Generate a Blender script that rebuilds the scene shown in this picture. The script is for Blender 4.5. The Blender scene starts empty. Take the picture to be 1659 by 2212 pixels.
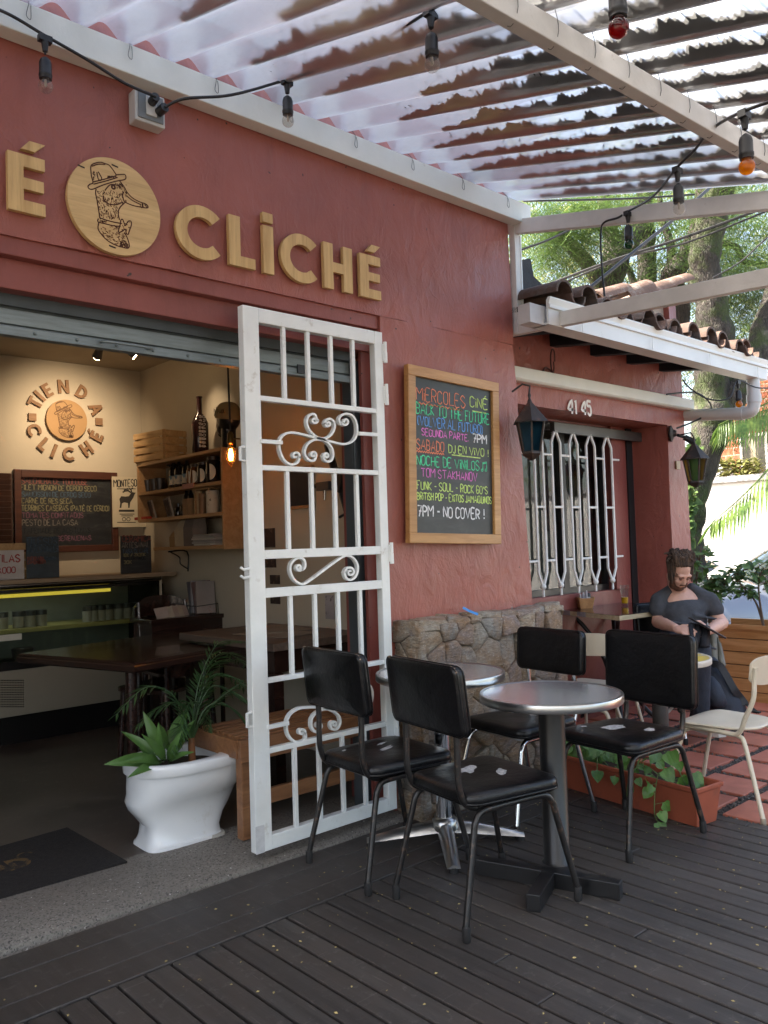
import bpy, bmesh, math, random
import numpy as np
from mathutils import Vector, Matrix, noise
SC = bpy.context.scene
COL = SC.collection
R_ = math.radians

# ------------------------------------------------------------------ camera
F_, W_, H_ = 1775.0, 1659.0, 2212.0          # focal length and frame, in units of the full-frame working size
YAW, PITCH, ROLL = R_(47.8), R_(2.2), R_(-1.82)
EYE = Vector((0, 0, 1.30))
FW = Vector((math.cos(YAW)*math.cos(PITCH), math.sin(YAW)*math.cos(PITCH), math.sin(PITCH)))
_r0 = Vector((math.sin(YAW), -math.cos(YAW), 0)); _u0 = _r0.cross(FW)
RT = _r0*math.cos(ROLL) + _u0*math.sin(ROLL); UP = -_r0*math.sin(ROLL) + _u0*math.cos(ROLL)
cam = bpy.data.objects.new('camera', bpy.data.cameras.new('camera')); COL.objects.link(cam)
m3 = Matrix((RT, UP, -FW)).transposed(); cam.matrix_world = Matrix.Translation(EYE) @ m3.to_4x4()
cam.data.sensor_fit = 'HORIZONTAL'; cam.data.sensor_width = 36; cam.data.lens = F_/W_*36
cam.data.clip_start = .05; cam.data.clip_end = 500
SC.camera = cam
# ------------------------------------------------------------------ sky, sun, exposure
SUN = Vector((-.45, .50, .74)).normalized()
wd = bpy.data.worlds.new('World'); SC.world = wd; wd.use_nodes = True
nt = wd.node_tree; sky = nt.nodes.new('ShaderNodeTexSky'); sky.sky_type = 'NISHITA'; sky.sun_disc = False
sky.sun_elevation = math.asin(SUN.z); sky.sun_rotation = math.atan2(SUN.x, SUN.y)
sky.dust_density = 4; sky.air_density = 1.0
bg = nt.nodes['Background']; wm = nt.nodes.new('ShaderNodeMix'); wm.data_type = 'RGBA'; wm.blend_type = 'MULTIPLY'; wm.inputs[0].default_value = 1; wm.inputs[7].default_value = (1.04, .98, .91, 1)   # warm tint on the sky light, countering its blue cast
nt.links.new(sky.outputs[0], wm.inputs[6]); nt.links.new(wm.outputs[2], bg.inputs[0]); bg.inputs[1].default_value = .15
sl = bpy.data.lights.new('sun', 'SUN'); sl.energy = 5; sl.angle = R_(.5); sl.color = (1, .94, .84)
so = bpy.data.objects.new('sun', sl); COL.objects.link(so); so.rotation_euler = SUN.to_track_quat('Z', 'Y').to_euler()
SC.view_settings.view_transform = 'Standard'; SC.view_settings.look = 'None'
SC.view_settings.exposure = 2.35; SC.view_settings.gamma = 1
SC.render.engine = 'CYCLES'
cy = SC.cycles; cy.use_denoising = True; cy.max_bounces = 10; cy.diffuse_bounces = 5; cy.glossy_bounces = 4
cy.transmission_bounces = 6; cy.transparent_max_bounces = 16; cy.sample_clamp_indirect = 6; cy.caustics_reflective = False; cy.caustics_refractive = False

# ------------------------------------------------------------------ rays of the photograph onto real planes
def ray(x, y): return FW + RT*((x-W_/2)/F_) - UP*((y-H_/2)/F_)
def oy(x, y, Y): d = ray(x, y); return EYE + d*(Y/d.y)
def ox(x, y, X): d = ray(x, y); return EYE + d*(X/d.x)
def oz(x, y, Z): d = ray(x, y); return EYE + d*((Z-EYE.z)/d.z)
def at(x, y, D): return EYE + ray(x, y)*D

# ------------------------------------------------------------------ helpers
def link(o): COL.objects.link(o); return o
def tag(o, label=None, cat=None, group=None, kind=None):
    if label: o['label'] = label
    if cat: o['category'] = cat
    if group: o['group'] = group
    if kind: o['kind'] = kind
    return o
def thing(name, label, cat, loc=(0, 0, 0), rz=0, group=None):
    o = link(bpy.data.objects.new(name, None)); o.location = loc; o.rotation_euler = (0, 0, rz); o.empty_display_size = .1
    return tag(o, label, cat, group)
def wthing(name, label, cat, loc=(0, 0, 0), group=None):
    """an Empty at the thing's base; its parts are modelled in world coordinates"""
    o = thing(name, label, cat, loc, 0, group); o['w'] = 1; return o
def kids(o): return [c for c in bpy.data.objects if c.parent == o]
def dup(o, parent=None, **kw):
    ch = list(o.children)
    c = o.copy(); link(c)
    if parent: c.parent = parent
    for k in ch: dup(k, c)
    return c

class MB:
    def __init__(s): s.v = []; s.f = []; s.m = []; s.mi = 0
    def add(s, vs, fs):
        b = len(s.v); s.v += [tuple(v) for v in vs]; s.f += [tuple(i+b for i in f) for f in fs]; s.m += [s.mi]*len(fs); return s
    def box(s, a, b):
        (x0, y0, z0), (x1, y1, z1) = a, b
        if x0 > x1: x0, x1 = x1, x0
        if y0 > y1: y0, y1 = y1, y0
        if z0 > z1: z0, z1 = z1, z0
        return s.add([(x0,y0,z0),(x1,y0,z0),(x1,y1,z0),(x0,y1,z0),(x0,y0,z1),(x1,y0,z1),(x1,y1,z1),(x0,y1,z1)],
                     [(3,2,1,0),(4,5,6,7),(0,1,5,4),(1,2,6,5),(2,3,7,6),(3,0,4,7)])
    def obox(s, c, size, M=None):
        sx, sy, sz = (k/2 for k in size); c = Vector(c); M = M or Matrix.Identity(3)
        P = [c + M @ Vector(p) for p in ((-sx,-sy,-sz),(sx,-sy,-sz),(sx,sy,-sz),(-sx,sy,-sz),(-sx,-sy,sz),(sx,-sy,sz),(sx,sy,sz),(-sx,sy,sz))]
        return s.add(P, [(3,2,1,0),(4,5,6,7),(0,1,5,4),(1,2,6,5),(2,3,7,6),(3,0,4,7)])
    def bar(s, p, q, w, h, up=(0, 0, 1)):
        """rectangular bar from p to q: w across, h along up"""
        p, q = Vector(p), Vector(q); d = (q-p).normalized(); up = Vector(up); a = d.cross(up)
        if a.length < 1e-4: a = d.cross(Vector((1, 0, 0)))
        a.normalize(); u = a.cross(d)
        P = [c + a*i*w/2 + u*j*h/2 for c in (p, q) for i, j in ((-1,-1),(1,-1),(1,1),(-1,1))]
        return s.add(P, [(3,2,1,0),(4,5,6,7),(0,1,5,4),(1,2,6,5),(2,3,7,6),(3,0,4,7)])
    def tube(s, pts, r, n=8, cap=True, close=False):
        pts = [Vector(p) for p in pts]; N = len(pts); rs = r if isinstance(r, (list, tuple)) else [r]*N
        t0 = (pts[1]-pts[0]).normalized(); a = t0.orthogonal().normalized(); rings = []
        for i, p in enumerate(pts):
            if close: t = pts[(i+1) % N]-pts[i-1]
            else: t = pts[min(i+1, N-1)]-pts[max(i-1, 0)]
            t = t.normalized() if t.length > 1e-9 else t0
            a = a - t*a.dot(t); a = a.normalized() if a.length > 1e-6 else t.orthogonal().normalized(); b = t.cross(a)
            rings.append([p + (a*math.cos(2*math.pi*k/n) + b*math.sin(2*math.pi*k/n))*rs[i] for k in range(n)])
        vs = [v for q in rings for v in q]; fs = []
        M = N if close else N-1
        for i in range(M):
            j = (i+1) % N
            for k in range(n): fs.append((i*n+k, i*n+(k+1) % n, j*n+(k+1) % n, j*n+k))
        if cap and not close: fs += [tuple(range(n-1, -1, -1)), tuple(range((N-1)*n, N*n))]
        return s.add(vs, fs)
    def cyl(s, p, q, r, r2=None, n=16): return s.tube([p, q], [r, r if r2 is None else r2], n)
    def lathe(s, prof, c=(0, 0, 0), n=24, M=None, cap=True):
        c = Vector(c); vs = []; fs = []
        for (r, z) in prof:
            for k in range(n):
                v = Vector((r*math.cos(2*math.pi*k/n), r*math.sin(2*math.pi*k/n), z)); vs.append(c + (M @ v if M else v))
        for i in range(len(prof)-1):
            for k in range(n): fs.append((i*n+k, i*n+(k+1) % n, (i+1)*n+(k+1) % n, (i+1)*n+k))
        if cap and prof[0][0] > 1e-5: fs.append(tuple(range(n-1, -1, -1)))
        if cap and prof[-1][0] > 1e-5: fs.append(tuple(range((len(prof)-1)*n, len(prof)*n)))
        return s.add(vs, fs)
    def prism(s, poly, fn, d0, d1):
        """polygon (2-D list, counter-clockwise) swept between depths d0, d1; fn(u, v, d) -> point"""
        n = len(poly); vs = [fn(u, v, d0) for u, v in poly] + [fn(u, v, d1) for u, v in poly]
        return s.add(vs, [tuple(range(n-1, -1, -1)), tuple(range(n, 2*n))] + [(k, (k+1) % n, n+(k+1) % n, n+k) for k in range(n)])
    def loft(s, rings, cap=True, closed=True):
        n = len(rings[0]); vs = [v for q in rings for v in q]; fs = []
        for i in range(len(rings)-1):
            for k in range(n if closed else n-1): fs.append((i*n+k, i*n+(k+1) % n, (i+1)*n+(k+1) % n, (i+1)*n+k))
        if cap and closed: fs += [tuple(range(n-1, -1, -1)), tuple(range((len(rings)-1)*n, len(rings)*n))]
        return s.add(vs, fs)
    def ball(s, c, r, n=12, sq=(1, 1, 1)):
        m = max(4, n//2); prof = [(math.sin(math.pi*i/m), -math.cos(math.pi*i/m)) for i in range(m+1)]
        c = Vector(c); vs = []; fs = []
        for (a, z) in prof:
            for k in range(n): vs.append(c + Vector((a*math.cos(2*math.pi*k/n)*sq[0], a*math.sin(2*math.pi*k/n)*sq[1], z*sq[2]))*r)
        for i in range(m):
            for k in range(n): fs.append((i*n+k, i*n+(k+1) % n, (i+1)*n+(k+1) % n, (i+1)*n+k))
        return s.add(vs, fs)
    def build(s, name, mat, parent=None, smooth=None, bevel=None, subd=0, merge=False, label=None, cat=None, group=None, kind=None, normals=True):
        me = bpy.data.meshes.new(name); me.from_pydata(s.v, [], s.f)
        for mm in (mat if isinstance(mat, (list, tuple)) else [mat]): me.materials.append(mm)
        if isinstance(mat, (list, tuple)): me.polygons.foreach_set('material_index', s.m)
        if normals or merge:
            bm = bmesh.new(); bm.from_mesh(me)
            if merge: bmesh.ops.remove_doubles(bm, verts=bm.verts, dist=1e-5)
            if normals: bmesh.ops.recalc_face_normals(bm, faces=bm.faces)
            bm.to_mesh(me); bm.free()
        if smooth is not None: me.polygons.foreach_set('use_smooth', [True]*len(me.polygons)); me.set_sharp_from_angle(angle=R_(smooth))
        me.validate(); me.update()
        o = link(bpy.data.objects.new(name, me))
        if parent:
            o.parent = parent
            if parent.type == 'EMPTY' and parent.get('w'): o.location = -parent.location
        if bevel:
            b = o.modifiers.new('bevel', 'BEVEL'); b.width = bevel; b.segments = 2; b.limit_method = 'ANGLE'; b.angle_limit = R_(40); b.harden_normals = False
        if subd: q = o.modifiers.new('sub', 'SUBSURF'); q.levels = q.render_levels = subd
        return tag(o, label, cat, group, kind)

def fz(seed, *p): return noise.noise(Vector((*p, 0, 0)[:3]) + Vector((seed*13.7, seed*7.3, seed*3.1)))
def smooth_path(pts, n=6, close=False):
    """Catmull-Rom through pts"""
    P = [Vector(p) for p in pts]; out = []; N = len(P)
    for i in range(N if close else N-1):
        if close: a, b, c, d = P[i-1], P[i], P[(i+1) % N], P[(i+2) % N]
        else: a, b, c, d = P[max(i-1, 0)], P[i], P[i+1], P[min(i+2, N-1)]
        for k in range(n):
            t = k/n; out.append(.5*((2*b) + (c-a)*t + (2*a-5*b+4*c-d)*t*t + (3*b-a-3*c+d)*t**3))
    if not close: out.append(P[-1])
    return out

def capsule(mb, a, b, ra, rb, n=14, k=5):
    a, b = Vector(a), Vector(b); d = (b-a); L = d.length; d = d.normalized() if L > 1e-6 else UZ; pts, rs = [], []
    for i in range(k): t = math.pi/2*(1-i/k); pts.append(a-d*ra*math.sin(t)); rs.append(max(ra*math.cos(t), 1e-4))
    for f in (0, .33, .66, 1): pts.append(a+(b-a)*f); rs.append(ra+(rb-ra)*f)
    for i in range(1, k+1): t = math.pi/2*i/k; pts.append(b+d*rb*math.sin(t)); rs.append(max(rb*math.cos(t), 1e-4))
    mb.tube(pts, rs, n)
def ell(mb, c, X, Y, Z, n=20):
    """ellipsoid with half-axis vectors"""
    m = 12; vs = []; fs = []
    for i in range(m+1):
        th = math.pi*i/m
        for k in range(n): a = 2*math.pi*k/n; vs.append(Vector(c)+X*math.sin(th)*math.cos(a)+Y*math.sin(th)*math.sin(a)-Z*math.cos(th))
    for i in range(m):
        for k in range(n): fs.append((i*n+k, i*n+(k+1) % n, (i+1)*n+(k+1) % n, (i+1)*n+k))
    mb.add(vs, fs)
def fuse(o, vox, it=6, f=.5):
    r = o.modifiers.new('fuse', 'REMESH'); r.mode = 'VOXEL'; r.voxel_size = vox; r.use_smooth_shade = True
    s = o.modifiers.new('soft', 'SMOOTH'); s.iterations = it; s.factor = f; return o

# ------------------------------------------------------------------ materials
def lin(h):
    h = h.lstrip('#'); c = [int(h[i:i+2], 16)/255 for i in (0, 2, 4)]
    return tuple(x/12.92 if x <= .04045 else ((x+.055)/1.055)**2.4 for x in c)
class NT:
    def __init__(s, m): s.t = m.node_tree; s.n = s.t.nodes; s.l = s.t.links
    def __call__(s, typ, ins=None, **kw):
        n = s.n.new('ShaderNode'+typ)
        for k, v in kw.items(): setattr(n, k, v)
        for k, v in (ins or {}).items():
            if hasattr(v, 'is_linked') or isinstance(v, bpy.types.NodeSocket): s.l.new(v, n.inputs[k])
            else: n.inputs[k].default_value = v
        return n
    def noise(s, co, scale, det=4, rough=.6, dist=0): return s('TexNoise', {'Vector': co, 'Scale': scale, 'Detail': det, 'Roughness': rough, 'Distortion': dist}).outputs[0]
    def ramp(s, f, a, b, ca=(0, 0, 0, 1), cb=(1, 1, 1, 1)):
        n = s('ValToRGB', {'Fac': f}); e = n.color_ramp.elements; e[0].position = a; e[1].position = b; e[0].color = ca; e[1].color = cb; return n.outputs[0]
    def mix(s, f, a, b, mode='MIX'):
        n = s('Mix', data_type='RGBA', blend_type=mode)
        for i, v in ((0, f), (6, a), (7, b)):
            if isinstance(v, bpy.types.NodeSocket): s.l.new(v, n.inputs[i])
            else: n.inputs[i].default_value = (*v, 1) if isinstance(v, tuple) and len(v) == 3 else v
        return n.outputs[2]
    def math(s, op, a, b=0., c=0.):
        n = s('Math', operation=op)
        for i, v in enumerate((a, b, c)):
            if isinstance(v, bpy.types.NodeSocket): s.l.new(v, n.inputs[i])
            else: n.inputs[i].default_value = v
        return n.outputs[0]
    def map(s, co, sc=(1, 1, 1), rot=(0, 0, 0)): return s('Mapping', {'Vector': co, 'Scale': sc, 'Rotation': rot}).outputs[0]
def newmat(name):
    m = bpy.data.materials.new(name); m.use_nodes = True; n = NT(m); p = m.node_tree.nodes['Principled BSDF']
    return m, n, p
def obc(n): return n('TexCoord').outputs['Object']
MATS = {}
def pm(name, col, rough=.5, metal=0., var=.15, vs=6., bump=0., bs=40., col2=None, c2s=8., c2t=(.6, .7), spec=.5, coat=0., stretch=(1, 1, 1), rvar=.0, emit=None, es=0., alpha=1, trans=0., ior=1.45, isl=0.):
    """painted / plain surface: base colour, gentle value variation, optional second colour in patches (wear, stains), optional bump"""
    if name in MATS: return MATS[name]
    m, n, p = newmat(name); co = n.map(obc(n), stretch) if stretch != (1, 1, 1) else obc(n)
    f = n.noise(co, vs, 5); c = n.mix(n.ramp(f, .3, .7), tuple(k*(1-var) for k in col), tuple(min(1, k*(1+var)) for k in col))
    if isl:
        ri = n('NewGeometry').outputs['Random Per Island']; c = n.mix(n.math('MULTIPLY', ri, isl), c, (0, 0, 0), 'MIX')
    if col2:
        g = n.noise(co, c2s, 8, .7); c = n.mix(n.ramp(g, *c2t), c, col2)
    n.l.new(c, p.inputs['Base Color'])
    if rvar: n.l.new(n.math('MULTIPLY_ADD', n.noise(co, vs*3, 4), rvar*2, rough-rvar), p.inputs['Roughness'])
    else: p.inputs['Roughness'].default_value = rough
    p.inputs['Metallic'].default_value = metal; p.inputs['Specular IOR Level'].default_value = spec; p.inputs['Coat Weight'].default_value = coat
    if trans: p.inputs['Transmission Weight'].default_value = trans; p.inputs['IOR'].default_value = ior
    if bump:
        b = n('Bump', {'Strength': bump, 'Distance': .02, 'Height': n.noise(co, bs, 6, .65)}); n.l.new(b.outputs[0], p.inputs['Normal'])
    if emit: p.inputs['Emission Color'].default_value = (*emit, 1); p.inputs['Emission Strength'].default_value = es
    MATS[name] = m; return m
def wood(name, ca, cb, scale=1., axis=0, rough=.5, coat=0., bump=.15, isl=.25, knots=False):
    if name in MATS: return MATS[name]
    m, n, p = newmat(name); st = [14., 14., 14.]; st[axis] = 1.2
    ri = n('NewGeometry').outputs['Random Per Island'] if isl else n('Value').outputs[0]      # separate boards differ; one plywood sheet does not
    co = n('VectorMath', {0: obc(n), 1: n('CombineXYZ', {0: n.math('MULTIPLY', ri, 7.), 1: n.math('MULTIPLY', ri, 3.), 2: n.math('MULTIPLY', ri, 5.)}).outputs[0]}, operation='ADD').outputs[0]
    v = n.map(co, tuple(k*scale for k in st)); f = n.noise(v, 1.6, 6, .6, .8); g = n.noise(v, 7, 3, .7)
    c = n.mix(n.ramp(f, .35, .68), ca, cb); c = n.mix(n.math('MULTIPLY', n.ramp(g, .5, .75), .35), c, tuple(k*.55 for k in ca))
    c = n.mix(n.math('MULTIPLY', ri, isl), c, tuple(k*.4 for k in ca))
    n.l.new(c, p.inputs['Base Color']); p.inputs['Roughness'].default_value = rough; p.inputs['Coat Weight'].default_value = coat
    b = n('Bump', {'Strength': bump, 'Distance': .004, 'Height': f}); n.l.new(b.outputs[0], p.inputs['Normal'])
    MATS[name] = m; return m

def plaster(name, col, big=1., scars=1.):
    m, n, p = newmat(name); co = obc(n)
    a = n.noise(co, 2.2, 6, .62); d = n.noise(n.map(co, (1, 1, .55)), 9, 7, .6, .6)
    c = n.mix(n.ramp(a, .3, .72), tuple(k*.86 for k in col), tuple(k*1.12 for k in col))
    c = n.mix(n.math('MULTIPLY', n.ramp(n.noise(co, 38, 5, .75), .66, .78), .5), c, tuple(k*.5 for k in col))
    st = n.noise(n.map(co, (5, 5, .45)), 2.2, 6, .7); c = n.mix(n.math('MULTIPLY', n.ramp(st, .52, .74), .38), c, tuple(k*.58 for k in col))      # water runs
    fd = n.noise(co, .9, 4, .55); c = n.mix(n.math('MULTIPLY', n.ramp(fd, .50, .72), .28), c, tuple(min(1, k*1.25+.035) for k in col))      # chalky fading
    zz = n('SeparateXYZ', {0: co}).outputs[2]; gr_ = n.math('MULTIPLY', n.ramp(n.math('ADD', zz, n.math('MULTIPLY', n.noise(co, 6, 5), .5)), .35, .95, (1, 1, 1, 1), (0, 0, 0, 1)), .35); c = n.mix(gr_, c, tuple(k*.45+.01 for k in col))      # splash dirt near the ground
    c = n.mix(n.ramp(n.noise(co, 26, 2, .5), .745, .765), c, (.045, .03, .026))      # chips
    n.l.new(c, p.inputs['Base Color'])
    vo = n('TexVoronoi', {'Vector': n.map(n('VectorMath', {0: co, 1: n('VectorMath', {0: n('TexNoise', {'Vector': co, 'Scale': 5.}).outputs[1], 1: (.25, .25, .25)}, operation='MULTIPLY').outputs[0]}, operation='ADD').outputs[0], (7, 7, 3.2), (0, .5, 0)), 'Scale': 1.}, feature='DISTANCE_TO_EDGE').outputs[0]
    sc = n.math('MULTIPLY', n.ramp(vo, .0, .05, (1, 1, 1, 1), (0, 0, 0, 1)), n.ramp(n.noise(co, 3.4, 3), .5, .62))
    h = n.math('ADD', n.math('MULTIPLY', d, .8*big), n.math('MULTIPLY', sc, .06*scars))
    h = n.math('ADD', h, n.math('MULTIPLY', n.noise(co, 60, 4), .05))
    b = n('Bump', {'Strength': .6, 'Distance': .035, 'Height': h}); n.l.new(b.outputs[0], p.inputs['Normal'])
    p.inputs['Roughness'].default_value = .42; p.inputs['Specular IOR Level'].default_value = .45
    n.l.new(n.math('MULTIPLY_ADD', n.noise(co, 7, 3), .3, .27), p.inputs['Roughness'])
    return m
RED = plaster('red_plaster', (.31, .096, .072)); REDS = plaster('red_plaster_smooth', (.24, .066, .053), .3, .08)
WHITE = pm('white_steel_paint', (.76, .78, .77), .38, var=.06, vs=7, col2=(.46, .43, .38), c2s=13, c2t=(.60, .76), bump=.05, bs=25)
WHITE2 = pm('white_beam_paint', (.72, .74, .69), .5, var=.07, vs=3, col2=(.38, .31, .24), c2s=11, c2t=(.66, .8), bump=.12, bs=18)
BLACK = pm('black_metal', (.012, .012, .013), .35, var=.3)
# ================================================================== the place: ground, deck, paving
def mat_deck():
    m, n, p = newmat('deck_wood'); co = obc(n); ri = n('NewGeometry').outputs['Random Per Island']
    off = n('CombineXYZ', {0: n.math('MULTIPLY', ri, 9.), 1: n.math('MULTIPLY', ri, 17.)}).outputs[0]
    v = n('VectorMath', {0: co, 1: off}, operation='ADD').outputs[0]
    a = n.noise(n.map(v, (26, 1.3, 1)), 1., 6, .65, .5); b = n.noise(co, 2.1, 6, .65); d = n.noise(co, 22, 8, .75)
    c = n.mix(n.ramp(a, .3, .7), (.033, .030, .028), (.074, .067, .062)); c = n.mix(n.math('MULTIPLY', n.ramp(b, .42, .7), .7), c, (.070, .054, .044))
    c = n.mix(n.math('MULTIPLY', n.ramp(d, .56, .72), .7), c, (.17, .155, .14)); sc1 = n.noise(n.map(co, (1.2, 40, 1), (0, 0, .5)), 3, 2, .5); sc2 = n.noise(n.map(co, (34, 1.5, 1), (0, 0, .35)), 3, 2, .5); c = n.mix(n.math('MULTIPLY', n.math('MAXIMUM', n.ramp(sc1, .70, .73), n.ramp(sc2, .70, .73)), .4), c, (.19, .17, .155))      # scratches
    wp = n.noise(co, .8, 4, .6); c = n.mix(n.math('MULTIPLY', n.ramp(wp, .45, .70), .45), c, (.105, .094, .086))      # foot-worn paths
    c = n.mix(n.math('MULTIPLY', ri, .45), c, (.022, .018, .017))
    n.l.new(c, p.inputs['Base Color']); n.l.new(n.math('MULTIPLY_ADD', b, .35, .34), p.inputs['Roughness'])
    bp = n('Bump', {'Strength': .35, 'Distance': .006, 'Height': n.math('ADD', a, n.math('MULTIPLY', d, .5))}); n.l.new(bp.outputs[0], p.inputs['Normal'])
    p.inputs['Specular IOR Level'].default_value = .4
    return m
DECK = mat_deck()
random.seed(4)
mb = MB(); gap = .010; pitch = .0885; x = -3.0
while x < 3.68:
    x1 = min(x+pitch-gap, 3.70); y = -3.2
    dz = random.uniform(-.0015, .0015)
    cuts = sorted([random.uniform(-2, 2)]) if random.random() < .35 else []
    for ya, yb in zip([-3.2]+[c+.004 for c in cuts], cuts+[2.438]): mb.box((x, ya, -.03), (x1, yb, dz))
    x += pitch
for ya, yb in ((2.444, 2.556), (2.560, 2.728), (2.732, 2.86)):      # boards along the threshold
    for xa, xb in ((-3, .4), (.404, 3.70)): mb.box((xa, ya, -.03), (xb, yb, .001+random.uniform(0, .002)))
deck = mb.build('deck', DECK, kind='structure', bevel=.004)
MB().box((-3, -3.2, -.12), (3.69, 2.86, -.034)).build('deck_underside', pm('deck_dark', (.008, .007, .006), .9), kind='structure')

def mat_aggregate():
    m, n, p = newmat('exposed_aggregate'); co = obc(n); vo = n('TexVoronoi', {'Vector': n('VectorMath', {0: co, 1: n('VectorMath', {0: n('TexNoise', {'Vector': co, 'Scale': 60.}).outputs[1], 1: (.02, .02, .02)}, operation='MULTIPLY').outputs[0]}, operation='ADD').outputs[0], 'Scale': 130.}); ds = vo.outputs['Distance']
    wn = n('TexWhiteNoise', {'Vector': vo.outputs['Position']}, noise_dimensions='3D').outputs['Value']
    c = n.ramp(wn, 0, 1, (.05, .046, .042, 1), (.27, .245, .21, 1)); c = n.mix(n.ramp(ds, .42, .62), c, (.20, .18, .155))
    big = n.noise(co, 1.7, 5, .6); c = n.mix(n.math('MULTIPLY', n.ramp(big, .35, .7), .55), c, (.12, .10, .085)); 
    c = n.mix(n.ramp(n.noise(co, 60, 2), .70, .74), c, (.55, .52, .48))
    n.l.new(c, p.inputs['Base Color']); p.inputs['Roughness'].default_value = .75
    b = n('Bump', {'Strength': .5, 'Distance': .004, 'Height': ds}, invert=True); n.l.new(b.outputs[0], p.inputs['Normal']); return m
AGG = mat_aggregate()
mb = MB()                                                             # threshold: slopes from the deck up to the shop floor
ring = []
nx = 60
for i in range(nx+1):
    X = -3 + 5.72*i/nx; t = (X+.2)/3
    y0 = 2.845 + (.065*(1-max(0, min(1, (X-.6)/1.6)))) + .006*fz(1, X*4, 0)
    ring.append([(X, y0, -.02), (X, y0+.004, .012), (X, y0+.03, .024), (X, 3.20, .036), (X, 3.30, .036), (X, 3.30, -.05)])
mb.loft(ring, True, False); mb.build('concrete_threshold', AGG, smooth=50, kind='structure')
def mat_floor():
    m, n, p = newmat('shop_floor_cement'); co = obc(n); a = n.noise(co, 1.3, 8, .7, .6); b = n.noise(co, 14, 6, .7)
    c = n.mix(n.ramp(a, .3, .7), (.036, .027, .022), (.12, .10, .085)); c = n.mix(n.math('MULTIPLY', n.ramp(b, .55, .75), .5), c, (.17, .15, .13)); n.l.new(c, p.inputs['Base Color'])
    n.l.new(n.math('MULTIPLY_ADD', a, .3, .3), p.inputs['Roughness']); return m
MB().box((-3, 3.295, -.1), (3.2, 6.6, .034)).build('shop_floor', mat_floor(), kind='structure')

# terracotta paving with gravel joints, right of the deck
def mat_terra():
    m, n, p = newmat('terracotta'); co = obc(n); ri = n('NewGeometry').outputs['Random Per Island']
    a = n.noise(co, 9, 7, .65); c = n.mix(n.ramp(a, .3, .72), (.37, .115, .07), (.54, .19, .125)); c = n.mix(n.math('MULTIPLY', ri, .35), c, (.22, .065, .045))
    c = n.mix(n.math('MULTIPLY', n.ramp(n.noise(co, 30, 8, .8), .6, .8), .5), c, (.12, .07, .05)); n.l.new(c, p.inputs['Base Color'])
    p.inputs['Roughness'].default_value = .5; b = n('Bump', {'Strength': .2, 'Distance': .01, 'Height': a}); n.l.new(b.outputs[0], p.inputs['Normal']); return m
mb = MB(); rng = random.Random(9)
tw, tl, g = .285, .285, .055
for i in range(22):
    for j in range(-8, 14):
        cx = 3.78+tw/2 + i*(tw+g); cy = 3.42 - j*(tl+g); 
        if cx > 6.36 and cy < 3.6 or cy > 3.5 or cx > 8: continue
        a = rng.uniform(-.02, .02); M = Matrix.Rotation(a, 3, 'Z') @ Matrix.Rotation(rng.uniform(-.006, .006), 3, 'X')
        mb.obox((cx+rng.uniform(-.006, .006), cy+rng.uniform(-.006, .006), -.035), (tw, tl, .03), M)
mb.build('terracotta_paving', mat_terra(), kind='structure', bevel=.004)
MB().box((3.70, -4, -.12), (6.5, 3.6, -.034)).build('gravel_bed', pm('gravel_bed', (.07, .06, .052), .9, var=.5, vs=90, bump=.8, bs=120), kind='structure')
mb = MB(); rng = random.Random(3)
for k in range(9000):                                                # the loose stones themselves in the joints
    if rng.random() < .5:
        i = rng.randrange(0, 9); X = 3.78 + i*(tw+g) - rng.uniform(.002, g-.002); Y = rng.uniform(.2, 3.4)
    else:
        j = rng.randrange(0, 10); Y = 3.42 - j*(tl+g) - tl/2 - rng.uniform(.002, g-.002); X = rng.uniform(3.72, 6.3)
    if X < 3.712: continue
    r = rng.uniform(.0035, .009); q = [Vector((rng.uniform(-1, 1), rng.uniform(-1, 1), rng.uniform(-.7, .7))).normalized()*r for _ in range(3)]
    c = Vector((X, Y, -.03+r*.5)); a, b, d = Vector((r, 0, 0)), Vector((0, r*rng.uniform(.6, 1), 0)), Vector((0, 0, r*.7)); Rm = Matrix.Rotation(rng.uniform(0, 6.3), 3, 'Z')
    vs = [c + Rm @ (v + q[0]*.25) for v in (a, -a, b, -b, d, -d)]
    mb.add(vs, [(0,2,4),(2,1,4),(1,3,4),(3,0,4),(2,0,5),(1,2,5),(3,1,5),(0,3,5)])
mb.build('gravel', pm('gravel_stone', (.17, .15, .135), .8, var=.3, isl=.8), kind='stuff', normals=False)
# beyond: road and ground, a step lower
MB().box((-60, -60, -.9), (120, 120, -.45)).build('ground', pm('ground_dust', (.16, .14, .11), .9, var=.3, vs=.5, bump=.4, bs=8), kind='structure')
MB().box((6.62, -40, -.445), (13.2, 60, -.441)).build('road', pm('asphalt', (.06, .058, .056), .85, var=.25, vs=1.2, bump=.4, bs=90), kind='structure')

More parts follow.
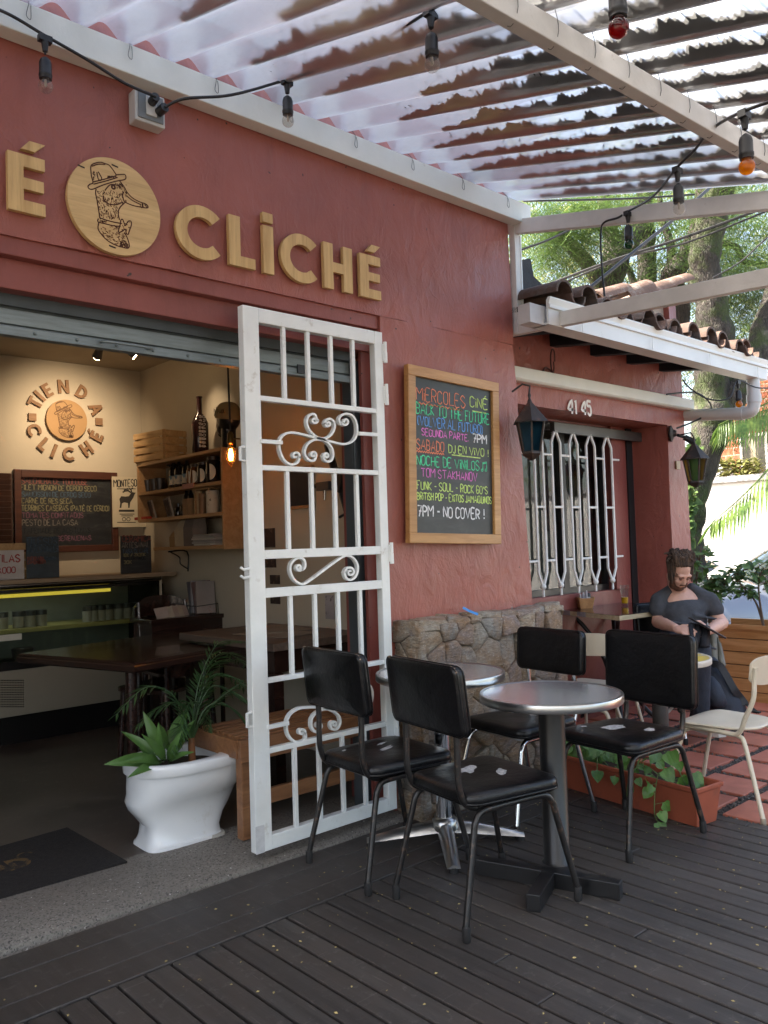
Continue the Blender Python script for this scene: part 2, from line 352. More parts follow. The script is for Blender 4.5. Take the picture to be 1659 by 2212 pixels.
# ================================================================== cafe building
bld = wthing('cafe_building', 'rough red plastered cafe front with wide shop opening under a clear roof', 'building', (1, 2.93, 0))
def rough_prism(poly, y0, y1, cell, amp, seed):
    """vertical slab, outline poly in (x, z); front face gridded and gently uneven"""
    bm = bmesh.new(); vs = [bm.verts.new((x, y0, z)) for x, z in poly]; f = bm.faces.new(vs)
    g = bmesh.ops.extrude_face_region(bm, geom=[f]); bmesh.ops.translate(bm, verts=[v for v in g['geom'] if isinstance(v, bmesh.types.BMVert)], vec=(0, y1-y0, 0))
    bmesh.ops.recalc_face_normals(bm, faces=bm.faces)
    xs = [p[0] for p in poly]; zs = [p[1] for p in poly]
    for ax, lo, hi in ((0, min(xs), max(xs)), (2, min(zs), max(zs))):
        k = lo+cell
        while k < hi-cell*.3:
            co = [0, 0, 0]; co[ax] = k; no = [0, 0, 0]; no[ax] = 1
            bmesh.ops.bisect_plane(bm, geom=bm.verts[:]+bm.edges[:]+bm.faces[:], plane_co=co, plane_no=no); k += cell
    for v in bm.verts:
        c = v.co; n1 = fz(seed, c.x*3, c.y*3, c.z*3); n2 = fz(seed+1, c.x*9, c.y*9, c.z*9)
        v.co.y += (n1*.7+n2*.3)*amp; v.co.x += fz(seed+2, c.y*5, c.z*6, c.x*2)*amp; v.co.z += fz(seed+3, c.x*5, c.y*5, c.z)*amp*.6
    m = MB(); bm.verts.index_update(); m.v = [tuple(v.co) for v in bm.verts]; m.f = [tuple(q.index for q in f.verts) for f in bm.faces]; m.m = [0]*len(m.f); bm.free(); return m
pier = rough_prism([(2.672, -.2), (3.80, -.2), (3.775, 1.0), (3.692, 2.41), (2.672, 2.41)], 2.93, 3.13, .07, .008, 1)
band = rough_prism([(-3, 2.41), (3.692, 2.41), (3.68, 3.5), (-3, 3.5)], 2.93, 3.13, .07, .006, 5)
w = MB(); w.add(pier.v, pier.f); w.add(band.v, band.f)
w.box((-5, 2.935, -.1), (-1.3, 3.13, 2.41))
w.build('wall', RED, bld, smooth=60)
MB().box((-5, 2.94, 3.5), (3.67, 3.13, 5)).build('upper_wall', pm('pale_bounce', (.70, .68, .66), .8, var=.08, vs=1), bld)  # unseen upper wall; pale colour chosen to bounce light onto the canopy
MB().box((3.34, 3.13, -.3), (3.685, 10, 5)).build('side_wall', RED, bld)
MB().box((-5, 10, -.3), (3.685, 10.2, 5)).build('rear_wall', RED, bld)
MB().box((-5.2, 3.13, -.3), (-5, 10, 5)).build('side_wall', RED, bld)
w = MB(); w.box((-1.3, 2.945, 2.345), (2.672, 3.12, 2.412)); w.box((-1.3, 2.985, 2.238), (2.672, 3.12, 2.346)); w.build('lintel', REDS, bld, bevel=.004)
MB().box((2.60, 3.0, .02), (2.674, 3.02, 2.24)).box((2.66, 3.02, .02), (2.69, 3.24, 2.24)).build('jamb', REDS, bld)
GREY = pm('shutter_grey', (.19, .225, .23), .42, metal=.35, var=.18, vs=9, stretch=(1, 1, 12), bump=.05, bs=20)
DGREY = pm('shutter_dark', (.050, .060, .064), .42, metal=.2, var=.2)
sh = MB(); z = 2.235
for k, hgt in enumerate((.043, .06, .045)):                          # rolled-up slats that still hang below the box
    z0 = z-hgt; prof = [(0, z), (-.010, z-.004), (-.012, z-hgt*.5), (-.010, z0+.004), (0, z0)]
    sh.loft([[(X, 3.075+a, b) for a, b in prof] for X in (-1.3, 2.58)], False, False); z = z0
shut = sh.build('roller_shutter', GREY, bld, smooth=50)
MB().box((-1.3, 3.045, 2.196), (2.60, 3.07, 2.238)).build('shutter_box', DGREY, bld)
MB().box((-1.3, 3.05, 2.086), (2.58, 3.075, 2.122)).box((-1.3, 3.035, 2.086), (2.58, 3.05, 2.092)).build('bottom_rail', GREY, shut, bevel=.002)
rv = MB()
for k in range(24): rv.ball((-1.1+k*.155, 3.049, 2.108), .007, 8)
rv.build('rivet', GREY, shut, smooth=60)
hd = MB(); hd.tube(smooth_path([(1.32, 3.05, 2.112), (1.33, 3.01, 2.107), (1.50, 3.01, 2.107), (1.51, 3.05, 2.112)], 5), .006, 8); hd.build('pull_handle', GREY, shut, smooth=60)
MB().box((2.25, 3.042, 2.10), (2.29, 3.05, 2.14)).build('lock_plate', BLACK, shut)
MB().box((2.575, 3.04, .03), (2.665, 3.055, 2.2)).box((2.575, 3.055, .03), (2.59, 3.12, 2.2)).box((2.60, 3.12, .03), (2.665, 3.14, 2.2)).build('shutter_track', pm('track_grey', (.085, .098, .11), .4, metal=.4, var=.1), bld, bevel=.002)
# interior shell
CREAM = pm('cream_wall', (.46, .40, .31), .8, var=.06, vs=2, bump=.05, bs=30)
iw = MB(); iw.box((-3, 6.4, .03), (3.3, 6.5, 2.9)); iw.box((3.1, 3.132, .03), (3.33, 6.4, 2.9)); iw.box((-3.1, 3.132, .03), (-3, 6.5, 2.9)); iw.box((2.695, 3.132, .03), (3.1, 3.2, 2.9))
iw.box((-3, 3.135, 2.30), (2.695, 3.2, 2.9)); iw.box((-3, 3.135, .03), (-1.3, 3.2, 2.3))
iw.build('interior_wall', CREAM, bld)
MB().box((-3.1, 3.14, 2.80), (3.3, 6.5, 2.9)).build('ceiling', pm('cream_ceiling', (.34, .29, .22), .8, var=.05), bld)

# ================================================================== canopy over the deck
# roof plane: hangs on the wall beam, falls gently outwards
ZR0, YR0 = 3.235, 2.93
SL = (3.262-2.862)/(2.897-1.501)*.97                                   # metres of fall per metre outwards
def zr(Y): return ZR0 + (Y-YR0)*SL
can = wthing('canopy', 'white steel canopy roofed with see-through corrugated sheets along the red wall', 'canopy', (2, 2.9, 0))
MB().bar((-3, 2.888, 3.148), (3.80, 2.888, 3.160), .075, .115).build('wall_beam', WHITE2, can, bevel=.004)
bt = MB()
for k in range(9):                                                    # tie wires between sheet and beam
    X = .62+k*.37; p = Vector((X, 2.846, 3.16)); bt.tube(smooth_path([p+Vector((.02, .05, .1)), p+Vector((.005, .0, .05)), p+Vector((-.006, -.006, 0)), p+Vector((.008, -.008, -.01)), p+Vector((.012, 0, .04)), p+Vector((.03, .05, .1))], 4), .0012, 5)
bt.build('tie_wire', pm('tie_wire_steel', (.10, .10, .10), .5, metal=.7), can)
GREYW = pm('grey_white_steel', (.60, .585, .56), .5, var=.12, vs=5, col2=(.30, .22, .17), c2s=13, c2t=(.68, .76), bump=.1, bs=22)
# end frame at the deck's right edge
xe = 3.735
u0, u1 = ox(1100, 492, xe), ox(1659, 434, xe); l0, l1 = ox(1104, 712, xe), ox(1659, 600, xe)
MB().bar(u0, u0+(u1-u0)*2.6, .04, .082).build('end_rail', GREYW, can, bevel=.003)
MB().bar(l0, l0+(l1-l0)*2.6, .04, .080).build('end_rail', GREYW, can, bevel=.003)
MB().bar((xe, 2.925, l0.z-.035), (xe, 2.925, u0.z+.07), .042, .05, (1, 0, 0)).build('end_post', GREYW, can, bevel=.003)
MB().box((xe+.022, 2.90, l0.z+.06), (xe+.03, 2.955, u0.z-.06)).build('joint_plate', WHITE, can)
def roofhit(x, y, dz): 
    d = ray(x, y); t = (ZR0+dz-EYE.z - YR0*SL)/(d.z-SL*d.y); return EYE + d*t
pa, pb = roofhit(1080, 12, -.06), roofhit(1659, 345, -.06); dpu = (pb-pa)
MB().bar(pa-dpu*2.5, pb+dpu*.8, .045, .075).build('purlin', GREYW, can, bevel=.003)
pw = MB()
for k in range(11):
    p = pa + dpu*(k*.115+.02); a = p+Vector((0, .03, .07)); pw.tube(smooth_path([a, p+Vector((.0, .027, .0)), p+Vector((.01, 0, -.043)), p+Vector((.012, -.027, 0)), p+Vector((.02, -.01, .08)), p+Vector((.05, .02, .1))], 4), .0011, 5)
pw.build('tie_wire', pm('tie_wire_steel', (.1,)*3), can)
def mat_sheet():
    m, n, p = newmat('clear_corrugated_sheet'); n.n.remove(p); out = n.n['Material Output']; co = obc(n)
    a = n.noise(co, 1.1, 5, .6); b = n.noise(n.map(co, (3, .8, 1)), 5, 6, .7); e = n.noise(n.map(co, (1, 9, 1)), 9, 4, .6)
    tint = n.mix(n.ramp(a, .35, .68), (.70, .695, .70), (.76, .755, .74)); tint = n.mix(n.math('MULTIPLY', n.ramp(b, .55, .8), .35), tint, (.60, .55, .49))
    tr = n('BsdfTransparent', {'Color': (.96, .95, .96, 1)}).outputs[0]; tl = n('BsdfTranslucent', {'Color': tint}).outputs[0]; di = n('BsdfDiffuse', {'Color': tint}).outputs[0]; gl = n('BsdfGlossy', {'Color': (1, 1, 1, 1), 'Roughness': .22}).outputs[0]
    s = n('MixShader', {0: .08, 1: tl, 2: di}).outputs[0]; s = n('MixShader', {0: n.math('MULTIPLY_ADD', b, .22, .12), 1: s, 2: tr}).outputs[0]
    fr = n('Fresnel', {'IOR': 1.4}).outputs[0]; s = n('MixShader', {0: n.math('MULTIPLY', fr, .45), 1: s, 2: gl}).outputs[0]; n.l.new(s, out.inputs[0]); return m
SHEET = mat_sheet(); PW = .177; AW = .029
def sheet(x0, x1, y0, y1, dz):
    s = MB(); nx = int((x1-x0)/PW*16); ny = 26; rows = []
    for j in range(ny+1):
        Y = y0+(y1-y0)*j/ny; row = []
        for i in range(nx+1):
            X = x0+(x1-x0)*i/nx; row.append((X, Y, zr(Y)+dz+AW*math.sin(2*math.pi*X/PW)+.006*fz(11, X*.7, Y*.8)))
        rows.append(row)
    s.loft(rows, False, False); return s
k = 0
for xa, xb in ((-2.2, -.42), (-.5, .83), (.74, 2.07), (1.98, 3.31), (3.22, 3.80)):
    s = sheet(xa, xb, -2.2, 2.90, .03+.004*(k % 2)); s.build('roof_sheet', SHEET, can, smooth=180, normals=False); k += 1
# leaf litter lying in the valleys, on top of the sheets
lit = MB(); rng = random.Random(21)
i = math.ceil(-2.0/PW)
while True:
    Xc = (i+.75)*PW; i += 1
    if Xc > 3.72: break
    near = rng.uniform(.18, .42); y1 = 2.9-near*rng.choice((1, 1, 1.4, 1.9)); y0 = -2.1; N = 800; rows = []
    for j in range(N+1):
        Y = y1+(y0-y1)*j/N; e = min(1, (y1-Y)/.35)
        fade = .42+.58*e; hh = fade*(.95+.35*fz(31, Y*2.1, Xc*9)+.30*fz(32, Y*13, Xc*5))*(.95+.3*fz(33, Y*.6, Xc*3))
        hh = max(.05, hh); wl = .046*hh*(1+.35*fz(34, Y*17, Xc)+.22*fz(36, Y*60, Xc)+.30*fz(38, Y*190, Xc)); wr = .050*hh*(1+.35*fz(35, Y*19, Xc)+.22*fz(37, Y*66, Xc)+.30*fz(39, Y*210, Xc)); top = .030*hh
        zb = zr(Y)+.03+.0065-AW
        def zs(dx): return zr(Y)+.0375+AW*math.sin(2*math.pi*(Xc+dx)/PW)
        rows.append([(Xc-wl, Y, zs(-wl)), (Xc, Y, zs(0)), (Xc+wr, Y, zs(wr)), (Xc+wr*.4, Y, zs(0)+top+.006), (Xc-wl*.4, Y, zs(0)+top+.006)])
    lit.loft(rows)
    for q in range(260):
        Y = rng.uniform(y0, y1); sd = rng.choice((-1, 1)); dx = sd*rng.uniform(.025, .070); c = Vector((Xc+dx, Y, zr(Y)+.045+AW*math.sin(2*math.pi*(Xc+dx)/PW)))
        l = rng.uniform(.006, .026); a = rng.uniform(0, 6.3); d = Vector((math.cos(a), math.sin(a), rng.uniform(0, .6)))*l; e2 = Vector((-math.sin(a), math.cos(a), .3))*rng.uniform(.0015, .005)
        lit.add([c-d, c+e2, c+d, c-e2], [(0, 1, 2, 3)])
lit.build('leaf_litter', pm('old_leaves', (.013, .010, .009), .9, var=.5, vs=40, isl=.4), kind='stuff', normals=False)
# ================================================================== lettering
PLY = wood('sign_plywood', (.50, .31, .12), (.68, .46, .20), 1.0, 2, .55, bump=.08, isl=0)
def arcband(cx, cy, ro, ri, a0, a1, n=18, sx=1):
    out = []
    for k in range(n):
        a, b = R_(a0+(a1-a0)*k/n), R_(a0+(a1-a0)*(k+1)/n)
        out.append([(cx+ri*sx*math.cos(a), cy+ri*math.sin(a)), (cx+ro*sx*math.cos(a), cy+ro*math.sin(a)), (cx+ro*sx*math.cos(b), cy+ro*math.sin(b)), (cx+ri*sx*math.cos(b), cy+ri*math.sin(b))])
    return out
def rc(a, b, c, d): return [(a, b), (c, b), (c, d), (a, d)]
# unit-height capital letters as abutting convex pieces (x to the right, y up)
LET = {
 'E': (.56, [rc(0,0,.235,1), rc(.235,.79,.56,1), rc(.235,.405,.54,.60), rc(.235,0,.56,.21)]),
 'C': (.88, arcband(.5, .5, .5, .285, 44, 316, 26)),
 'L': (.55, [rc(0,0,.235,1), rc(.235,0,.55,.21)]),
 'I': (.24, [rc(0,0,.24,1)]),
 'i': (.24, [rc(0,0,.24,1.0), rc(.0,1.07,.235,1.27)]),
 'H': (.74, [rc(0,0,.235,1), rc(.505,0,.74,1), rc(.235,.385,.505,.60)]),
 'T': (.66, [rc(0,.80,.66,1), rc(.215,0,.445,.80)]),
 'N': (.82, [rc(0,0,.225,1), rc(.595,0,.82,1), [(.225,1),(.225,.64),(.595,0),(.595,.36)]]),
 'D': (.78, [rc(0,0,.23,1)] + arcband(.25, .5, .5, .29, -90, 90, 16, 1.04)[0:]),
 'A': (.86, [[(0,0),(.25,0),(.43,.66),(.43,1),(.31,1)], [(.86,0),(.55,1),(.43,1),(.43,.66),(.61,0)], [(.318,.25),(.542,.25),(.493,.43),(.367,.43)]]),
 "'": (.3, [[(0,0),(.21,0),(.37,.17),(.13,.17)]]),
}
LET['D'][1].append(rc(.23,.79,.25,1)); LET['D'][1].append(rc(.23,0,.25,.21))
def letter(mb, ch, org, u, v, h, wf=1., d0=0., d1=.02, nrm=Vector((0, -1, 0))):
    acc = ch == 'É'; key = 'E' if acc else ch
    polys = list(LET[key][1])
    if acc: polys = polys + [[(.20+x, 1.09+y) for x, y in LET["'"][1][0]]]
    for pl in polys:
        ar = sum(pl[i][0]*pl[(i+1) % len(pl)][1]-pl[(i+1) % len(pl)][0]*pl[i][1] for i in range(len(pl)))
        if ar < 0: pl = pl[::-1]
        mb.prism(pl, lambda a, b, d: org + u*(a*h*wf) + v*(b*h) + nrm*d, d0, d1)

# single-stroke hand lettering; grid 0-4 across, 0-6 up
SF = {'A':'00 26 40|12 32','B':'00 06 25 26 34 23 03|23 32 31 20 00','C':'35 26 16 05 01 10 20 31','D':'00 06 16 35 31 10 00','E':'36 06 00 30|03 23','F':'36 06 00|03 23','G':'35 26 16 05 01 10 20 31 33 23','H':'06 00|36 30|03 33','I':'06 00','J':'26 21 10 01','K':'06 00|36 03 30','L':'06 00 30','M':'00 06 23 46 40','N':'00 06 30 36','O':'16 05 01 10 20 31 35 26 16','P':'00 06 26 35 34 23 03','Q':'16 05 01 10 20 31 35 26 16|22 40','R':'00 06 26 35 34 23 03|13 30','S':'35 26 16 05 04 32 31 20 10 01','T':'06 46|26 20','U':'06 01 10 20 31 36','V':'06 20 46','W':'06 10 23 30 46','X':'06 30|00 36','Y':'06 23 46|23 20','Z':'06 36 00 30',
 '0':'16 05 01 10 20 31 35 26 16','1':'05 16 10','2':'05 16 26 35 34 00 30','3':'05 16 26 35 34 23 13|23 32 31 20 10 01','4':'30 36 02 42','5':'36 06 04 24 33 31 20 01','6':'35 26 16 05 01 10 20 31 32 23 02','7':'06 36 10|13 33','8':'13 04 05 16 26 35 34 23 13 02 01 10 20 31 32 23','9':'34 23 13 04 05 16 26 35 31 20 10',
 '-':'03 23','.':'00 01','!':'16 12|10 11','(':'26 15 11 20','/':'00 36',"'":'16 04',')':'06 15 11 00',':':'00 01|03 04','i':'04 00|06 05','$':'35 26 16 05 04 32 31 20 10 01|27 2!','~':''}
SFW = {'I':0,'i':0,'.':0,'!':1,"'":1,'M':4,'W':4,'A':4,'T':4,'V':4,'Y':4,'X':3,'Q':4,'4':4,'1':1,'(':2,')':1,':':0,'-':2,'J':2}
def stroke(mb, pts, wd, nrm, off):
    """flat ribbon along pts"""
    L = [];
    for i, p in enumerate(pts):
        t = (pts[min(i+1, len(pts)-1)]-pts[max(i-1, 0)]).normalized(); s = t.cross(nrm).normalized()*wd/2; L.append((p+s+nrm*off, p-s+nrm*off))
    vs = [q for a in L for q in a]; mb.add(vs, [(2*i, 2*i+1, 2*i+3, 2*i+2) for i in range(len(L)-1)])
def write(mb, text, p0, p1, h, wd, up, nrm, off=.0015, rng=random.Random(1), jit=.25):
    """text fitted between p0 and p1 along its baseline"""
    adv = lambda c: 2.2 if c == ' ' else SFW.get(c, 3)+1.15
    tot = sum(adv(c) for c in text)-1.1; u = (p1-p0)/tot; x = 0
    for c in text:
        acc = None
        if c in 'ÉÁÍÓÑ': acc = c; c = {'É':'E','Á':'A','Í':'I','Ó':'O','Ñ':'N'}[c]
        if c != ' ':
            hj = 1+rng.uniform(-.06, .06); bj = rng.uniform(-.03, .03)*h; ls = SF.get(c, '').split('|')
            if acc: ls = ls + ['17 28']
            for l in ls:
                pts = [p0 + u*(x+int(q[0])+rng.uniform(-jit, jit)*.4) + up*(bj+(int(q[1]) if q[1].isdigit() else -1)/6*h*hj+rng.uniform(-jit, jit)*.03*h) for q in l.split()]
                if len(pts) > 3: pts = smooth_path(pts, 3)
                if len(pts) > 1: stroke(mb, pts, wd*rng.uniform(.85, 1.15), nrm, off)
        x += adv(c)

# ================================================================== the sign over the door
YW = 2.925; NV = Vector((0, -1, 0)); UX = Vector((1, 0, 0)); UZ = Vector((0, 0, 1))
sgn = wthing('shop_sign', 'golden plywood letters and round duck plaque fixed above the shop opening', 'sign', (1.5, YW, 2.5))
def zc(x, y): return x*.2645, 274.3+y*.2645        # enlarged-crop coordinates -> working coordinates
def zd(x, y): return 384+x*.2976, 384+y*.2976
def sletter(ch, bl, tl, wd):
    b, t = oy(*bl, YW-.02), oy(*tl, YW-.02); h = t.z-b.z; m = MB()
    letter(m, ch, Vector((b.x, YW, b.z)), UX, UZ, h, wd/(LET['E' if ch == 'É' else ch][0]*h), .006, .026); return m.build('letter', PLY, sgn)
def wpx(a, b): return oy(*b, YW-.02).x-oy(*a, YW-.02).x
sletter('É', zc(62, 668), zc(50, 188), wpx(zc(62, 668), zc(368, 742)))
e2 = wpx(zd(1322, 858), zd(1472, 890))
sletter('É', zd(1322, 858), zd(1306, 542), e2)
sletter('H', zd(1060, 796), zd(1048, 462), wpx(zd(1060, 796), zd(1267, 842)))
sletter('L', zd(372, 628), zd(364, 264), wpx(zd(372, 628), zd(560, 665)))
sletter('i', zd(620, 690), zd(604, 340), wpx(zd(620, 690), zd(695, 705)))
zE = oy(*zd(372, 628), YW-.02).z; hL = oy(*zd(364, 264), YW-.02).z-zE
for l, r in ((zd(-18, 380), zd(305, 520)), (zd(742, 575), zd(1008, 715))):
    a = oy(*l, YW-.02); m = MB(); wd = wpx(l, r); zb = zE-.008
    letter(m, 'C', Vector((a.x, YW, zb)), UX, UZ, hL*1.04, wd/(.86*hL*1.04), .006, .026); m.build('letter', PLY, sgn)
rl, rr = oy(*zc(541, 560), YW-.02).x, oy(*zc(1307, 760), YW-.02).x; rt, rb = oy(*zc(860, 250), YW-.02).z, oy(*zc(1000, 1052), YW-.02).z
RC = Vector(((rl+rr)/2, YW, (rt+rb)/2)); RR = ((rr-rl)+(rt-rb))/4
m = MB(); MY = Matrix.Rotation(R_(90), 3, 'X'); m.lathe([(RR, .006), (RR, .026)], RC, 64, MY)
PLYR = wood('plaque_plywood', (.52, .33, .135), (.70, .48, .22), .8, 0, .55, bump=.06, isl=0)
roundel = m.build('plaque', PLYR, sgn)
INK = pm('engraved_line', (.085, .03, .014), .8, var=.2); INKL = pm('engraved_shading', (.17, .075, .034), .8)
# the engraved duck, traced as lines (crop coordinates)
DUCK = [[(740,340),(748,310),(790,292),(830,290),(858,300)],[(740,340),(745,395),(758,455),(735,468),(718,485),(728,505),(760,508),(840,475),(940,445),(1010,432),(1027,418),(1022,392),(1000,388),(948,392)],[(858,300),(890,312),(925,355),(948,392)],[(750,322),(800,305),(860,306)],[(758,450),(860,425),(950,398)],[(762,468),(870,440),(960,412)],[(785,505),(780,540),(792,600),(800,650),(808,700),(815,745)],
 [(975,440),(1010,485),(1035,530),(1075,575),(1130,608),(1190,630),(1208,650),(1200,662),(1150,655),(1080,640),(1020,615)],[(1010,530),(1000,560),(1010,600),(1020,615),(985,650),(968,680),(965,710),(975,760)],[(1030,560),(1080,600),(1150,635)],[(803,748),(800,775),(860,792),(930,808),(985,812)],[(810,742),(870,762),(940,780),(990,788)],[(808,775),(800,830),(830,880),(880,930),(950,968),(1010,985),(1045,990),(1055,965),(1040,910),(1015,860)],
 [(985,762),(1000,755),(1015,790),(1025,805),(1045,772),(1068,770),(1072,800),(1055,850),(1045,878),(1030,865),(1022,835),(1000,850),(970,862),(968,840),(980,800),(985,762)],[(855,520),(895,475),(940,472),(985,490)],[(845,560),(850,600),(890,630),(950,635),(1000,615)],[(790,370),(800,420),(815,440)],[(800,365),(830,420),(815,440)]]
def duckpts(pl): 
    out = []
    for x, y in pl:
        p = oy(*zc(x, y), YW-.026); out.append(((p.x-RC.x)/RR, (p.z-RC.z)/RR))
    return out
DN = [duckpts(p) for p in DUCK]
EYEN = duckpts([(925, 492)])[0]
def draw_duck(center, rad, wd, off, mat1, mat2, parent, u=UX, v=UZ, nrm=NV):
    a, b = MB(), MB(); rng = random.Random(7)
    P = lambda q: center + u*q[0]*rad + v*q[1]*rad
    for pl in DN: stroke(a, smooth_path([P(q) for q in pl], 4), wd, nrm, off)
    stroke(a, [P((EYEN[0]+.035*math.cos(t*.5), EYEN[1]+.035*math.sin(t*.5))) for t in range(14)], wd*1.6, nrm, off)
    # feather strokes: short ticks inside neck, cheek and breast
    def inside(x, y):
        return (785 < x < 965 and 515 < y < 745 and x > 785+(y-515)*.13) or (815 < x < 1030 and 800 < y < 975 and (x-815) > (y-870)*1.1 and (x < 960 or y > 865)) or (960 < x < 1030 and 470 < y < 620)
    k = 0
    while k < 330:
        x, y = rng.uniform(780, 1040), rng.uniform(460, 985)
        if not inside(x, y): continue
        k += 1; L = rng.uniform(8, 22); an = rng.gauss(1.25 if y < 760 else .5, .35); dk = x > 940 or y < 560
        q = duckpts([(x, y), (x+L*.5*math.cos(an)+3, y+L*.5*math.sin(an)), (x+L*math.cos(an), y+L*math.sin(an))])
        stroke(a if rng.random() < (.6 if dk else .3) else b, [P(z) for z in q], wd*.6, nrm, off*.8)
    for x0, y0, x1, y1, c in ((755,350,770,445,14),(870,410,945,398,26),(1140,625,1200,655,22),(970,930,1040,980,60),(985,775,1060,850,20),(810,760,870,775,16),(930,455,1000,500,30)):
        for _ in range(c):
            x, y = rng.uniform(x0, x1), rng.uniform(y0, y1); q = duckpts([(x, y), (x+rng.uniform(4, 10), y+rng.uniform(4, 14))]); stroke(a, [P(z) for z in q], wd*.7, nrm, off*.9)
    a.build('engraving', mat1, parent, normals=False); b.build('engraving_shading', mat2, parent, normals=False)
draw_duck(Vector((RC.x, YW-.026, RC.z)), RR, .0045, .001, INK, INKL, roundel)
kn = MB()
for x, y in ((935, 318), (915, 978), (660, 322)): 
    p = oy(*zc(x, y), YW-.026); stroke(kn, [p+Vector((-.012, 0, .002)), p, p+Vector((.014, 0, -.002))], .006, NV, .0012)
kn.build('knot', pm('knot_dark', (.05, .035, .025), .8), roundel, normals=False)

# ================================================================== socket box with plugs under the beam
bx = oy(327, 232, 2.86); box = wthing('socket_box', 'grey twin power socket box with black plugs fixed under the white beam', 'socket', bx)
MB().box((bx.x-.062, 2.868, bx.z-.062), (bx.x+.062, 2.928, bx.z+.062)).build('case', pm('socket_case', (.50, .50, .48), .45), box, bevel=.006)
MB().box((bx.x-.052, 2.862, bx.z-.050), (bx.x+.052, 2.869, bx.z+.052)).build('cover', pm('socket_cover', (.16, .175, .18), .4), box, bevel=.003)
MB().box((bx.x-.022, 2.856, bx.z-.034), (bx.x+.022, 2.862, bx.z+.04)).build('outlet', pm('socket_plate', (.55, .54, .5), .4), box, bevel=.002)
MB().cyl((bx.x+.0, 2.857, bx.z+.018), (bx.x-.004, 2.815, bx.z+.022), .017).cyl((bx.x+.03, 2.858, bx.z-.01), (bx.x+.034, 2.815, bx.z-.006), .018).build('plug', BLACK, box, smooth=40, bevel=.002)

# ================================================================== string lights
CORD = pm('black_rubber', (.011, .011, .012), .5)
def glassmat(name, col, ro=.0, fac=.55):
    m, n, p = newmat(name); n.n.remove(p); o = n.n['Material Output']
    fr = n.math('MULTIPLY', n('Fresnel', {'IOR': 1.45}).outputs[0], n.math('SUBTRACT', 1., n('NewGeometry').outputs['Backfacing'])); t = n('BsdfTransparent', {'Color': (*col, 1)}).outputs[0]; g = n('BsdfGlossy', {'Color': (1, 1, 1, 1), 'Roughness': .03}).outputs[0]
    tl = n('BsdfTranslucent', {'Color': (*col, 1)}).outputs[0]; s = n('MixShader', {0: 1-fac, 1: t, 2: tl}).outputs[0]
    s = n('MixShader', {0: fr, 1: s, 2: g}).outputs[0]; n.l.new(s, o.inputs[0]); return m
BULB = {'clear': glassmat('clear_bulb_glass', (.86, .84, .80), fac=.9), 'red': glassmat('red_bulb_glass', (.32, .008, .012)), 'yellow': glassmat('yellow_bulb_glass', (.85, .42, .01)), 'green': glassmat('green_bulb_glass', (.01, .16, .06)), 'orange': glassmat('amber_bulb_glass', (.8, .40, .02))}
def string(label, path, bulbs, r=.0055):
    """path: world points of the cable. bulbs: (cable point, drop, colour)"""
    t = wthing('string_lights', label, 'string lights', path[0], 'festoon light strings')
    MB().tube(smooth_path(path, 8), r, 8).build('cable', CORD, t, smooth=60)
    for (c, L, col, sc) in bulbs:
        c = Vector(c); h = MB(); h.box(c+Vector((-.022, -.012, -.012)), c+Vector((.022, .012, .010))); h.lathe([(.0085, -.045), (.013, -.012)], c, 10); h.cyl(c+Vector((0, 0, -.044)), c+Vector((0, 0, -L+.01)), .0034, n=8)
        h.lathe([(.006, 0), (.017, -.010), (.0205, -.022), (.0205, -.058), (.0222, -.060), (.0222, -.068), (.0205, -.070), (.0205, -.078)], c+Vector((0, 0, -L)), 18)
        hs = h.build('lamp_holder', CORD, t, smooth=40)
        b = MB(); z0 = c+Vector((0, 0, -L-.078)); prof = [(.013, .004), (.015, -.004)]
        for a in range(11): th = R_(35+a*14.5); prof.append((.0245*math.sin(th), -.024+.0245*math.cos(th)))
        prof[-1] = (0, -.0485); b.lathe(prof, z0, 20); b.build('bulb', BULB[col], hs, smooth=180)
        if col == 'clear': MB().lathe([(.004, .0), (.005, -.018), (.0025, -.026), (0, -.028)], z0, 8).build('filament', pm('bulb_stem', (.35, .3, .25), .3), hs, smooth=60)
    return t
YC = 2.80
p = lambda x, y, Y=YC: oy(x, y, Y)
A0 = p(97, 84); string('black cable with one clear bulb running down to the left of the socket box', [p(-150, -25, 2.6), p(0, 22), A0+Vector((0, 0, .012)), p(190, 130), p(270, 180), Vector((bx.x-.004, 2.815, bx.z+.022))], [(A0, .065, 'clear', 1)])
B1 = p(620, 178, 2.60); B2 = p(930, 30, 1.72)
string('black cable with two clear bulbs sweeping up from the socket box under the sheets', [Vector((bx.x+.034, 2.815, bx.z-.006)), p(400, 213, 2.76), p(500, 205, 2.68), B1+Vector((0, 0, .012)), p(760, 125, 2.2), B2+Vector((0, 0, .012)), p(985, -8, 1.6), p(1120, -90, 1.35)], [(B1, .055, 'clear', 1), (B2, .060, 'clear', 1)])
yq = [ox(1700, 205, 2.3), ox(1608, 240, 2.55)]
C1 = ox(1608, 248, 2.5); C0 = ox(1536, 280, 2.85); C2 = ox(1463, 368, 3.1); C3 = ox(1356, 462, 3.70)
cpath = [ox(1760, 190, 2.3), C1+Vector((0, 0, .012)), C0, ox(1500, 325, 3.0), C2+Vector((0, 0, .012)), ox(1410, 425, 3.4), C3+Vector((0, 0, .012)), ox(1335, 470, 3.70), ox(1306, 480, 3.70), ox(1298, 500, 3.70), ox(1299, 560, 3.70), ox(1306, 640, 3.70)]
string('black cable with yellow, clear and green bulbs tied along the end frame', cpath, [(C1, .060, 'yellow', 1), (C2, .055, 'clear', 1), (C3, .055, 'green', 1)])
D1 = at(1330, -88, 1.92)
string('black cable with one red bulb hanging under the purlin', [D1+Vector((-.5, .25, .05)), D1+Vector((0, 0, .012)), D1+Vector((.5, -.35, .0))], [(D1, .062, 'red', 1)])

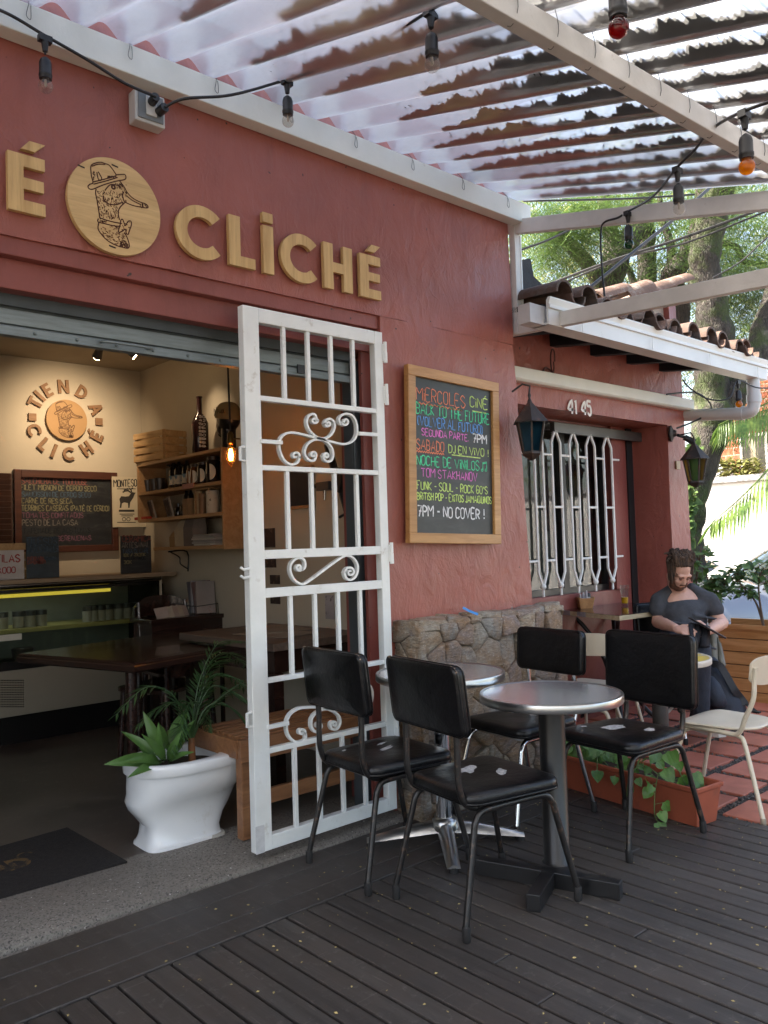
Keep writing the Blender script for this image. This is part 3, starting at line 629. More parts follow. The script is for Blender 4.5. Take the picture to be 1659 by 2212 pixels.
# ================================================================== white steel gate
YG = 2.88; YF = YG-.02
gp = lambda x, y: oy(x, y, YF)
def g3(x, y): return gp(493.7+x*.2481, 630.9+y*.2481)
def g4(x, y): return gp(493.7+x*.3224, 1152+y*.3224)
GX0, GX1 = 1.842, 2.618; GZ0, GZ1 = .066, 2.305
gate = wthing('metal_gate', 'white painted steel gate leaf with scrollwork closing half the shop opening', 'gate', (GX0, YG, GZ0))
fr = MB(); fr.box((GX0, YF, GZ0), (GX0+.078, YG+.02, GZ1)); fr.box((GX1-.05, YF, GZ0), (GX1, YG+.02, GZ1)); fr.box((GX0+.078, YF+.001, GZ1-.062), (GX1-.05, YG+.019, GZ1)); fr.box((GX0+.078, YF+.001, GZ0), (GX1-.05, YG+.019, GZ0+.058))
fr.build('frame', WHITE, gate, bevel=.003)
zt = lambda q: q.z
rails = {'a': g3(700, 968).z, 'b': g3(800, 1550).z, 'c0': g4(600, 100).z, 'c1': g4(600, 158).z, 'd0': g4(600, 345).z, 'd1': g4(600, 405).z, 'e': g4(400, 968).z, 'f': g4(500, 1408).z}
def rail(z0, z1): MB().box((GX0+.078, YF+.002, z0), (GX1-.05, YG+.012, z1)).build('rail', WHITE, gate, bevel=.002)
rail(rails['a']-.011, rails['a']+.011); rail(rails['b']-.011, rails['b']+.011); rail(rails['c1'], rails['c0']); rail(rails['d1'], rails['d0']); rail(rails['e']-.010, rails['e']+.010); rail(rails['f']-.011, rails['f']+.011)
def bars(z0, z1, xs):
    for x in xs: MB().box((x-.009, YF+.004, z0), (x+.009, YF+.022, z1)).build('bar', WHITE, gate, bevel=.0015)
bx4 = [GX0+.078 + (GX1-.05-GX0-.078)*k/5 for k in (1, 2, 3, 4)]
bars(rails['a']+.011, GZ1-.062, bx4); bars(rails['c0'], rails['b']-.011, bx4); bars(rails['e']+.010, rails['d1'], bx4); bars(GZ0+.058, rails['f']-.011, bx4)
def scroll(pts, f, w=.021, name='scroll'):
    P = smooth_path([f(*q) for q in pts], 7); m = MB(); th = .0048; L = []
    for i, q in enumerate(P):
        t = (P[min(i+1, len(P)-1)]-P[max(i-1, 0)]).normalized(); s = Vector((-t.z, 0, t.x)).normalized()*th
        L.append([Vector((q.x, YF+.003, q.z))+s, Vector((q.x, YF+.003, q.z))-s, Vector((q.x, YF+.003+w, q.z))-s, Vector((q.x, YF+.003+w, q.z))+s])
    m.loft(L); return m.build(name, WHITE, gate, smooth=40)
def spiral(cx, cy, r0, a0, turns, n=12, r1=4):
    return [(cx+(r0+(r1-r0)*k/n)*math.cos(R_(a0)+turns*2*math.pi*k/n), cy+(r0+(r1-r0)*k/n)*math.sin(R_(a0)+turns*2*math.pi*k/n)) for k in range(n+1)]
scroll(spiral(590,1425,38,20,-1.0,10,6)[::-1]+[(628,1440),(605,1485),(550,1500),(490,1460),(452,1370),(455,1290),(490,1240),(550,1222),(640,1235),(760,1265),(880,1295),(1000,1322),(1075,1305),(1120,1250),(1125,1160),(1095,1085),(1040,1058),(990,1072),(968,1110),(985,1148)]+spiral(1022,1125,36,150,-1.1,9,6), g3)
scroll(spiral(755,1115,30,0,1.1,10,5)[::-1]+[(775,1110),(762,1070),(735,1060),(700,1085),(690,1140),(715,1205),(770,1258),(810,1272),(860,1268),(905,1235),(930,1180),(925,1130),(890,1102),(855,1115),(842,1145)]+spiral(872,1145,28,180,-1.1,9,5), g3)
scroll(spiral(742,1415,28,0,-1.1,10,5)[::-1]+[(768,1430),(755,1462),(725,1468),(690,1445),(670,1395),(690,1330),(740,1290),(790,1282),(850,1295),(900,1345),(918,1410),(905,1460),(875,1475),(843,1460),(835,1430)]+spiral(858,1425,26,190,1.1,9,5), g3)
MB().bar(g3(275, 1298), g3(462, 1312), .018, .016).build('link_bar', WHITE, gate); MB().bar(g3(1130, 1232), g3(1290, 1243), .018, .016).build('link_bar', WHITE, gate)
scroll(spiral(478,228,24,30,1.3,12,4)[::-1]+[(500,245),(518,225),(515,185),(490,165),(455,172),(425,205),(420,255),(445,310),(485,338),(520,335),(600,280),(700,205),(770,158),(810,150),(850,175),(872,225),(860,285),(825,312),(795,300),(782,265)]+spiral(820,260,36,180,1.4,12,4), g4)
scroll(spiral(495,1335,26,20,-1.1,10,4)[::-1]+[(522,1345),(522,1380),(490,1402),(445,1395),(405,1350),(395,1280),(415,1220),(465,1180),(530,1168),(610,1168),(700,1180),(800,1195),(900,1180),(960,1140),(970,1060),(940,1010),(895,1010)]+spiral(905,1040,28,200,1.1,9,4), g4)
scroll(spiral(610,1290,20,20,-1.1,10,4)[::-1]+[(625,1305),(612,1330),(585,1330),(562,1295),(565,1240),(600,1200),(650,1180),(700,1190),(745,1225),(755,1270),(735,1310),(705,1315),(690,1295)]+spiral(712,1280,20,190,1.1,9,4), g4)
MB().bar(g4(258, 1300), g4(398, 1270), .018, .016).build('link_bar', WHITE, gate)
for (x, y) in ((820, 760), (828, 852), (838, 1195), (848, 1570)):
    q = gp(x, y); h = MB(); h.cyl((GX1+.010, YF-.006, q.z-.05), (GX1+.010, YF-.006, q.z), .010); h.cyl((GX1+.010, YF-.006, q.z+.001), (GX1+.010, YF-.006, q.z+.05), .0088); h.box((GX1-.004, YF-.004, q.z-.04), (GX1+.014, YF+.006, q.z+.04)); h.build('hinge', WHITE, gate, smooth=40)
for (x, y) in ((531, 980), (546, 1555)):
    q = gp(x, y); h = MB(); h.tube([q+Vector((.0, .008, .03)), q+Vector((-.022, .008, .026)), q+Vector((-.022, .008, -.026)), q+Vector((0, .008, -.03))], .007, 6); h.build('latch_eye', WHITE, gate, smooth=40)
for y in (1228, 1246):
    q = gp(540, y); MB().tube([q, q+Vector((-.03, 0, -.004)), q+Vector((-.045, 0, .006))], .006, 6).build('hook', WHITE, gate, smooth=40)
MB().box((GX0-.001, YF-.0015, GZ0), (GX0+.04, YF, GZ0+.11)).build('repair_plate', pm('gate_repair_grey', (.55, .55, .56), .5, var=.15, vs=30), gate)

# ================================================================== chalkboard on the wall
def zb(x, y): return 850.3+x*.2108, 740.6+y*.2108
YB = 2.905
bp = lambda x, y: oy(*zb(x, y), YB-.03)
tl, tr, br_, bl_ = bp(150, 215), bp(1085, 410), bp(1098, 2065), bp(165, 2050)
cb = wthing('chalkboard', 'chalkboard in a yellow pine frame with coloured handwriting on the red wall', 'chalkboard', (tl+br_)/2)
PINE = wood('pine_frame', (.42, .20, .06), (.60, .33, .12), 1.2, 0, .5, coat=.1, isl=.3)
cen = (tl+tr+br_+bl_)/4; U = ((tr-tl)+(br_-bl_)).normalized(); V = Vector((-U.z, 0, U.x)); bw = ((tr-tl).length+(br_-bl_).length)/2; bh = ((tl-bl_).length+(tr-br_).length)/2
fm = MB(); FWD = .052; Mb = Matrix((U, Vector((0, 1, 0)), V)).transposed()
cF = Vector((cen.x, YB-.014, cen.z))
fm.obox(cF+V*(bh/2-FWD/2), (bw, .034, FWD), Mb); fm.obox(cF-V*(bh/2-FWD/2), (bw, .034, FWD), Mb); fm.obox(cF-U*(bw/2-FWD/2), (FWD, .033, bh-2*FWD), Mb); fm.obox(cF+U*(bw/2-FWD/2), (FWD, .033, bh-2*FWD), Mb)
fm.build('frame', PINE, cb, bevel=.003)
def mat_board(name, c=(.019, .022, .022)):
    if name in MATS: return MATS[name]
    m, n, p = newmat(name); co = obc(n); f = n.noise(n.map(co, (1, 1, 2.5)), 3.5, 6, .65); g = n.noise(co, 12, 6, .7)
    cc = n.mix(n.ramp(f, .35, .75), c, tuple(k*2.3 for k in c)); cc = n.mix(n.math('MULTIPLY', n.ramp(g, .55, .8), .3), cc, (.10, .12, .10)); sm = n.noise(n.map(co, (2.2, 1, 9), (0, .25, 0)), 2.4, 5, .6, 1.2); cc = n.mix(n.math('MULTIPLY', n.ramp(sm, .52, .76), .40), cc, (.085, .088, .088)); n.l.new(cc, p.inputs['Base Color']); p.inputs['Roughness'].default_value = .5; MATS[name] = m; return m
MB().obox(cF+Vector((0, .006, 0)), (bw-2*FWD, .012, bh-2*FWD), Mb).build('board', mat_board('board_black'), cb)
CHK = {k: pm('chalk_'+k, lin(v), .9, var=.38, vs=70) for k, v in dict(coral='#F08868', lime='#C8F080', green='#58D8A0', blue='#6CA4F4', pink='#E07CC8', white='#E8EEF2').items()}
inner_w = bw-2*FWD; inner_h = bh-2*FWD
yb_ = cF.y+.006-.006
def bpt(fx, fy): return Vector((cF.x, yb_, cF.z)) + U*((fx-.5)*inner_w) + V*((fy-.5)*inner_h)
rg = random.Random(12)
def chalk(col, fn, name='chalk_writing'): m = MB(); fn(m); return m.build(name, CHK[col], cb, normals=False)
def bt(text, col, x0, x1, yb, h, wd=.0050): chalk(col, lambda m: write(m, text, bpt(x0, yb), bpt(x1, yb), h*inner_h, wd, V, NV, .0016, rg, .3))
def wave(col, x0, x1, y, a=.004, n=24): chalk(col, lambda m: stroke(m, smooth_path([bpt(x0+(x1-x0)*k/n, y)+V*(a*(1 if k % 2 else -1)) for k in range(n+1)], 3), .0055, NV, .0016), 'chalk_underline')
bt('MiERCOLES', 'coral', .03, .64, .852, .080); wave('coral', .045, .60, .832)
bt('CiNÉ', 'lime', .71, .95, .868, .066); wave('lime', .74, .93, .840, .0, 3)
bt('BACK TO THE FUTURE', 'green', .025, .97, .765, .070)
bt('(VOLVER AL FUTURO)', 'blue', .03, .87, .690, .060)
bt('SEGUNDA PARTE.', 'pink', .09, .68, .628, .043); bt('7PM', 'white', .74, .93, .625, .058, .0075)
bt('SABADO', 'coral', .025, .36, .534, .066); wave('coral', .02, .36, .520)
bt('DJ EN ViVO !', 'lime', .42, .95, .536, .052); wave('lime', .46, .84, .522, .0, 3)
bt('NOCHE DE ViNiLOS', 'green', .025, .82, .434, .062)
m = MB()
for q in ([(.872,.442),(.872,.492),(.925,.500),(.925,.445)], [(.872,.485),(.925,.492)]): stroke(m, [bpt(*k) for k in q], .005, NV, .0016)
for c in ((.862, .440), (.915, .443)): stroke(m, [bpt(c[0]+.012*math.cos(k*.7), c[1]+.008*math.sin(k*.7)) for k in range(10)], .004, NV, .0016)
m.build('chalk_music_notes', CHK['green'], cb, normals=False)
bt('TOM STAKHANOV', 'pink', .075, .79, .360, .054)
bt('FUNK - SOUL - ROCK 60\'S', 'lime', .025, .93, .277, .052); bt('BRiTiSH POP - EXiTOS JAMAiQUiNOS', 'lime', .025, .985, .212, .046)
bt('7PM - NO COVER !', 'white', .03, .88, .105, .066, .0075)
# ================================================================== cafe chairs
VINYL = pm('black_vinyl', (.005, .005, .006), .30, var=.3, vs=4, bump=.22, bs=16, rvar=.06, col2=(.020, .018, .017), c2s=14, c2t=(.66, .8), spec=.38)
LEGM = pm('chipped_black_tube', (.012, .011, .011), .32, var=.3, col2=(.085, .05, .034), c2s=26, c2t=(.56, .66), bump=.12, bs=60)
CHROME = pm('chrome_tube', (.62, .63, .65), .12, metal=1, var=.05); ALU = pm('cast_aluminium', (.50, .50, .49), .28, metal=1, var=.1, vs=6)
RUB = pm('rubber_foot_black', (.014, .013, .013), .7)
FOAM = pm('torn_foam', (.50, .50, .52), .95, var=.3, vs=60, bump=.6, bs=120)
def rrect(hx, hy, r, n=6):
    """rounded rectangle outline, counter-clockwise"""
    out = []
    for cx, cy, a0 in ((hx-r, hy-r, 0), (-hx+r, hy-r, 90), (-hx+r, -hy+r, 180), (hx-r, -hy+r, 270)):
        for k in range(n+1): a = R_(a0+90*k/n); out.append((cx+r*math.cos(a), cy+r*math.sin(a)))
    return out
def pad(mb, outline, th, rd, fn, bulge=0, sub=5):
    """cushion: outline (u, v), thickness along w; rim rounded by rd; faces bulged"""
    def sc(k): return [(u*k, v*k) for u, v in outline]
    m = max(max(abs(u), abs(v)) for u, v in outline); rings = []
    for s, w in ((.0, th/2+bulge), (.35, th/2+bulge*.85), (.65, th/2+bulge*.5), (1-rd*1.8/m, th/2+bulge*.08), (1-rd*.45/m, th/2-rd*.25), (1, th/2-rd), (1, -th/2+rd), (1-rd*.45/m, -th/2+rd*.25), (1-rd*1.8/m, -th/2), (.5, -th/2), (0, -th/2)):
        rings.append([fn(u, v, w) for u, v in sc(max(s, 1e-4))])
    mb.loft(rings)
def chair_parts(t, back_w=.212, back_h=.235, back_top=.885, metal=LEGM, seat_z=.455, tears=(), lean=.05, rearpost=True, scuff=False):
    ol = rrect(.205, .20, .06)
    def sf(u, v, w):
        k = 1+.06*(u/.2); return Vector((u, v*k, seat_z-.026+w - .006*math.cos(u*7)*0 - .012*max(0, 1-((u)/.16)**2-(v/.16)**2)*(w > 0)))
    m = MB(); pad(m, ol, .048, .014, sf, .010); seat = m.build('seat', VINYL, t, smooth=60)
    pi = MB(); pi.tube([sf(u*1.002, v*1.002, -.012)+Vector((0, 0, 0)) for u, v in ol], .0035, 6, close=True); pi.build('piping', VINYL, seat, smooth=60)
    if tears:
        tm = MB(); rg = random.Random(int(abs(tears[0][0])*1e4)+3)
        for (x, y, r, asp, ang) in tears:
            n = 23; pts = []
            for k in range(n):
                a = 2*math.pi*k/n; rr = r*(.66+.55*fz(x*77+3, math.cos(a)*1.1, math.sin(a)*1.1)+.22*rg.random()); p = Vector((rr*math.cos(a), rr*asp*math.sin(a), 0)); p = Matrix.Rotation(ang, 3, 'Z') @ p; u, v = x+p.x, y+p.y
                pts.append(sf(u, v, .024+.0105*max(0, 1-(max(abs(u), abs(v))/.2)**1.7))+Vector((0, 0, .0015)))
            c = sum(pts, Vector())/n; tm.add(pts+[c+Vector((0, 0, .001))], [(k, (k+1) % n, n) for k in range(n)])
        tm.build('torn_patch', FOAM, seat)
    w = back_w; hb = back_h/2; zc_ = back_top-hb; ob = rrect(w, hb, .03)
    def bf(u, v, q): return Vector((-.215 - lean*(v+zc_-.45)/.45*1.0 + .9*(.10*u*u/.034*.12) + q, u, zc_+v))
    m = MB(); pad(m, ob, .036, .010, bf, .004); bk = m.build('backrest', VINYL, t, smooth=60)
    pi = MB()
    for q in (.0125, -.0125): pi.tube([bf(u*1.0, v*1.0, q) for u, v in ob], .003, 6, close=True)
    pi.build('piping', VINYL, bk, smooth=60)
    if scuff:
        sm = MB(); rg = random.Random(5)
        for k in range(14):
            u, v = ob[rg.randrange(3, 12)]; c = bf(u, v, rg.uniform(-.014, -.008)); sm.ball(c, rg.uniform(.003, .006), 6, (.6, 1, .8))
        sm.build('scuffed_corner', pm('scuff_tan', (.30, .22, .16), .9), bk)
    r = .0115
    for s in (-1, 1):
        y = s*.150; p0 = bf(y, -hb+.10, 0)
        path = [p0+Vector((.0, 0, .02)), bf(y, -hb-.01, .004), Vector((-.225, y, seat_z+.08)), Vector((-.222, y, seat_z+.02)), Vector((-.20, y, seat_z-.035)), Vector((-.15, y, seat_z-.058)), Vector((-.08, y, seat_z-.062)), Vector((.10, y, seat_z-.06))]
        MB().tube(smooth_path(path, 6), r, 10).build('back_post', metal, t, smooth=60)
    zl = seat_z-.064
    for s in (-1, 1):
        y0 = s*.168; y1 = s*.205
        for e in (-1, 1):
            xt, xf = e*.13, e*.255
            path = [Vector((0, y0, zl)), Vector((xt*.6, y0, zl)), Vector((xt+e*.015, y0+s*.002, zl-.004)), Vector((xt+e*.045, y0+s*.006, zl-.03)), Vector((xt+e*.06, y0+s*.010, zl-.08)), Vector((xf, y1, .045))]
            lg = MB().tube(smooth_path(path, 6), r, 10).build('leg', metal, t, smooth=60)
            d = (path[-1]-path[-2]).normalized(); MB().lathe([(.0135, .05), (.0145, .046), (.0145, .004), (.012, 0)], Vector((xf, y1, 0))-Vector((d.x, d.y, 0))*.0, 12).build('rubber_foot', RUB, lg, smooth=50)
    MB().box((-.15, -.165, zl-.004), (-.13, .165, zl+.010)).box((.13, -.165, zl-.004), (.15, .165, zl+.010)).build('cross_bar', metal, t)
def bchair(label, x, y, deg, **kw):
    t = thing('cafe_chair', label, 'chair', (x, y, 0), R_(deg), 'black vinyl cafe chairs on the deck'); chair_parts(t, **kw); return t
bchair('black chair in front of the gate, backrest highest beside the white bars', 2.275, 2.545, -5, tears=((.02, .02, .065, .25, .4), (.05, .09, .04, .25, .2), (-.14, .10, .012, .7, 0)), scuff=True)
bchair('black chair with torn seat nearest the black pedestal, back turned to the viewer', 2.275, 2.025, -9, tears=((-.01, .07, .080, .48, .7), (.07, -.03, .055, .42, .9), (-.02, -.13, .007, .8, 0)), scuff=True)
bchair('black chair with bright chrome legs tucked beside the stone wall', 3.12, 2.515, 174, back_h=.205, back_top=.85, metal=CHROME, lean=.03)
bchair('black chair with white foam tears facing the round table from the planter', 3.20, 2.015, 174, back_w=.235, back_h=.315, back_top=.855, lean=.02, tears=((.0, -.05, .080, .55, .2), (-.06, .10, .055, .5, .6), (.10, -.13, .025, .5, 0)))
# ------------------------------------------------------------------ cream chairs
CRM = pm('cream_paint', (.62, .55, .43), .4, var=.06, vs=6, col2=(.10, .075, .055), c2s=24, c2t=(.69, .74), bump=.05, bs=30)
def cream_chair(label, x, y, deg):
    t = thing('cream_chair', label, 'chair', (x, y, -.022), R_(deg), 'cream metal chairs on the terracotta'); sz = .455; t.scale = (.9, .9, .9)
    ol = rrect(.215, .205, .13, 8)
    def sf(u, v, w): return Vector((u, v*(1+.12*u/.2), sz+w - .016*math.exp(-((u+.03)**2+v*v)/.014) - .018*max(0, (u-.12)/.09)**2))
    m = MB(); pad(m, ol, .016, .007, sf, .0); m.build('seat', CRM, t, smooth=70)
    def bf(u, v, q): 
        a = u/.23; return Vector((-.265+.085*(1-math.cos(a*1.1))*1.15+q-.14*(v+.08), .23*math.sin(a*1.1)*1.02, .76+v))
    m = MB(); ob = rrect(.22, .075, .06, 8); rows = []
    n = 24
    for k in range(n+1):
        u = -.22+.44*k/n; h = .075*(1-abs(u/.235)**5)**.5; rows.append([bf(u, -h, .006), bf(u, h, .006), bf(u, h, -.006), bf(u, -h, -.006)])
    m.loft(rows); m.build('backrest', CRM, t, smooth=50)
    for s in (-1, 1):
        y0 = s*.195
        path = [bf(s*.20, .02, -.010), bf(s*.20, -.05, -.012), Vector((-.235, s*.205, .62)), Vector((-.19, s*.205, .52)), Vector((-.165, s*.20, .46)), Vector((-.13, s*.195, .43)), Vector((-.05, y0, .432)), Vector((.16, s*.18, .436))]
        MB().tube(smooth_path(path, 6), .0125, 10).build('back_tube', CRM, t, smooth=60)
        for e in (-1, 1):
            xt, xf = e*.11, e*.265
            lg = MB().tube(smooth_path([Vector((0, s*.165, .424)), Vector((xt*.7, s*.165, .424)), Vector((xt+e*.03, s*.168, .415)), Vector((xt+e*.065, s*.178, .36)), Vector((xf, s*.225, .03))], 6), .012, 10).build('leg', CRM, t, smooth=60)
            MB().lathe([(.0125, .04), (.014, .036), (.014, .004), (.011, 0)], Vector((xf, s*.225, 0)), 12).build('rubber_foot', pm('rubber_cream', (.30, .25, .19), .8), lg, smooth=50)
    return t
cream_chair('cream chair at the right edge with speckled round seat facing the small table', 3.94, 1.90, 91)
cream_chair('cream chair half hidden behind the brushed metal table and black chairs', 3.97, 2.74, -65)
cream_chair('cream chair with curved back against the red wall below the square table', 4.42, 2.93, 12)

# ================================================================== round metal tables
def mat_top():
    m, n, p = newmat('brushed_aluminium'); co = obc(n); a = n.noise(co, 5, 6, .7); b = n.noise(n.map(co, (1, 30, 1)), 8, 3, .6)
    n.l.new(n.mix(n.ramp(a, .3, .7), (.84, .84, .85), (.93, .93, .94)), p.inputs['Base Color']); p.inputs['Metallic'].default_value = .9
    n.l.new(n.math('MULTIPLY_ADD', a, .10, .15), p.inputs['Roughness']); bp_ = n('Bump', {'Strength': .02, 'Distance': .001, 'Height': n.math('ADD', b, n.noise(co, 25, 3))}); n.l.new(bp_.outputs[0], p.inputs['Normal']); return m
TOP = mat_top()
def tabletop(t, z, r, mat, rim=ALU):
    top = MB().lathe([(0, z-.028), (r-.01, z-.028), (r-.002, z-.026), (r-.0015, z-.001), (0, z-.001)], n=64).build('tabletop', mat, t, smooth=40)
    MB().lathe([(r-.006, z-.030), (r+.001, z-.030), (r+.003, z-.027), (r+.003, z-.003), (r+.001, z+.0008), (r-.008, z+.0012), (r-.010, z-.0005)], n=64, cap=False).build('rim', rim, top, smooth=50)
    return top
T1 = (2.625, 1.965); ta = thing('round_table', 'round metal table on a thick black pedestal with flat black bar feet', 'table', (*T1, 0), 0, 'round metal cafe tables')
tabletop(ta, .702, .272, TOP)
MB().lathe([(.12, .655), (.12, .672), (.055, .674)], n=24).build('mount_plate', BLACK, ta)
MB().lathe([(.058, .055), (.050, .062), (.050, .66)], n=28).build('pedestal', BLACK, ta, smooth=50)
o3 = Vector((*T1, 0)); P = lambda x, y, z: oz(x, y, z)-o3
fa, fb = P(1033, 1868, .03), P(1342, 1922, .03); fa.z = fb.z = .03
MB().bar(fa, fb, .05, .058).build('foot_bar', BLACK, ta, bevel=.002)
fc = P(1152, 1952, .03); fc.z = .031; fd = fa+(fb-fa)*.52; fd = fd+(fc-fd).normalized()*.026; fd.z = .031
MB().bar(fd, fc, .05, .058).build('foot_bar', BLACK, ta, bevel=.002)
q = [oz(x, y, 0) for x, y in ((980, 1884), (1118, 1812), (790, 1832))]
T2 = oz(962, 1800, .04); T2.z = 0
tb = thing('round_table', 'round metal table with chrome column and star foot, behind the black chairs', 'table', T2, 0, 'round metal cafe tables')
tabletop(tb, .735, .278, TOP)
MB().lathe([(.12, .688), (.12, .705), (.05, .707)], n=24).build('mount_plate', BLACK, tb)
MB().lathe([(.036, .09), (.036, .69)], n=28).build('pedestal', CHROME, tb, smooth=50)
hub = MB().lathe([(.05, .055), (.06, .07), (.055, .10), (.04, .115)], n=24).build('hub', ALU, tb, smooth=50)
q0 = q[0]-T2; a0 = math.atan2(q0.y, q0.x)
for k in range(4):
    a = a0+k*math.pi/2; d = Vector((math.cos(a), math.sin(a), 0)); s_ = Vector((-d.y, d.x, 0)); rows = []
    for i in range(9):
        f = i/8; wv = .036*(1-f*.25); zt_ = .10-.065*f**1.4; zb_ = .055-.035*f; c = d*(.03+.31*f); rows.append([c-s_*wv+Vector((0, 0, zb_)), c+s_*wv+Vector((0, 0, zb_)), c+s_*wv*.55+Vector((0, 0, zt_-.006)), c+Vector((0, 0, zt_)), c-s_*wv*.55+Vector((0, 0, zt_-.006))])
    lg = MB().loft(rows).build('leg', ALU, tb, smooth=60); MB().lathe([(.018, .022), (.018, 0)], d*.325, 12).build('glide', RUB, lg)
T3 = oz(1421, 1419, .645); T3.z = -.022
tc = thing('round_table', 'small pale round table on a dark post behind the black chair with torn seat', 'table', T3, 0, 'round metal cafe tables')
tabletop(tc, .668, .268, pm('worn_table_paint', (.32, .35, .36), .45, var=.2, vs=8, col2=(.62, .44, .06), c2s=5, c2t=(.50, .56)), pm('pale_rim', (.62, .58, .50), .45))
MB().lathe([(.042, .03), (.042, .645)], n=20).build('pedestal', pm('dark_post', (.05, .047, .045), .5, var=.2), tc, smooth=50)
MB().lathe([(.20, 0), (.20, .012), (.05, .03)], n=28).build('base_plate', BLACK, tc, smooth=50)
# ------------------------------------------------------------------ square table below the window
ts = wthing('square_table', 'dark square table with pale chipped edge under the barred window', 'table', (4.85, 3.0, -.02))
ZS = .79; cs = [oz(x, y, ZS) for x, y in ((1338, 1330), (1486, 1311), (1400, 1297), (1176, 1314))]
cs[2] = cs[1]+cs[3]-cs[0]
m = MB(); m.prism([(c.x, c.y) for c in cs], lambda u, v, d: Vector((u, v, d)), ZS-.002, ZS); ttop = m.build('tabletop', pm('black_gloss_laminate', (.022, .016, .015), .09, var=.3, vs=9, col2=(.16, .11, .08), c2s=22, c2t=(.70, .74)), ts)
m = MB(); ce = sum(cs, Vector())/4; m.prism([(c.x+(ce.x-c.x)*.002, c.y+(ce.y-c.y)*.002) for c in cs], lambda u, v, d: Vector((u, v, d)), ZS-.032, ZS-.002); m.build('edge', wood('raw_edge', (.42, .33, .20), (.60, .50, .34), 1, 0, .7), ttop)
m = MB()
for f0, f1 in ((.42, .53), (.63, .72), (.80, 1.001)): 
    a, b = cs[0]+(cs[3]-cs[0])*f0, cs[0]+(cs[3]-cs[0])*f1; n_ = (cs[3]-cs[0]).cross(Vector((0, 0, 1))).normalized()*-.002; m.bar(a+n_*0-Vector((0, 0, .016)), b-Vector((0, 0, .016)), .006, .031)
m.build('tape_wrap', pm('grey_tape', (.20, .19, .21), .4, var=.3, vs=30), ttop)
for k, (a, b) in enumerate(((0, 2), (1, 3), (2, 0), (3, 1))):
    top = ce+(cs[a]-ce)*.72; top.z = ZS-.035; bot = ce+(cs[a]-ce)*.20; foot = ce+(cs[a]-ce)*.66
    pts = [top+Vector((0, 0, 0)), ce+(cs[a]-ce)*.55+Vector((0, 0, -.075-(ce.z-ZS))), Vector((*(ce+(cs[a]-ce)*.32).xy, ZS-.22)), Vector((*(ce+(cs[a]-ce)*.14).xy, ZS-.42)), Vector((*(ce+(cs[a]-ce)*.16).xy, .25)), Vector((*(ce+(cs[a]-ce)*.40).xy, .06)), Vector((*foot.xy, -.018))]
    MB().tube(smooth_path(pts, 6), .015, 10).build('leg', BLACK, ts, smooth=60)
# ------------------------------------------------------------------ things on the square table
pb_ = oz(1262, 1313, ZS); bxk = thing('napkin_box', 'small slatted wooden box on the dark table holding napkins', 'box', pb_, R_(48))
WB = wood('box_wood', (.42, .20, .075), (.60, .33, .15), 1, 0, .5)
for s in (-1, 1):
    for k in range(3): MB().obox((0, s*(.043+.006*k), .018+k*.026), (.135+.012*k, .007, .022)).build('slat', WB, bxk, bevel=.001)
    m = MB(); m.prism([(-.042, 0), (.042, 0), (.056, .082), (.03, .074), (-.03, .074), (-.056, .082)], lambda u, v, d: Vector((s*d+s*.018*v/.08, u, v)), .066, .078); m.build('end_panel', WB, bxk, bevel=.001)
MB().box((-.066, -.040, 0), (.066, .040, .006)).build('bottom', WB, bxk)
nk = thing('napkin', 'folded white paper napkins standing in the wooden box', 'napkins', pb_+Vector((-.01, .01, .006)), R_(48))
for k in range(3):
    m = MB(); rows = []
    for i in range(7): f = i/6; rows.append([Vector((-.05+.07*f*.6, -.035+.02*k, .012+.118*(1-f)**.8+.0)), Vector((-.045+.07*f, -.029+.02*k+.012*math.sin(f*3), .010+.105*(1-f)))])
    rr = [[Vector((-.058, -.03+.022*k, .01)), Vector((-.062+.004*k, -.026+.022*k, .125-.012*k)), Vector((.055, -.02+.02*k, .06)), Vector((.055, -.026+.022*k, .01))], [Vector((-.058, -.024+.022*k, .01)), Vector((-.062+.004*k, -.018+.022*k, .123-.012*k)), Vector((.055, -.012+.02*k, .058)), Vector((.055, -.02+.022*k, .01))]]
    m.loft(rr); m.build('sheet', pm('white_paper', (.72, .70, .74), .8, var=.03), nk, bevel=.002)
pp = thing('pepper_shaker', 'white shaker with black cap standing in the napkin box', 'shaker', pb_+Vector((.035, -.015, .006)))
MB().lathe([(.017, 0), (.018, .06), (.014, .075)], n=16).build('body', pm('shaker_white', (.7, .7, .66), .3), pp, smooth=50); MB().lathe([(.0175, .072), (.0175, .092), (.010, .10), (0, .101)], n=16).build('cap', BLACK, pp, smooth=50)
pg = oz(1350, 1308, ZS); gl = thing('juice_glass', 'tall clear tumbler with a finger of orange juice on the dark table', 'glass', pg)
GLS = glassmat('clear_glass', (.90, .91, .91), fac=.97)
MB().lathe([(.022, 0), (.024, .004), (.034, .15), (.0325, .15), (.0235, .016), (0, .014)], n=28).build('tumbler', GLS, gl, smooth=50)
MB().lathe([(0, .0165), (.0222, .0170), (.0252, .060), (0, .060)], n=24).build('juice', pm('orange_juice', (.85, .42, .005), .35, var=.05), gl, smooth=40)

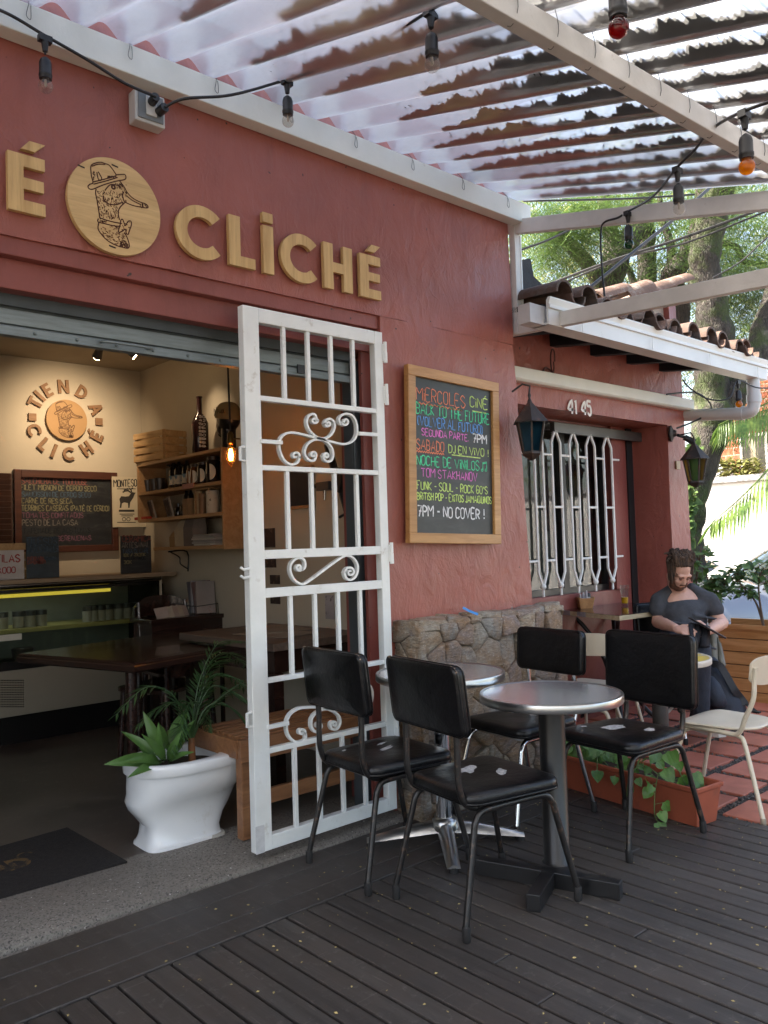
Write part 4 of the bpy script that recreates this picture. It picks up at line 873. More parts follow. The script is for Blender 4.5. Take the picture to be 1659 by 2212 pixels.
# ================================================================== stone-faced low wall
def voronoi_cells(w, h, nx, ny, rng, jit=.85):
    pts = []
    for j in range(-1, ny+1):
        for i in range(-1, nx+1): pts.append(((i+.5+rng.uniform(-jit, jit)*.5+(.5 if j % 2 else 0))*w/nx, (j+.5+rng.uniform(-jit, jit)*.5)*h/ny))
    cells = []
    for i, p in enumerate(pts):
        poly = [(0, 0), (w, 0), (w, h), (0, h)]
        for j, q in enumerate(pts):
            if i == j or (p[0]-q[0])**2+(p[1]-q[1])**2 > (4*w/nx)**2: continue
            mx, my, dx, dy = (p[0]+q[0])/2, (p[1]+q[1])/2, q[0]-p[0], q[1]-p[1]; out = []
            for k in range(len(poly)):
                a, b = poly[k], poly[(k+1) % len(poly)]; da = (a[0]-mx)*dx+(a[1]-my)*dy; db = (b[0]-mx)*dx+(b[1]-my)*dy
                if da <= 0: out.append(a)
                if da*db < 0: t = da/(da-db); out.append((a[0]+(b[0]-a[0])*t, a[1]+(b[1]-a[1])*t))
            poly = out
            if len(poly) < 3: break
        if len(poly) >= 3: cells.append(poly)
    return cells
def mat_stone():
    m, n, p = newmat('fieldstone'); co = obc(n); ri = n('NewGeometry').outputs['Random Per Island']
    n1 = n.noise(co, 8, 7, .7, .7); n2 = n.noise(n.map(co, (1, 1, 3), (.5, .4, .3)), 34, 7, .75); n3 = n.noise(co, 90, 4, .7)
    base = n('ValToRGB', {'Fac': ri}); e = base.color_ramp.elements; e[0].color = (.44, .40, .34, 1); e[1].color = (.35, .30, .27, 1)
    for pos, c in ((.2, (.50, .42, .31, 1)), (.4, (.38, .36, .335, 1)), (.6, (.53, .45, .34, 1)), (.8, (.35, .27, .24, 1))): k = e.new(pos); k.color = c
    c = n.mix(n.ramp(n1, .40, .66), base.outputs[0], (.42, .25, .12)); c = n.mix(n.ramp(n2, .32, .58), n.mix(.65, c, (.055, .045, .04)), c); c = n.mix(n.ramp(n2, .60, .74), c, (.66, .60, .52)); c = n.mix(n.math('MULTIPLY', n.ramp(n3, .60, .70), .7), c, (.80, .76, .70))
    n.l.new(c, p.inputs['Base Color']); n.l.new(n.math('MULTIPLY_ADD', n2, -.4, .66), p.inputs['Roughness'])
    b = n('Bump', {'Strength': 1., 'Distance': .022, 'Height': n.math('ADD', n2, n.math('MULTIPLY', n3, .35))}); n.l.new(b.outputs[0], p.inputs['Normal']); return m
STN = mat_stone()
sw = wthing('stone_wall', 'low fieldstone wall built against the red pier beneath the chalkboard', 'wall', (2.72, 2.85, 0))
sx0, sx1, sy0, sh_ = 2.690, 3.86, 2.775, .925
MB().box((sx0+.012, sy0+.022, -.02), (sx1-.015, 2.96, sh_-.012)).box((3.80, 2.94, -.03), (sx1-.015, 3.3, sh_-.012)).build('mortar', pm('stone_mortar', (.13, .115, .10), .95, var=.3, vs=30, bump=.5), sw)
def stones(mb, w, h, nx, ny, rng, fn, th=.03):
    for poly in voronoi_cells(w, h, nx, ny, rng):
        c = (sum(p[0] for p in poly)/len(poly), sum(p[1] for p in poly)/len(poly)); pr = []
        for i in range(len(poly)):                                    # round the corners
            a, b, d = poly[i-1], poly[i], poly[(i+1) % len(poly)]
            for t in (.08, ):
                pr += [(b[0]+(a[0]-b[0])*t, b[1]+(a[1]-b[1])*t), (b[0]+(d[0]-b[0])*t, b[1]+(d[1]-b[1])*t)]
        if len(pr) < 6: continue
        dd = rng.uniform(-.012, .012); tx, ty = rng.uniform(-.20, .20), rng.uniform(-.20, .20); rings = []; base_ = len(mb.v)
        for s, d in ((.985, -.03), (.975, th*.50), (.93, th*.86), (.80, th), (.45, th*1.05), (.02, th*1.08)):
            r = []
            for u, v in pr:
                uu, vv = c[0]+(u-c[0])*s, c[1]+(v-c[1])*s
                k = d+dd+(tx*(uu-c[0])+ty*(vv-c[1])) + (.006*fz(41, uu*14, vv*14)+.004*fz(42, uu*40, vv*40) if d > 0 else 0); r.append(fn(uu, vv, k))
            rings.append(r)
        mb.loft(rings)
m = MB(); rng = random.Random(15)
stones(m, sx1-sx0, sh_-.01, 9, 7, rng, lambda u, v, d: Vector((sx0+u, sy0+.02-d, v-.01)))
stones(m, .20, sh_-.01, 2, 7, rng, lambda u, v, d: Vector((sx0+.02-d*.6, 2.95-u, v-.01)))
stones(m, .50, sh_-.01, 3, 7, rng, lambda u, v, d: Vector((sx1-.02+d, sy0+.02+u, v-.01)))
stones(m, sx1-sx0, .17, 8, 1, rng, lambda u, v, d: Vector((sx0+u, sy0+v, sh_-.012+d*.6)), .02)
m.build('stones', STN, sw, smooth=65)
bs = MB(); a = oy(1010, 1321, 2.76); stroke(bs, [a+Vector((-.035, .01, .022)), a+Vector((-.01, -.004, .006)), a+Vector((.03, -.03, -.015))], .012, NV, .012); bs.build('blue_paint_mark', pm('blue_paint', (.05, .25, .65), .6), sw, normals=False)
cr = MB(); pts = [oy(x, y, 2.735) for x, y in ((1364, 1400), (1361, 1420), (1355, 1445))]

# ================================================================== terracotta trough with trailing plant
TRC = pm('trough_plastic', (.34, .085, .045), .5, var=.12, vs=5, col2=(.22, .065, .042), c2s=9, c2t=(.55, .7))
f1, f2 = oz(1506, 1788, 0), oz(1216, 1700, 0)
tp = wthing('planter_trough', 'long terracotta plastic trough at the end of the deck', 'planter', (f1+f2)/2)
ax = (f2-f1); Lt = ax.length; ax.normalize(); wx = Vector((ax.y, -ax.x, 0)); wx = wx if wx.x > 0 else -wx
def trg(a, b, z): return f1 + ax*a + wx*b + Vector((0, 0, z))
def tring(z, o, ins=0): return [trg(-o+ins, -o+ins, z), trg(Lt+o-ins, -o+ins, z), trg(Lt+o-ins, .145+o-ins, z), trg(-o+ins, .145+o-ins, z)]
m = MB(); m.loft([tring(0, 0), tring(.155, .018), tring(.156, .026), tring(.178, .028), tring(.178, .016), tring(.02, -.004)]); m.build('trough', TRC, tp, bevel=.004)
m = MB(); ny_ = 30
rows = [[trg(-.01+(Lt+.02)*i/ny_, -.008+.165*j/6, .145+.012*fz(51, i*.8, j*.9)) for j in range(7)] for i in range(ny_+1)]
m.loft(rows, False, False); m.build('soil', pm('potting_soil', (.045, .032, .022), .95, var=.5, vs=40, bump=.8, bs=60), tp, smooth=50)
def mat_leaf(name, a, b, rough=.4, tl=.25):
    m, n, p = newmat(name); co = obc(n); ri = n('NewGeometry').outputs['Random Per Island']
    c = n.mix(ri, a, b); c = n.mix(n.math('MULTIPLY', n.ramp(n.noise(co, 30, 3), .4, .7), .4), c, tuple(k*1.5 for k in b)); n.l.new(c, p.inputs['Base Color']); p.inputs['Roughness'].default_value = rough
    t = n('BsdfTranslucent', {'Color': c}).outputs[0]; s = n('MixShader', {0: tl, 1: p.outputs[0], 2: t}).outputs[0]; n.l.new(s, n.n['Material Output'].inputs[0]); return m
POTH = mat_leaf('pothos_leaf', (.045, .12, .025), (.12, .25, .05), .35)
HEART = [(0, 0), (.18, .10), (.42, .13), (.50, .30), (.44, .55), (.26, .80), (0, 1.02), (-.26, .80), (-.44, .55), (-.50, .30), (-.42, .13), (-.18, .10)]
def leaf(mb, c, d, up, L, outline=HEART, W=1., bend=.25, fold=.18):
    """one leaf from base c, pointing along d, facing up"""
    d = d.normalized(); s = d.cross(up).normalized(); n_ = s.cross(d).normalized(); b0 = len(outline)
    def P(u, v): return c + s*(u*L*W) + d*(v*L) + n_*(-bend*v*v*L + abs(u)*fold*L)
    vs = [P(u, v) for u, v in outline]; mid = [P(0, v) for v in (.12, .4, .7)]
    n0 = len(outline); vs += mid; fs = []
    h = n0//2; A = list(range(0, h+1)); B = [0]+list(range(n0-1, h-1, -1))
    cm = [0, n0, n0+1, n0+2, h]
    for S, fl in ((A, 0), (B, 1)):
        poly = S + [n0+2, n0+1, n0]; fs.append(tuple(poly if not fl else poly[::-1]))
    mb.add(vs, fs)
plant = wthing('pothos_plant', 'trailing heart-leaved plant growing in the terracotta trough', 'plant', trg(Lt/2, .07, .15))
lm, stm = MB(), MB(); rg = random.Random(31)
def vine(pts, nl, L, every=True):
    P = smooth_path(pts, 6); stm.tube(P, .0025, 5)
    for k in range(nl):
        c = P[int((k+.6)/nl*(len(P)-1))]; a = rg.uniform(0, 6.3); ou = Vector((math.cos(a), math.sin(a), 0)); ou = (ou+Vector((-.5, -.6, 0))*.9).normalized()
        pet = c+ou*rg.uniform(.015, .04)+Vector((0, 0, rg.uniform(.0, .03))); stm.tube([c, pet], .0014, 4); l = L*rg.uniform(.6, 1.1); leaf(lm, pet, (ou+Vector((0, 0, -.9))).normalized(), (Vector((-.67, -.7, .35))+Vector((rg.uniform(-.4, .4), rg.uniform(-.4, .4), rg.uniform(-.2, .5)))).normalized(), l)
zz = lambda x, y, d: at(x, y, d)
dT = (trg(0, 0, .18)-EYE).dot(FW)
vine([trg(.12, .05, .15), trg(.17, -.01, .21), trg(.18, -.04, .15), trg(.18, -.055, .08), trg(.17, -.07, .03), trg(.13, -.10, .012)], 7, .075)
vine([trg(.10, .07, .15), trg(.14, .04, .26), trg(.2, .02, .30), trg(.24, 0, .22)], 5, .075)
vine([trg(.24, .05, .15), trg(.30, -.0, .21), trg(.33, -.045, .14), trg(.34, -.05, .07)], 4, .07)
vine([trg(.22, .07, .15), trg(.30, .05, .20), trg(.38, .04, .18)], 4, .05)
for k in range(9):
    a = rg.uniform(.42, Lt-.02); vine([trg(a, .07, .14), trg(a+rg.uniform(-.08, .08), rg.uniform(0, .12), .2+rg.uniform(0, .07)), trg(a+rg.uniform(-.14, .14), rg.uniform(-.08, .14), .16+rg.uniform(-.06, .12))], 5, .065)
vine([trg(Lt-.1, .05, .15), trg(Lt-.05, -.03, .28), trg(Lt, -.07, .33), trg(Lt+.03, -.08, .27)], 6, .075)
lm.build('leaves', POTH, plant, normals=False); stm.build('stem', pm('green_stem', (.10, .17, .05), .5), plant)

# ================================================================== toilet used as a planter, in the doorway
def z6(x, y): return x*.3472, 1371.5+y*.3472
YT = 3.345
TA, TB = oz(288, 1856, .036), oz(466, 1805, .036); TA.z = TB.z = 0; TU = (TB-TA).normalized(); TW = Vector((-TU.y, TU.x, 0)); TA = TA + TW*.10     # the bowl's long axis, on the ground
def tq(x, y):
    d = ray(x, y); nrm = TW; t = (TA-EYE).dot(nrm)/d.dot(nrm); p = EYE+d*t; return Vector(((p-TA).dot(TU), 0, p.z))
tq6 = lambda x, y: tq(*z6(x, y))
PORC = pm('white_porcelain', (.74, .75, .76), .16, var=.03, vs=3, coat=.4, col2=(.50, .46, .39), c2s=5, c2t=(.62, .8))
Lx = [(785, 775), (788, 850), (792, 900), (786, 960), (788, 1040), (808, 1095), (850, 1140), (893, 1185), (890, 1260), (868, 1335), (828, 1372), (822, 1395)]
Rx = [(1478, 690), (1474, 735), (1470, 790), (1450, 860), (1425, 935), (1392, 1010), (1350, 1075), (1330, 1120), (1328, 1190), (1335, 1215), (1340, 1228), (1342, 1262)]
toilet = wthing('toilet_planter', 'old white porcelain toilet bowl reused as a plant pot on the doorstep', 'planter', TA+TU*.25+Vector((0, 0, .036)))
Lp = sorted([(tq6(*a).z, tq6(*a).x) for a in Lx]); Rp = sorted([(tq6(*a).z, tq6(*a).x) for a in Rx])
zi = lambda tab, z: float(np.interp(z, [t[0] for t in tab], [t[1] for t in tab]))
ZT = (Lp[-1][0]+Rp[-1][0])/2; z0 = .036
def tring2(x0, x1, hw, z, n=64, e=2.4, back=0.):
    cx_, hx = (x0+x1)/2, (x1-x0)/2; out = []
    for k in range(n):
        a = 2*math.pi*k/n; c, s = math.cos(a), math.sin(a); ee = e if c < 0 else e+back
        out.append(TA+TU*(cx_+hx*math.copysign(abs(c)**(2/ee), c))+TW*(hw*math.copysign(abs(s)**(2/ee), s))+Vector((0, 0, z)))
    return out
rings = []; Hh = ZT-z0
for f, hw, e in ((0, .120, 5), (.030, .120, 5), (.045, .108, 4.5), (.12, .100, 4), (.25, .098, 3.6), (.36, .102, 3.2), (.45, .112, 2.9), (.54, .134, 2.6), (.62, .154, 2.45), (.70, .168, 2.35), (.78, .175, 2.3), (.845, .177, 2.3), (.860, .178, 2.3), (.868, .192, 2.3), (.89, .197, 2.3), (.96, .197, 2.3), (.99, .193, 2.3), (1.0, .186, 2.3)):
    z = z0+Hh*f; o_ = .013 if .55 < f < .864 else 0; rings.append(tring2(zi(Lp, z)+o_, zi(Rp, z)-o_, hw, z, e=e, back=1.6 if f > .6 else 0))
xl, xr = zi(Lp, ZT), zi(Rp, ZT)
for ins, dz in ((.016, .002), (.032, -.001), (.042, -.02), (.055, -.10)):
    rings.append(tring2(xl+ins, xr-ins-.075, .188-ins, ZT+dz, e=2.2))
m = MB(); m.loft(rings); m.build('bowl', PORC, toilet, smooth=42)
m = MB(); m.loft([tring2(xl+.045, xr-.125, .142, ZT-.05-.03), tring2(xl+.045, xr-.125, .142, ZT-.05)]); m.build('soil', MATS['potting_soil'], toilet)
gb = MB(); gb.loft([tring2(zi(Rp, z0)-.10, zi(Rp, z0)+.012, .124, z0-.01, e=4), tring2(zi(Rp, z0)-.09, zi(Rp, z0)+.004, .122, z0+.012, e=4)]); gb.build('mortar_bed', pm('toilet_mortar', (.42, .40, .36), .9, var=.2, vs=30, bump=.4, bs=40), toilet)
# feathery palm and broad-leaved plant in it
PALM = mat_leaf('areca_leaf', (.022, .055, .018), (.055, .115, .035), .4); LILY = mat_leaf('lily_leaf', (.03, .085, .02), (.10, .20, .05), .33)
TPC = TA+TU*(xl+.55*(xr-xl))+Vector((0, 0, ZT-.05))
def tqd(x, y, Y): return oy(*z6(x, y), Y)
palm = wthing('palm_plant', 'young feather-leaved palm growing from the toilet planter', 'plant', TPC)
m = MB(); b0 = tqd(1195, 770, YT); m.tube([b0+Vector((0, 0, -.02)), tqd(1192, 700, YT), tqd(1190, 640, YT)], [.017, .016, .013], 10); m.build('stem', pm('palm_sheath', (.22, .085, .03), .6, var=.3, vs=20, col2=(.10, .09, .03)), palm, smooth=60)
def frond(mb, path, nl, L, w, droop, rg, a0=.0):
    P = smooth_path(path, 8); mb.tube(P, [.004*(1-.7*i/len(P)) for i in range(len(P))], 5)
    for k in range(nl):
        f = a0+(1-a0)*(k+.5)/nl; i = min(int(f*(len(P)-1)), len(P)-2); c = P[i]; t = (P[i+1]-P[i]).normalized()
        for s in (-1, 1):
            sd = t.cross(Vector((0, 0, 1))); sd = sd.normalized() if sd.length > 1e-3 else Vector((0, 1, 0)); l = L*(.55+.6*math.sin(math.pi*min(1, f*.85+.1)))*rg.uniform(.85, 1.1)
            d = (sd*s*.8 + t*.75 + Vector((0, 0, rg.uniform(-.1, .2)))).normalized(); g = Vector((0, 0, -droop)); wv = Vector((0, 0, 1)).cross(d).normalized()*w
            a1 = c+d*l*.45+g*l*.10; a2 = c+d*l+g*l*.45; mb.add([c, a1+wv, a2, a1-wv], [(0, 1, 2, 3)])
rg = random.Random(8)
for i, (pts, nl, L) in enumerate(((
    [(1192, 640), (1225, 430), (1290, 200), (1400, 110), (1530, 190)], 17, .10), ([(1195, 650), (1240, 450), (1320, 320), (1440, 350), (1560, 430)], 17, .11), ([(1190, 660), (1150, 520), (1060, 360), (900, 330), (720, 500)], 16, .09),
    ([(1195, 640), (1230, 480), (1250, 330), (1330, 180), (1450, 150)], 14, .09), ([(1195, 660), (1260, 520), (1360, 400), (1500, 300)], 14, .09), ([(1188, 660), (1200, 480), (1180, 420), (1120, 560)], 10, .07), ([(1188, 660), (1150, 560), (1120, 600), (1060, 740)], 9, .07), ([(1200, 650), (1260, 470), (1290, 560), (1300, 650)], 9, .06), ([(1192, 640), (1215, 420), (1250, 260), (1350, 60), (1480, 40)], 16, .09), ([(1195, 650), (1270, 470), (1370, 420), (1470, 480), (1540, 560)], 14, .09), ([(1190, 650), (1170, 480), (1080, 420), (960, 470), (860, 560)], 13, .08), ([(1195, 650), (1250, 380), (1310, 260), (1420, 250), (1520, 330)], 14, .09))):
    Y0 = YT+(.12, -.06, -.02, .18, -.12, -.05, -.08, 0, .05, -.1, .08, .0)[i]; n_ = len(pts); mb = MB()
    frond(mb, [tqd(x, y, YT+(Y0-YT)*k/(n_-1)) for k, (x, y) in enumerate(pts)], nl, L, .0055, .5, rg, .22); mb.build('frond', PALM, palm, normals=False)
def blade(mb, c, d, up, L, hw, rg):
    d = d.normalized(); s = d.cross(up).normalized(); n_ = s.cross(d).normalized(); rows = []; tw = rg.uniform(-.5, .5)
    for i in range(11):
        v = i/10; w = L*hw*math.sin(math.pi*min(1, v**.75))**.8+.0005; row = []
        for q in (-1, -.5, 0, .5, 1): sl = s*math.cos(tw*v)+n_*math.sin(tw*v); row.append(c+d*L*v-n_*(.42*v*v*L)+sl*(q*w)+n_*(abs(q)**1.5*w*.45+.05*w*math.sin(v*17+q*3)))
        rows.append(row)
    mb.loft(rows, False, False)
lily = wthing('peace_lily', 'broad-leaved green plant at the front of the toilet planter', 'plant', TA+TU*(xl+.25*(xr-xl))+Vector((0, 0, ZT-.05)))
BL = [(0, 0), (.10, .12), (.19, .32), (.20, .52), (.13, .76), (0, 1.0), (-.13, .76), (-.20, .52), (-.19, .32), (-.10, .12)]
for (x0, y0, x1, y1, dy, w) in ((1020, 760, 910, 550, -.04, 1.1), (1040, 760, 1150, 460, .03, 1.1), (1010, 770, 780, 630, .05, .9), (1000, 780, 770, 820, -.12, 1.0), (1040, 770, 1190, 560, -.06, 1.1), (1030, 780, 940, 590, .07, .9), (1020, 790, 880, 800, -.15, .9), (1050, 790, 1140, 750, -.14, 1.0), (1040, 770, 1060, 580, .1, 1.), (1010, 790, 860, 720, .08, .9), (1050, 800, 1080, 690, -.12, 1.0), (1020, 780, 960, 660, -.1, .8), (1045, 775, 1110, 640, -.08, .8), (1030, 770, 1000, 540, .12, .9), (1010, 790, 900, 860, -.17, .8), (1040, 780, 1160, 660, .02, .9), (1025, 785, 980, 720, -.16, .8)):
    a, b = tqd(x0, y0, YT), tqd(x1, y1, YT+dy); L = (b-a).length; mb = MB(); mb.tube([a, a+(b-a)*.28], .003, 5); blade(mb, a+(b-a)*.22, (b-a).normalized()+Vector((0, 0, .22)), (Vector((-.45, -.7, .5))+Vector((rg.uniform(-.3, .3), 0, 0))).normalized(), L*.85, w*.135, rg); mb.build('leaf', LILY, lily, smooth=180, normals=False)
# fallen bits on the deck
lb = MB(); rg = random.Random(77)
for k in range(1100):
    X = rg.uniform(.3, 3.68); Y = rg.uniform(-.6, 2.8); 
    if rg.random() > .25+.75*min(1, max(0, (X-.6)/2.2)): continue
    r = rg.uniform(.003, .0075); a = rg.uniform(0, 6.3); c = Vector((X, Y, .0035)); d = Vector((math.cos(a), math.sin(a), 0))*r; e = Vector((-d.y, d.x, 0))*.55; lb.add([c-d, c+e+Vector((0, 0, .002)), c+d, c-e], [(0, 1, 2, 3)])
lb.build('fallen_petals', pm('fallen_yellow', (.42, .33, .13), .8, var=.4, vs=30), kind='stuff', normals=False)
# ================================================================== inside the shop
def zi1(x, y): return x*.2976, 713.2+y*.2976           # crop with the logo and the shelves
def zi5(x, y): return x*.3307, 1179.5+y*.3307          # crop with the fridge
def zi2(x, y): return 274.3+x*.1985, 768+y*.1985       # crop of the shelf
YBK = 6.392
bk = lambda x, y, Y=YBK: oy(*zi1(x, y), Y)
BRN = wood('mdf_brown', (.20, .105, .05), (.26, .145, .075), 1, 0, .7, isl=.05, bump=.02); TAN = pm('mdf_tan', (.34, .20, .085), .7, var=.1, vs=3)
inn = wthing('wall_logo', 'round brown lettering around a duck disc, mounted on the cream back wall', 'sign', bk(478, 655))
pc = bk(478, 655, YBK); PR = (bk(625, 660).x-bk(330, 650).x)/2
dsc = MB().lathe([(PR, .0), (PR, .025)], Vector((pc.x, YBK, pc.z)), 48, MY).build('disc', TAN, inn, smooth=30)
draw_duck(Vector((pc.x, YBK-.025, pc.z)), PR*1.05, .006, .0012, pm('printed_brown', (.12, .06, .028), .8), pm('printed_brown_light', (.2, .11, .05), .8), dsc)
for ch, ang, hh in (('T', 154, 1), ('I', 139.5, 1), ('E', 123, 1), ('N', 94, 1), ('D', 61, 1), ('A', 25, 1), ('C', -159, -1), ('L', -131, -1), ('I', -112, -1), ('C', -87, -1), ('H', -54, -1), ('É', -25, -1)):
    a = R_(ang); rad = Vector((math.cos(a), 0, math.sin(a))); v = rad*hh; u = Vector((v.z, 0, -v.x)); h = PR*.66; wf = 1.0; wdt = LET['E' if ch == 'É' else ch][0]*h
    c = Vector((pc.x, YBK, pc.z))+rad*PR*1.66; m = MB(); letter(m, ch, c-u*wdt/2-v*h/2, u, v, h, 1, 0, .016); m.build('letter', BRN, inn)
for x, y in ((232, 632), (715, 665)): q = bk(x, y); MB().box((q.x-.028, YBK-.016, q.z-.028), (q.x+.028, YBK, q.z+.028)).build('dot', BRN, inn)
# menu chalkboard
DRED = wood('menu_frame_wood', (.055, .018, .011), (.10, .032, .018), 1, 0, .45)
m0, m1 = bk(92, 1010), bk(850, 1600); mc = wthing('menu_board', 'large menu chalkboard with faded coloured lines in a dark red frame', 'chalkboard', (m0+m1)/2)
MB().box((m0.x, YBK-.035, m1.z), (m0.x+.050, YBK, m0.z)).box((m1.x-.05, YBK-.035, m1.z), (m1.x, YBK, m0.z)).box((m0.x+.050, YBK-.034, m0.z-.06), (m1.x-.05, YBK, m0.z)).box((m0.x+.050, YBK-.034, m1.z), (m1.x-.05, YBK, m1.z+.05)).build('frame', DRED, mc, bevel=.004)
MB().box((m0.x+.050, YBK-.012, m1.z+.05), (m1.x-.05, YBK-.001, m0.z-.06)).build('board', mat_board('menu_black', (.010, .011, .013)), mc)
FCH = {k: pm('faded_chalk_'+k, tuple(c*.34 for c in lin(v)), .95, var=.45, vs=60) for k, v in dict(coral='#C88078', lime='#C0B890', blue='#7088A0', pink='#A87890', white='#B0A8A0', dim='#4A5058').items()}
rg = random.Random(4)
for tx, cl, xa, xb, y, h in (('SALCHICHA DE TOULOUSE', 'coral', 160, 635, 1112, 38), ('FILET MIGNON DE CERDO SECO', 'lime', 152, 698, 1158, 34), ('SAUCISSON DE CERDO SECO', 'blue', 160, 655, 1206, 32), ('CARNE DE RES SECA', 'lime', 158, 526, 1256, 34), ('TERRINES CASERAS (PATÉ DE CERDO)', 'lime', 155, 790, 1310, 36), ('TOMATES CONFITADOS', 'pink', 160, 603, 1362, 34), ('PESTO DE LA CASA', 'white', 162, 565, 1418, 38), ('TAPENADE DE ACEITUNAS', 'dim', 165, 655, 1476, 34), ('BERENJENAS', 'pink', 420, 660, 1528, 32)):
    a, b = bk(xa, y, YBK-.012), bk(xb, y, YBK-.012); b.z = a.z; m = MB(); write(m, tx, a, b, h*.2976*6.6/1775, .007, UZ, NV, .0016, rg, .3); m.build('chalk_writing', FCH[cl], mc, normals=False)
# dark louvred panel left of the menu
a, b = bk(-260, 1030), bk(88, 1568); lv = wthing('louvred_panel', 'dark brown louvred panel on the back wall beside the menu board', 'panel', (a+b)/2)
m = MB(); m.box((a.x, YBK-.02, b.z), (b.x, YBK, a.z)); n = 13
for k in range(n): z = b.z+(a.z-b.z)*(k+.5)/n; m.obox(((a.x+b.x)/2, YBK-.03, z), (b.x-a.x-.03, .012, (a.z-b.z)/n*.9), Matrix.Rotation(R_(22), 3, 'X'))
m.build('slats', wood('louvre_brown', (.05, .022, .015), (.08, .035, .022), 1, 0, .5), lv)
# poster with the stag
a, b = bk(795, 1065), bk(1010, 1430); ps = wthing('poster', 'cream poster with a black stag half hidden by the shelf', 'poster', (a+b)/2)
pap = MB().box((a.x, YBK-.046, b.z), (b.x+.04, YBK-.038, a.z)).build('paper', pm('poster_paper', (.52, .45, .33), .8, var=.06), ps)
pk = MB(); PK = pm('poster_ink', (.03, .026, .024), .8)
pq = lambda x, y: bk(x, y, YBK-.046)
write(pk, 'MONTESO', pq(826, 1140), pq(992, 1133), .056, .0075, UZ, NV, .001, random.Random(2), .05)
st = [(868,1290),(872,1255),(866,1225),(880,1205),(910,1208),(935,1205),(945,1190),(955,1175),(985,1180),(975,1195),(968,1215),(955,1235),(945,1250),(940,1290),(930,1290),(928,1255),(900,1250),(885,1258),(880,1290)]
vs = [pq(x, y)+NV*.001 for x, y in st]; pk.add(vs, [tuple(range(len(vs)))])
for l in ([(950,1180),(930,1165),(905,1168),(890,1178)],[(930,1165),(925,1150),(910,1160)],[(955,1176),(950,1155),(965,1145)],[(950,1155),(935,1150)],[(905,1168),(902,1156)]): stroke(pk, [pq(*q) for q in l], .012, NV, .001)
vs = [pq(x, y)+NV*.001 for x, y in ((862,1303),(975,1303),(975,1318),(862,1318))]; pk.add(vs, [(0, 1, 2, 3)])
for y, x0, x1 in ((1152, 850, 985), (1335, 868, 975), (1348, 880, 965), (1395, 850, 985)): stroke(pk, [pq(x0, y), pq(x1, y)], .006, NV, .001)
for x in (900, 932): stroke(pk, [pq(x+13*math.cos(k*.6), 1372+13*math.sin(k*.6)) for k in range(12)], .005, NV, .001)
pk.build('print', PK, pap, normals=False)
# wall shelf on the right-hand wall
XS = 2.86; SHW = wood('shelf_pine', (.34, .19, .085), (.46, .28, .14), .8, 1, .55)
sp = lambda x, y, X=XS: ox(*zi2(x, y), X)
tA, tB = sp(105, 1195), sp(1030, 985); s2A, s2B = sp(120, 1500), sp(1040, 1350); s3A, s3B = sp(130, 1790), sp(1045, 1695); s4 = sp(640, 2075)
ya, yb_ = tA.y, tB.y; zT, z2, z3, z4 = (tA.z+tB.z)/2, (s2A.z+s2B.z)/2, (s3A.z+s3B.z)/2, s4.z
shf = wthing('wall_shelf', 'pine wall shelf of four boards holding bottles and jars', 'shelf', (3.0, (ya+yb_)/2, z4))
def board(z, y0, y1, x0=XS): MB().box((x0, y0, z-.024), (3.098, y1, z)).build('board', SHW, shf, bevel=.002)
board(zT, yb_-.002, ya+.002); board(z2, yb_+.022, ya-.022); board(z3, yb_+.022, ya-.022); board(z4, yb_+.022, ya-.25)
MB().box((XS, yb_, z4-.03), (3.098, yb_+.020, zT-.0245)).build('end_panel', SHW, shf, bevel=.002); MB().box((XS, ya-.020, z3-.02), (3.098, ya, zT-.0245)).build('end_panel', SHW, shf, bevel=.002)
ir = BLACK
for y in (ya-.35,):
    for z in (zT-.03, z4-.03): MB().tube(smooth_path([(3.09, y, z-.16), (3.085, y, z-.01), (2.93, y, z-.006)], 4), .006, 6).tube(smooth_path([(3.088, y, z-.14), (3.03, y, z-.10), (3.02, y, z-.05), (2.95, y, z-.01)], 5), .005, 6).build('bracket', ir, shf, smooth=60)
def on(z, x, y): p_ = sp(x, y, 2.95); p_.z = z; return p_           # a spot on a board, at the depth of the shelf's middle
def bottle(label, p, h, r, col, lab=None, cat='bottle', grp=None, neck=.28, cap=None):
    t = thing('bottle', label, cat, p, 0, grp); MB().lathe([(r*.9, 0), (r, .006), (r, h*(1-neck-.12)), (r*.75, h*(1-neck-.03)), (r*.34, h*(1-neck+.05)), (r*.32, h*.97), (r*.38, h*.975), (r*.38, h)], n=18).build('glass', col, t, smooth=50)
    if lab: MB().lathe([(r+.0012, h*.14), (r+.0012, h*.44)], n=18).build('paper_label', lab, t, smooth=50)
    if cap: MB().lathe([(r*.40, h*.90), (r*.40, h+.004), (0, h+.005)], n=14).build('cap', cap, t, smooth=50)
    return t
DKG = pm('dark_bottle_glass', (.012, .010, .010), .08, coat=.3); LAB = pm('bottle_label', (.50, .44, .36), .7, col2=(.10, .18, .24), c2s=18, c2t=(.5, .52)); AMB = pm('amber_jar', (.10, .035, .010), .1, coat=.4)
p0 = sp(800, 1040, 2.97); p0.z = zT
t = bottle('tall dark bottle covered in white and red marks on the top board', p0, .42, .060, pm('painted_bottle', (.030, .012, .012), .15, col2=(.25, .03, .03), c2s=10, c2t=(.6, .66)), neck=.34)
wr = MB(); rg = random.Random(9)
for k in range(9):
    z = .05+k*.026; a = Vector((-.035, -.052, z)); b_ = Vector((.02, -.060, z)); write(wr, rg.choice(('65 VISTA', '68 BOOM', '45 VISTE', '61 AGUA', '50', '42')), a, a+Vector((.05, -.0, 0)), .015, .004, UZ, Vector((-.6, -.8, 0)), .010, rg, .3)
wr.build('white_writing', pm('white_ink', (.6, .58, .55), .7), t, normals=False)
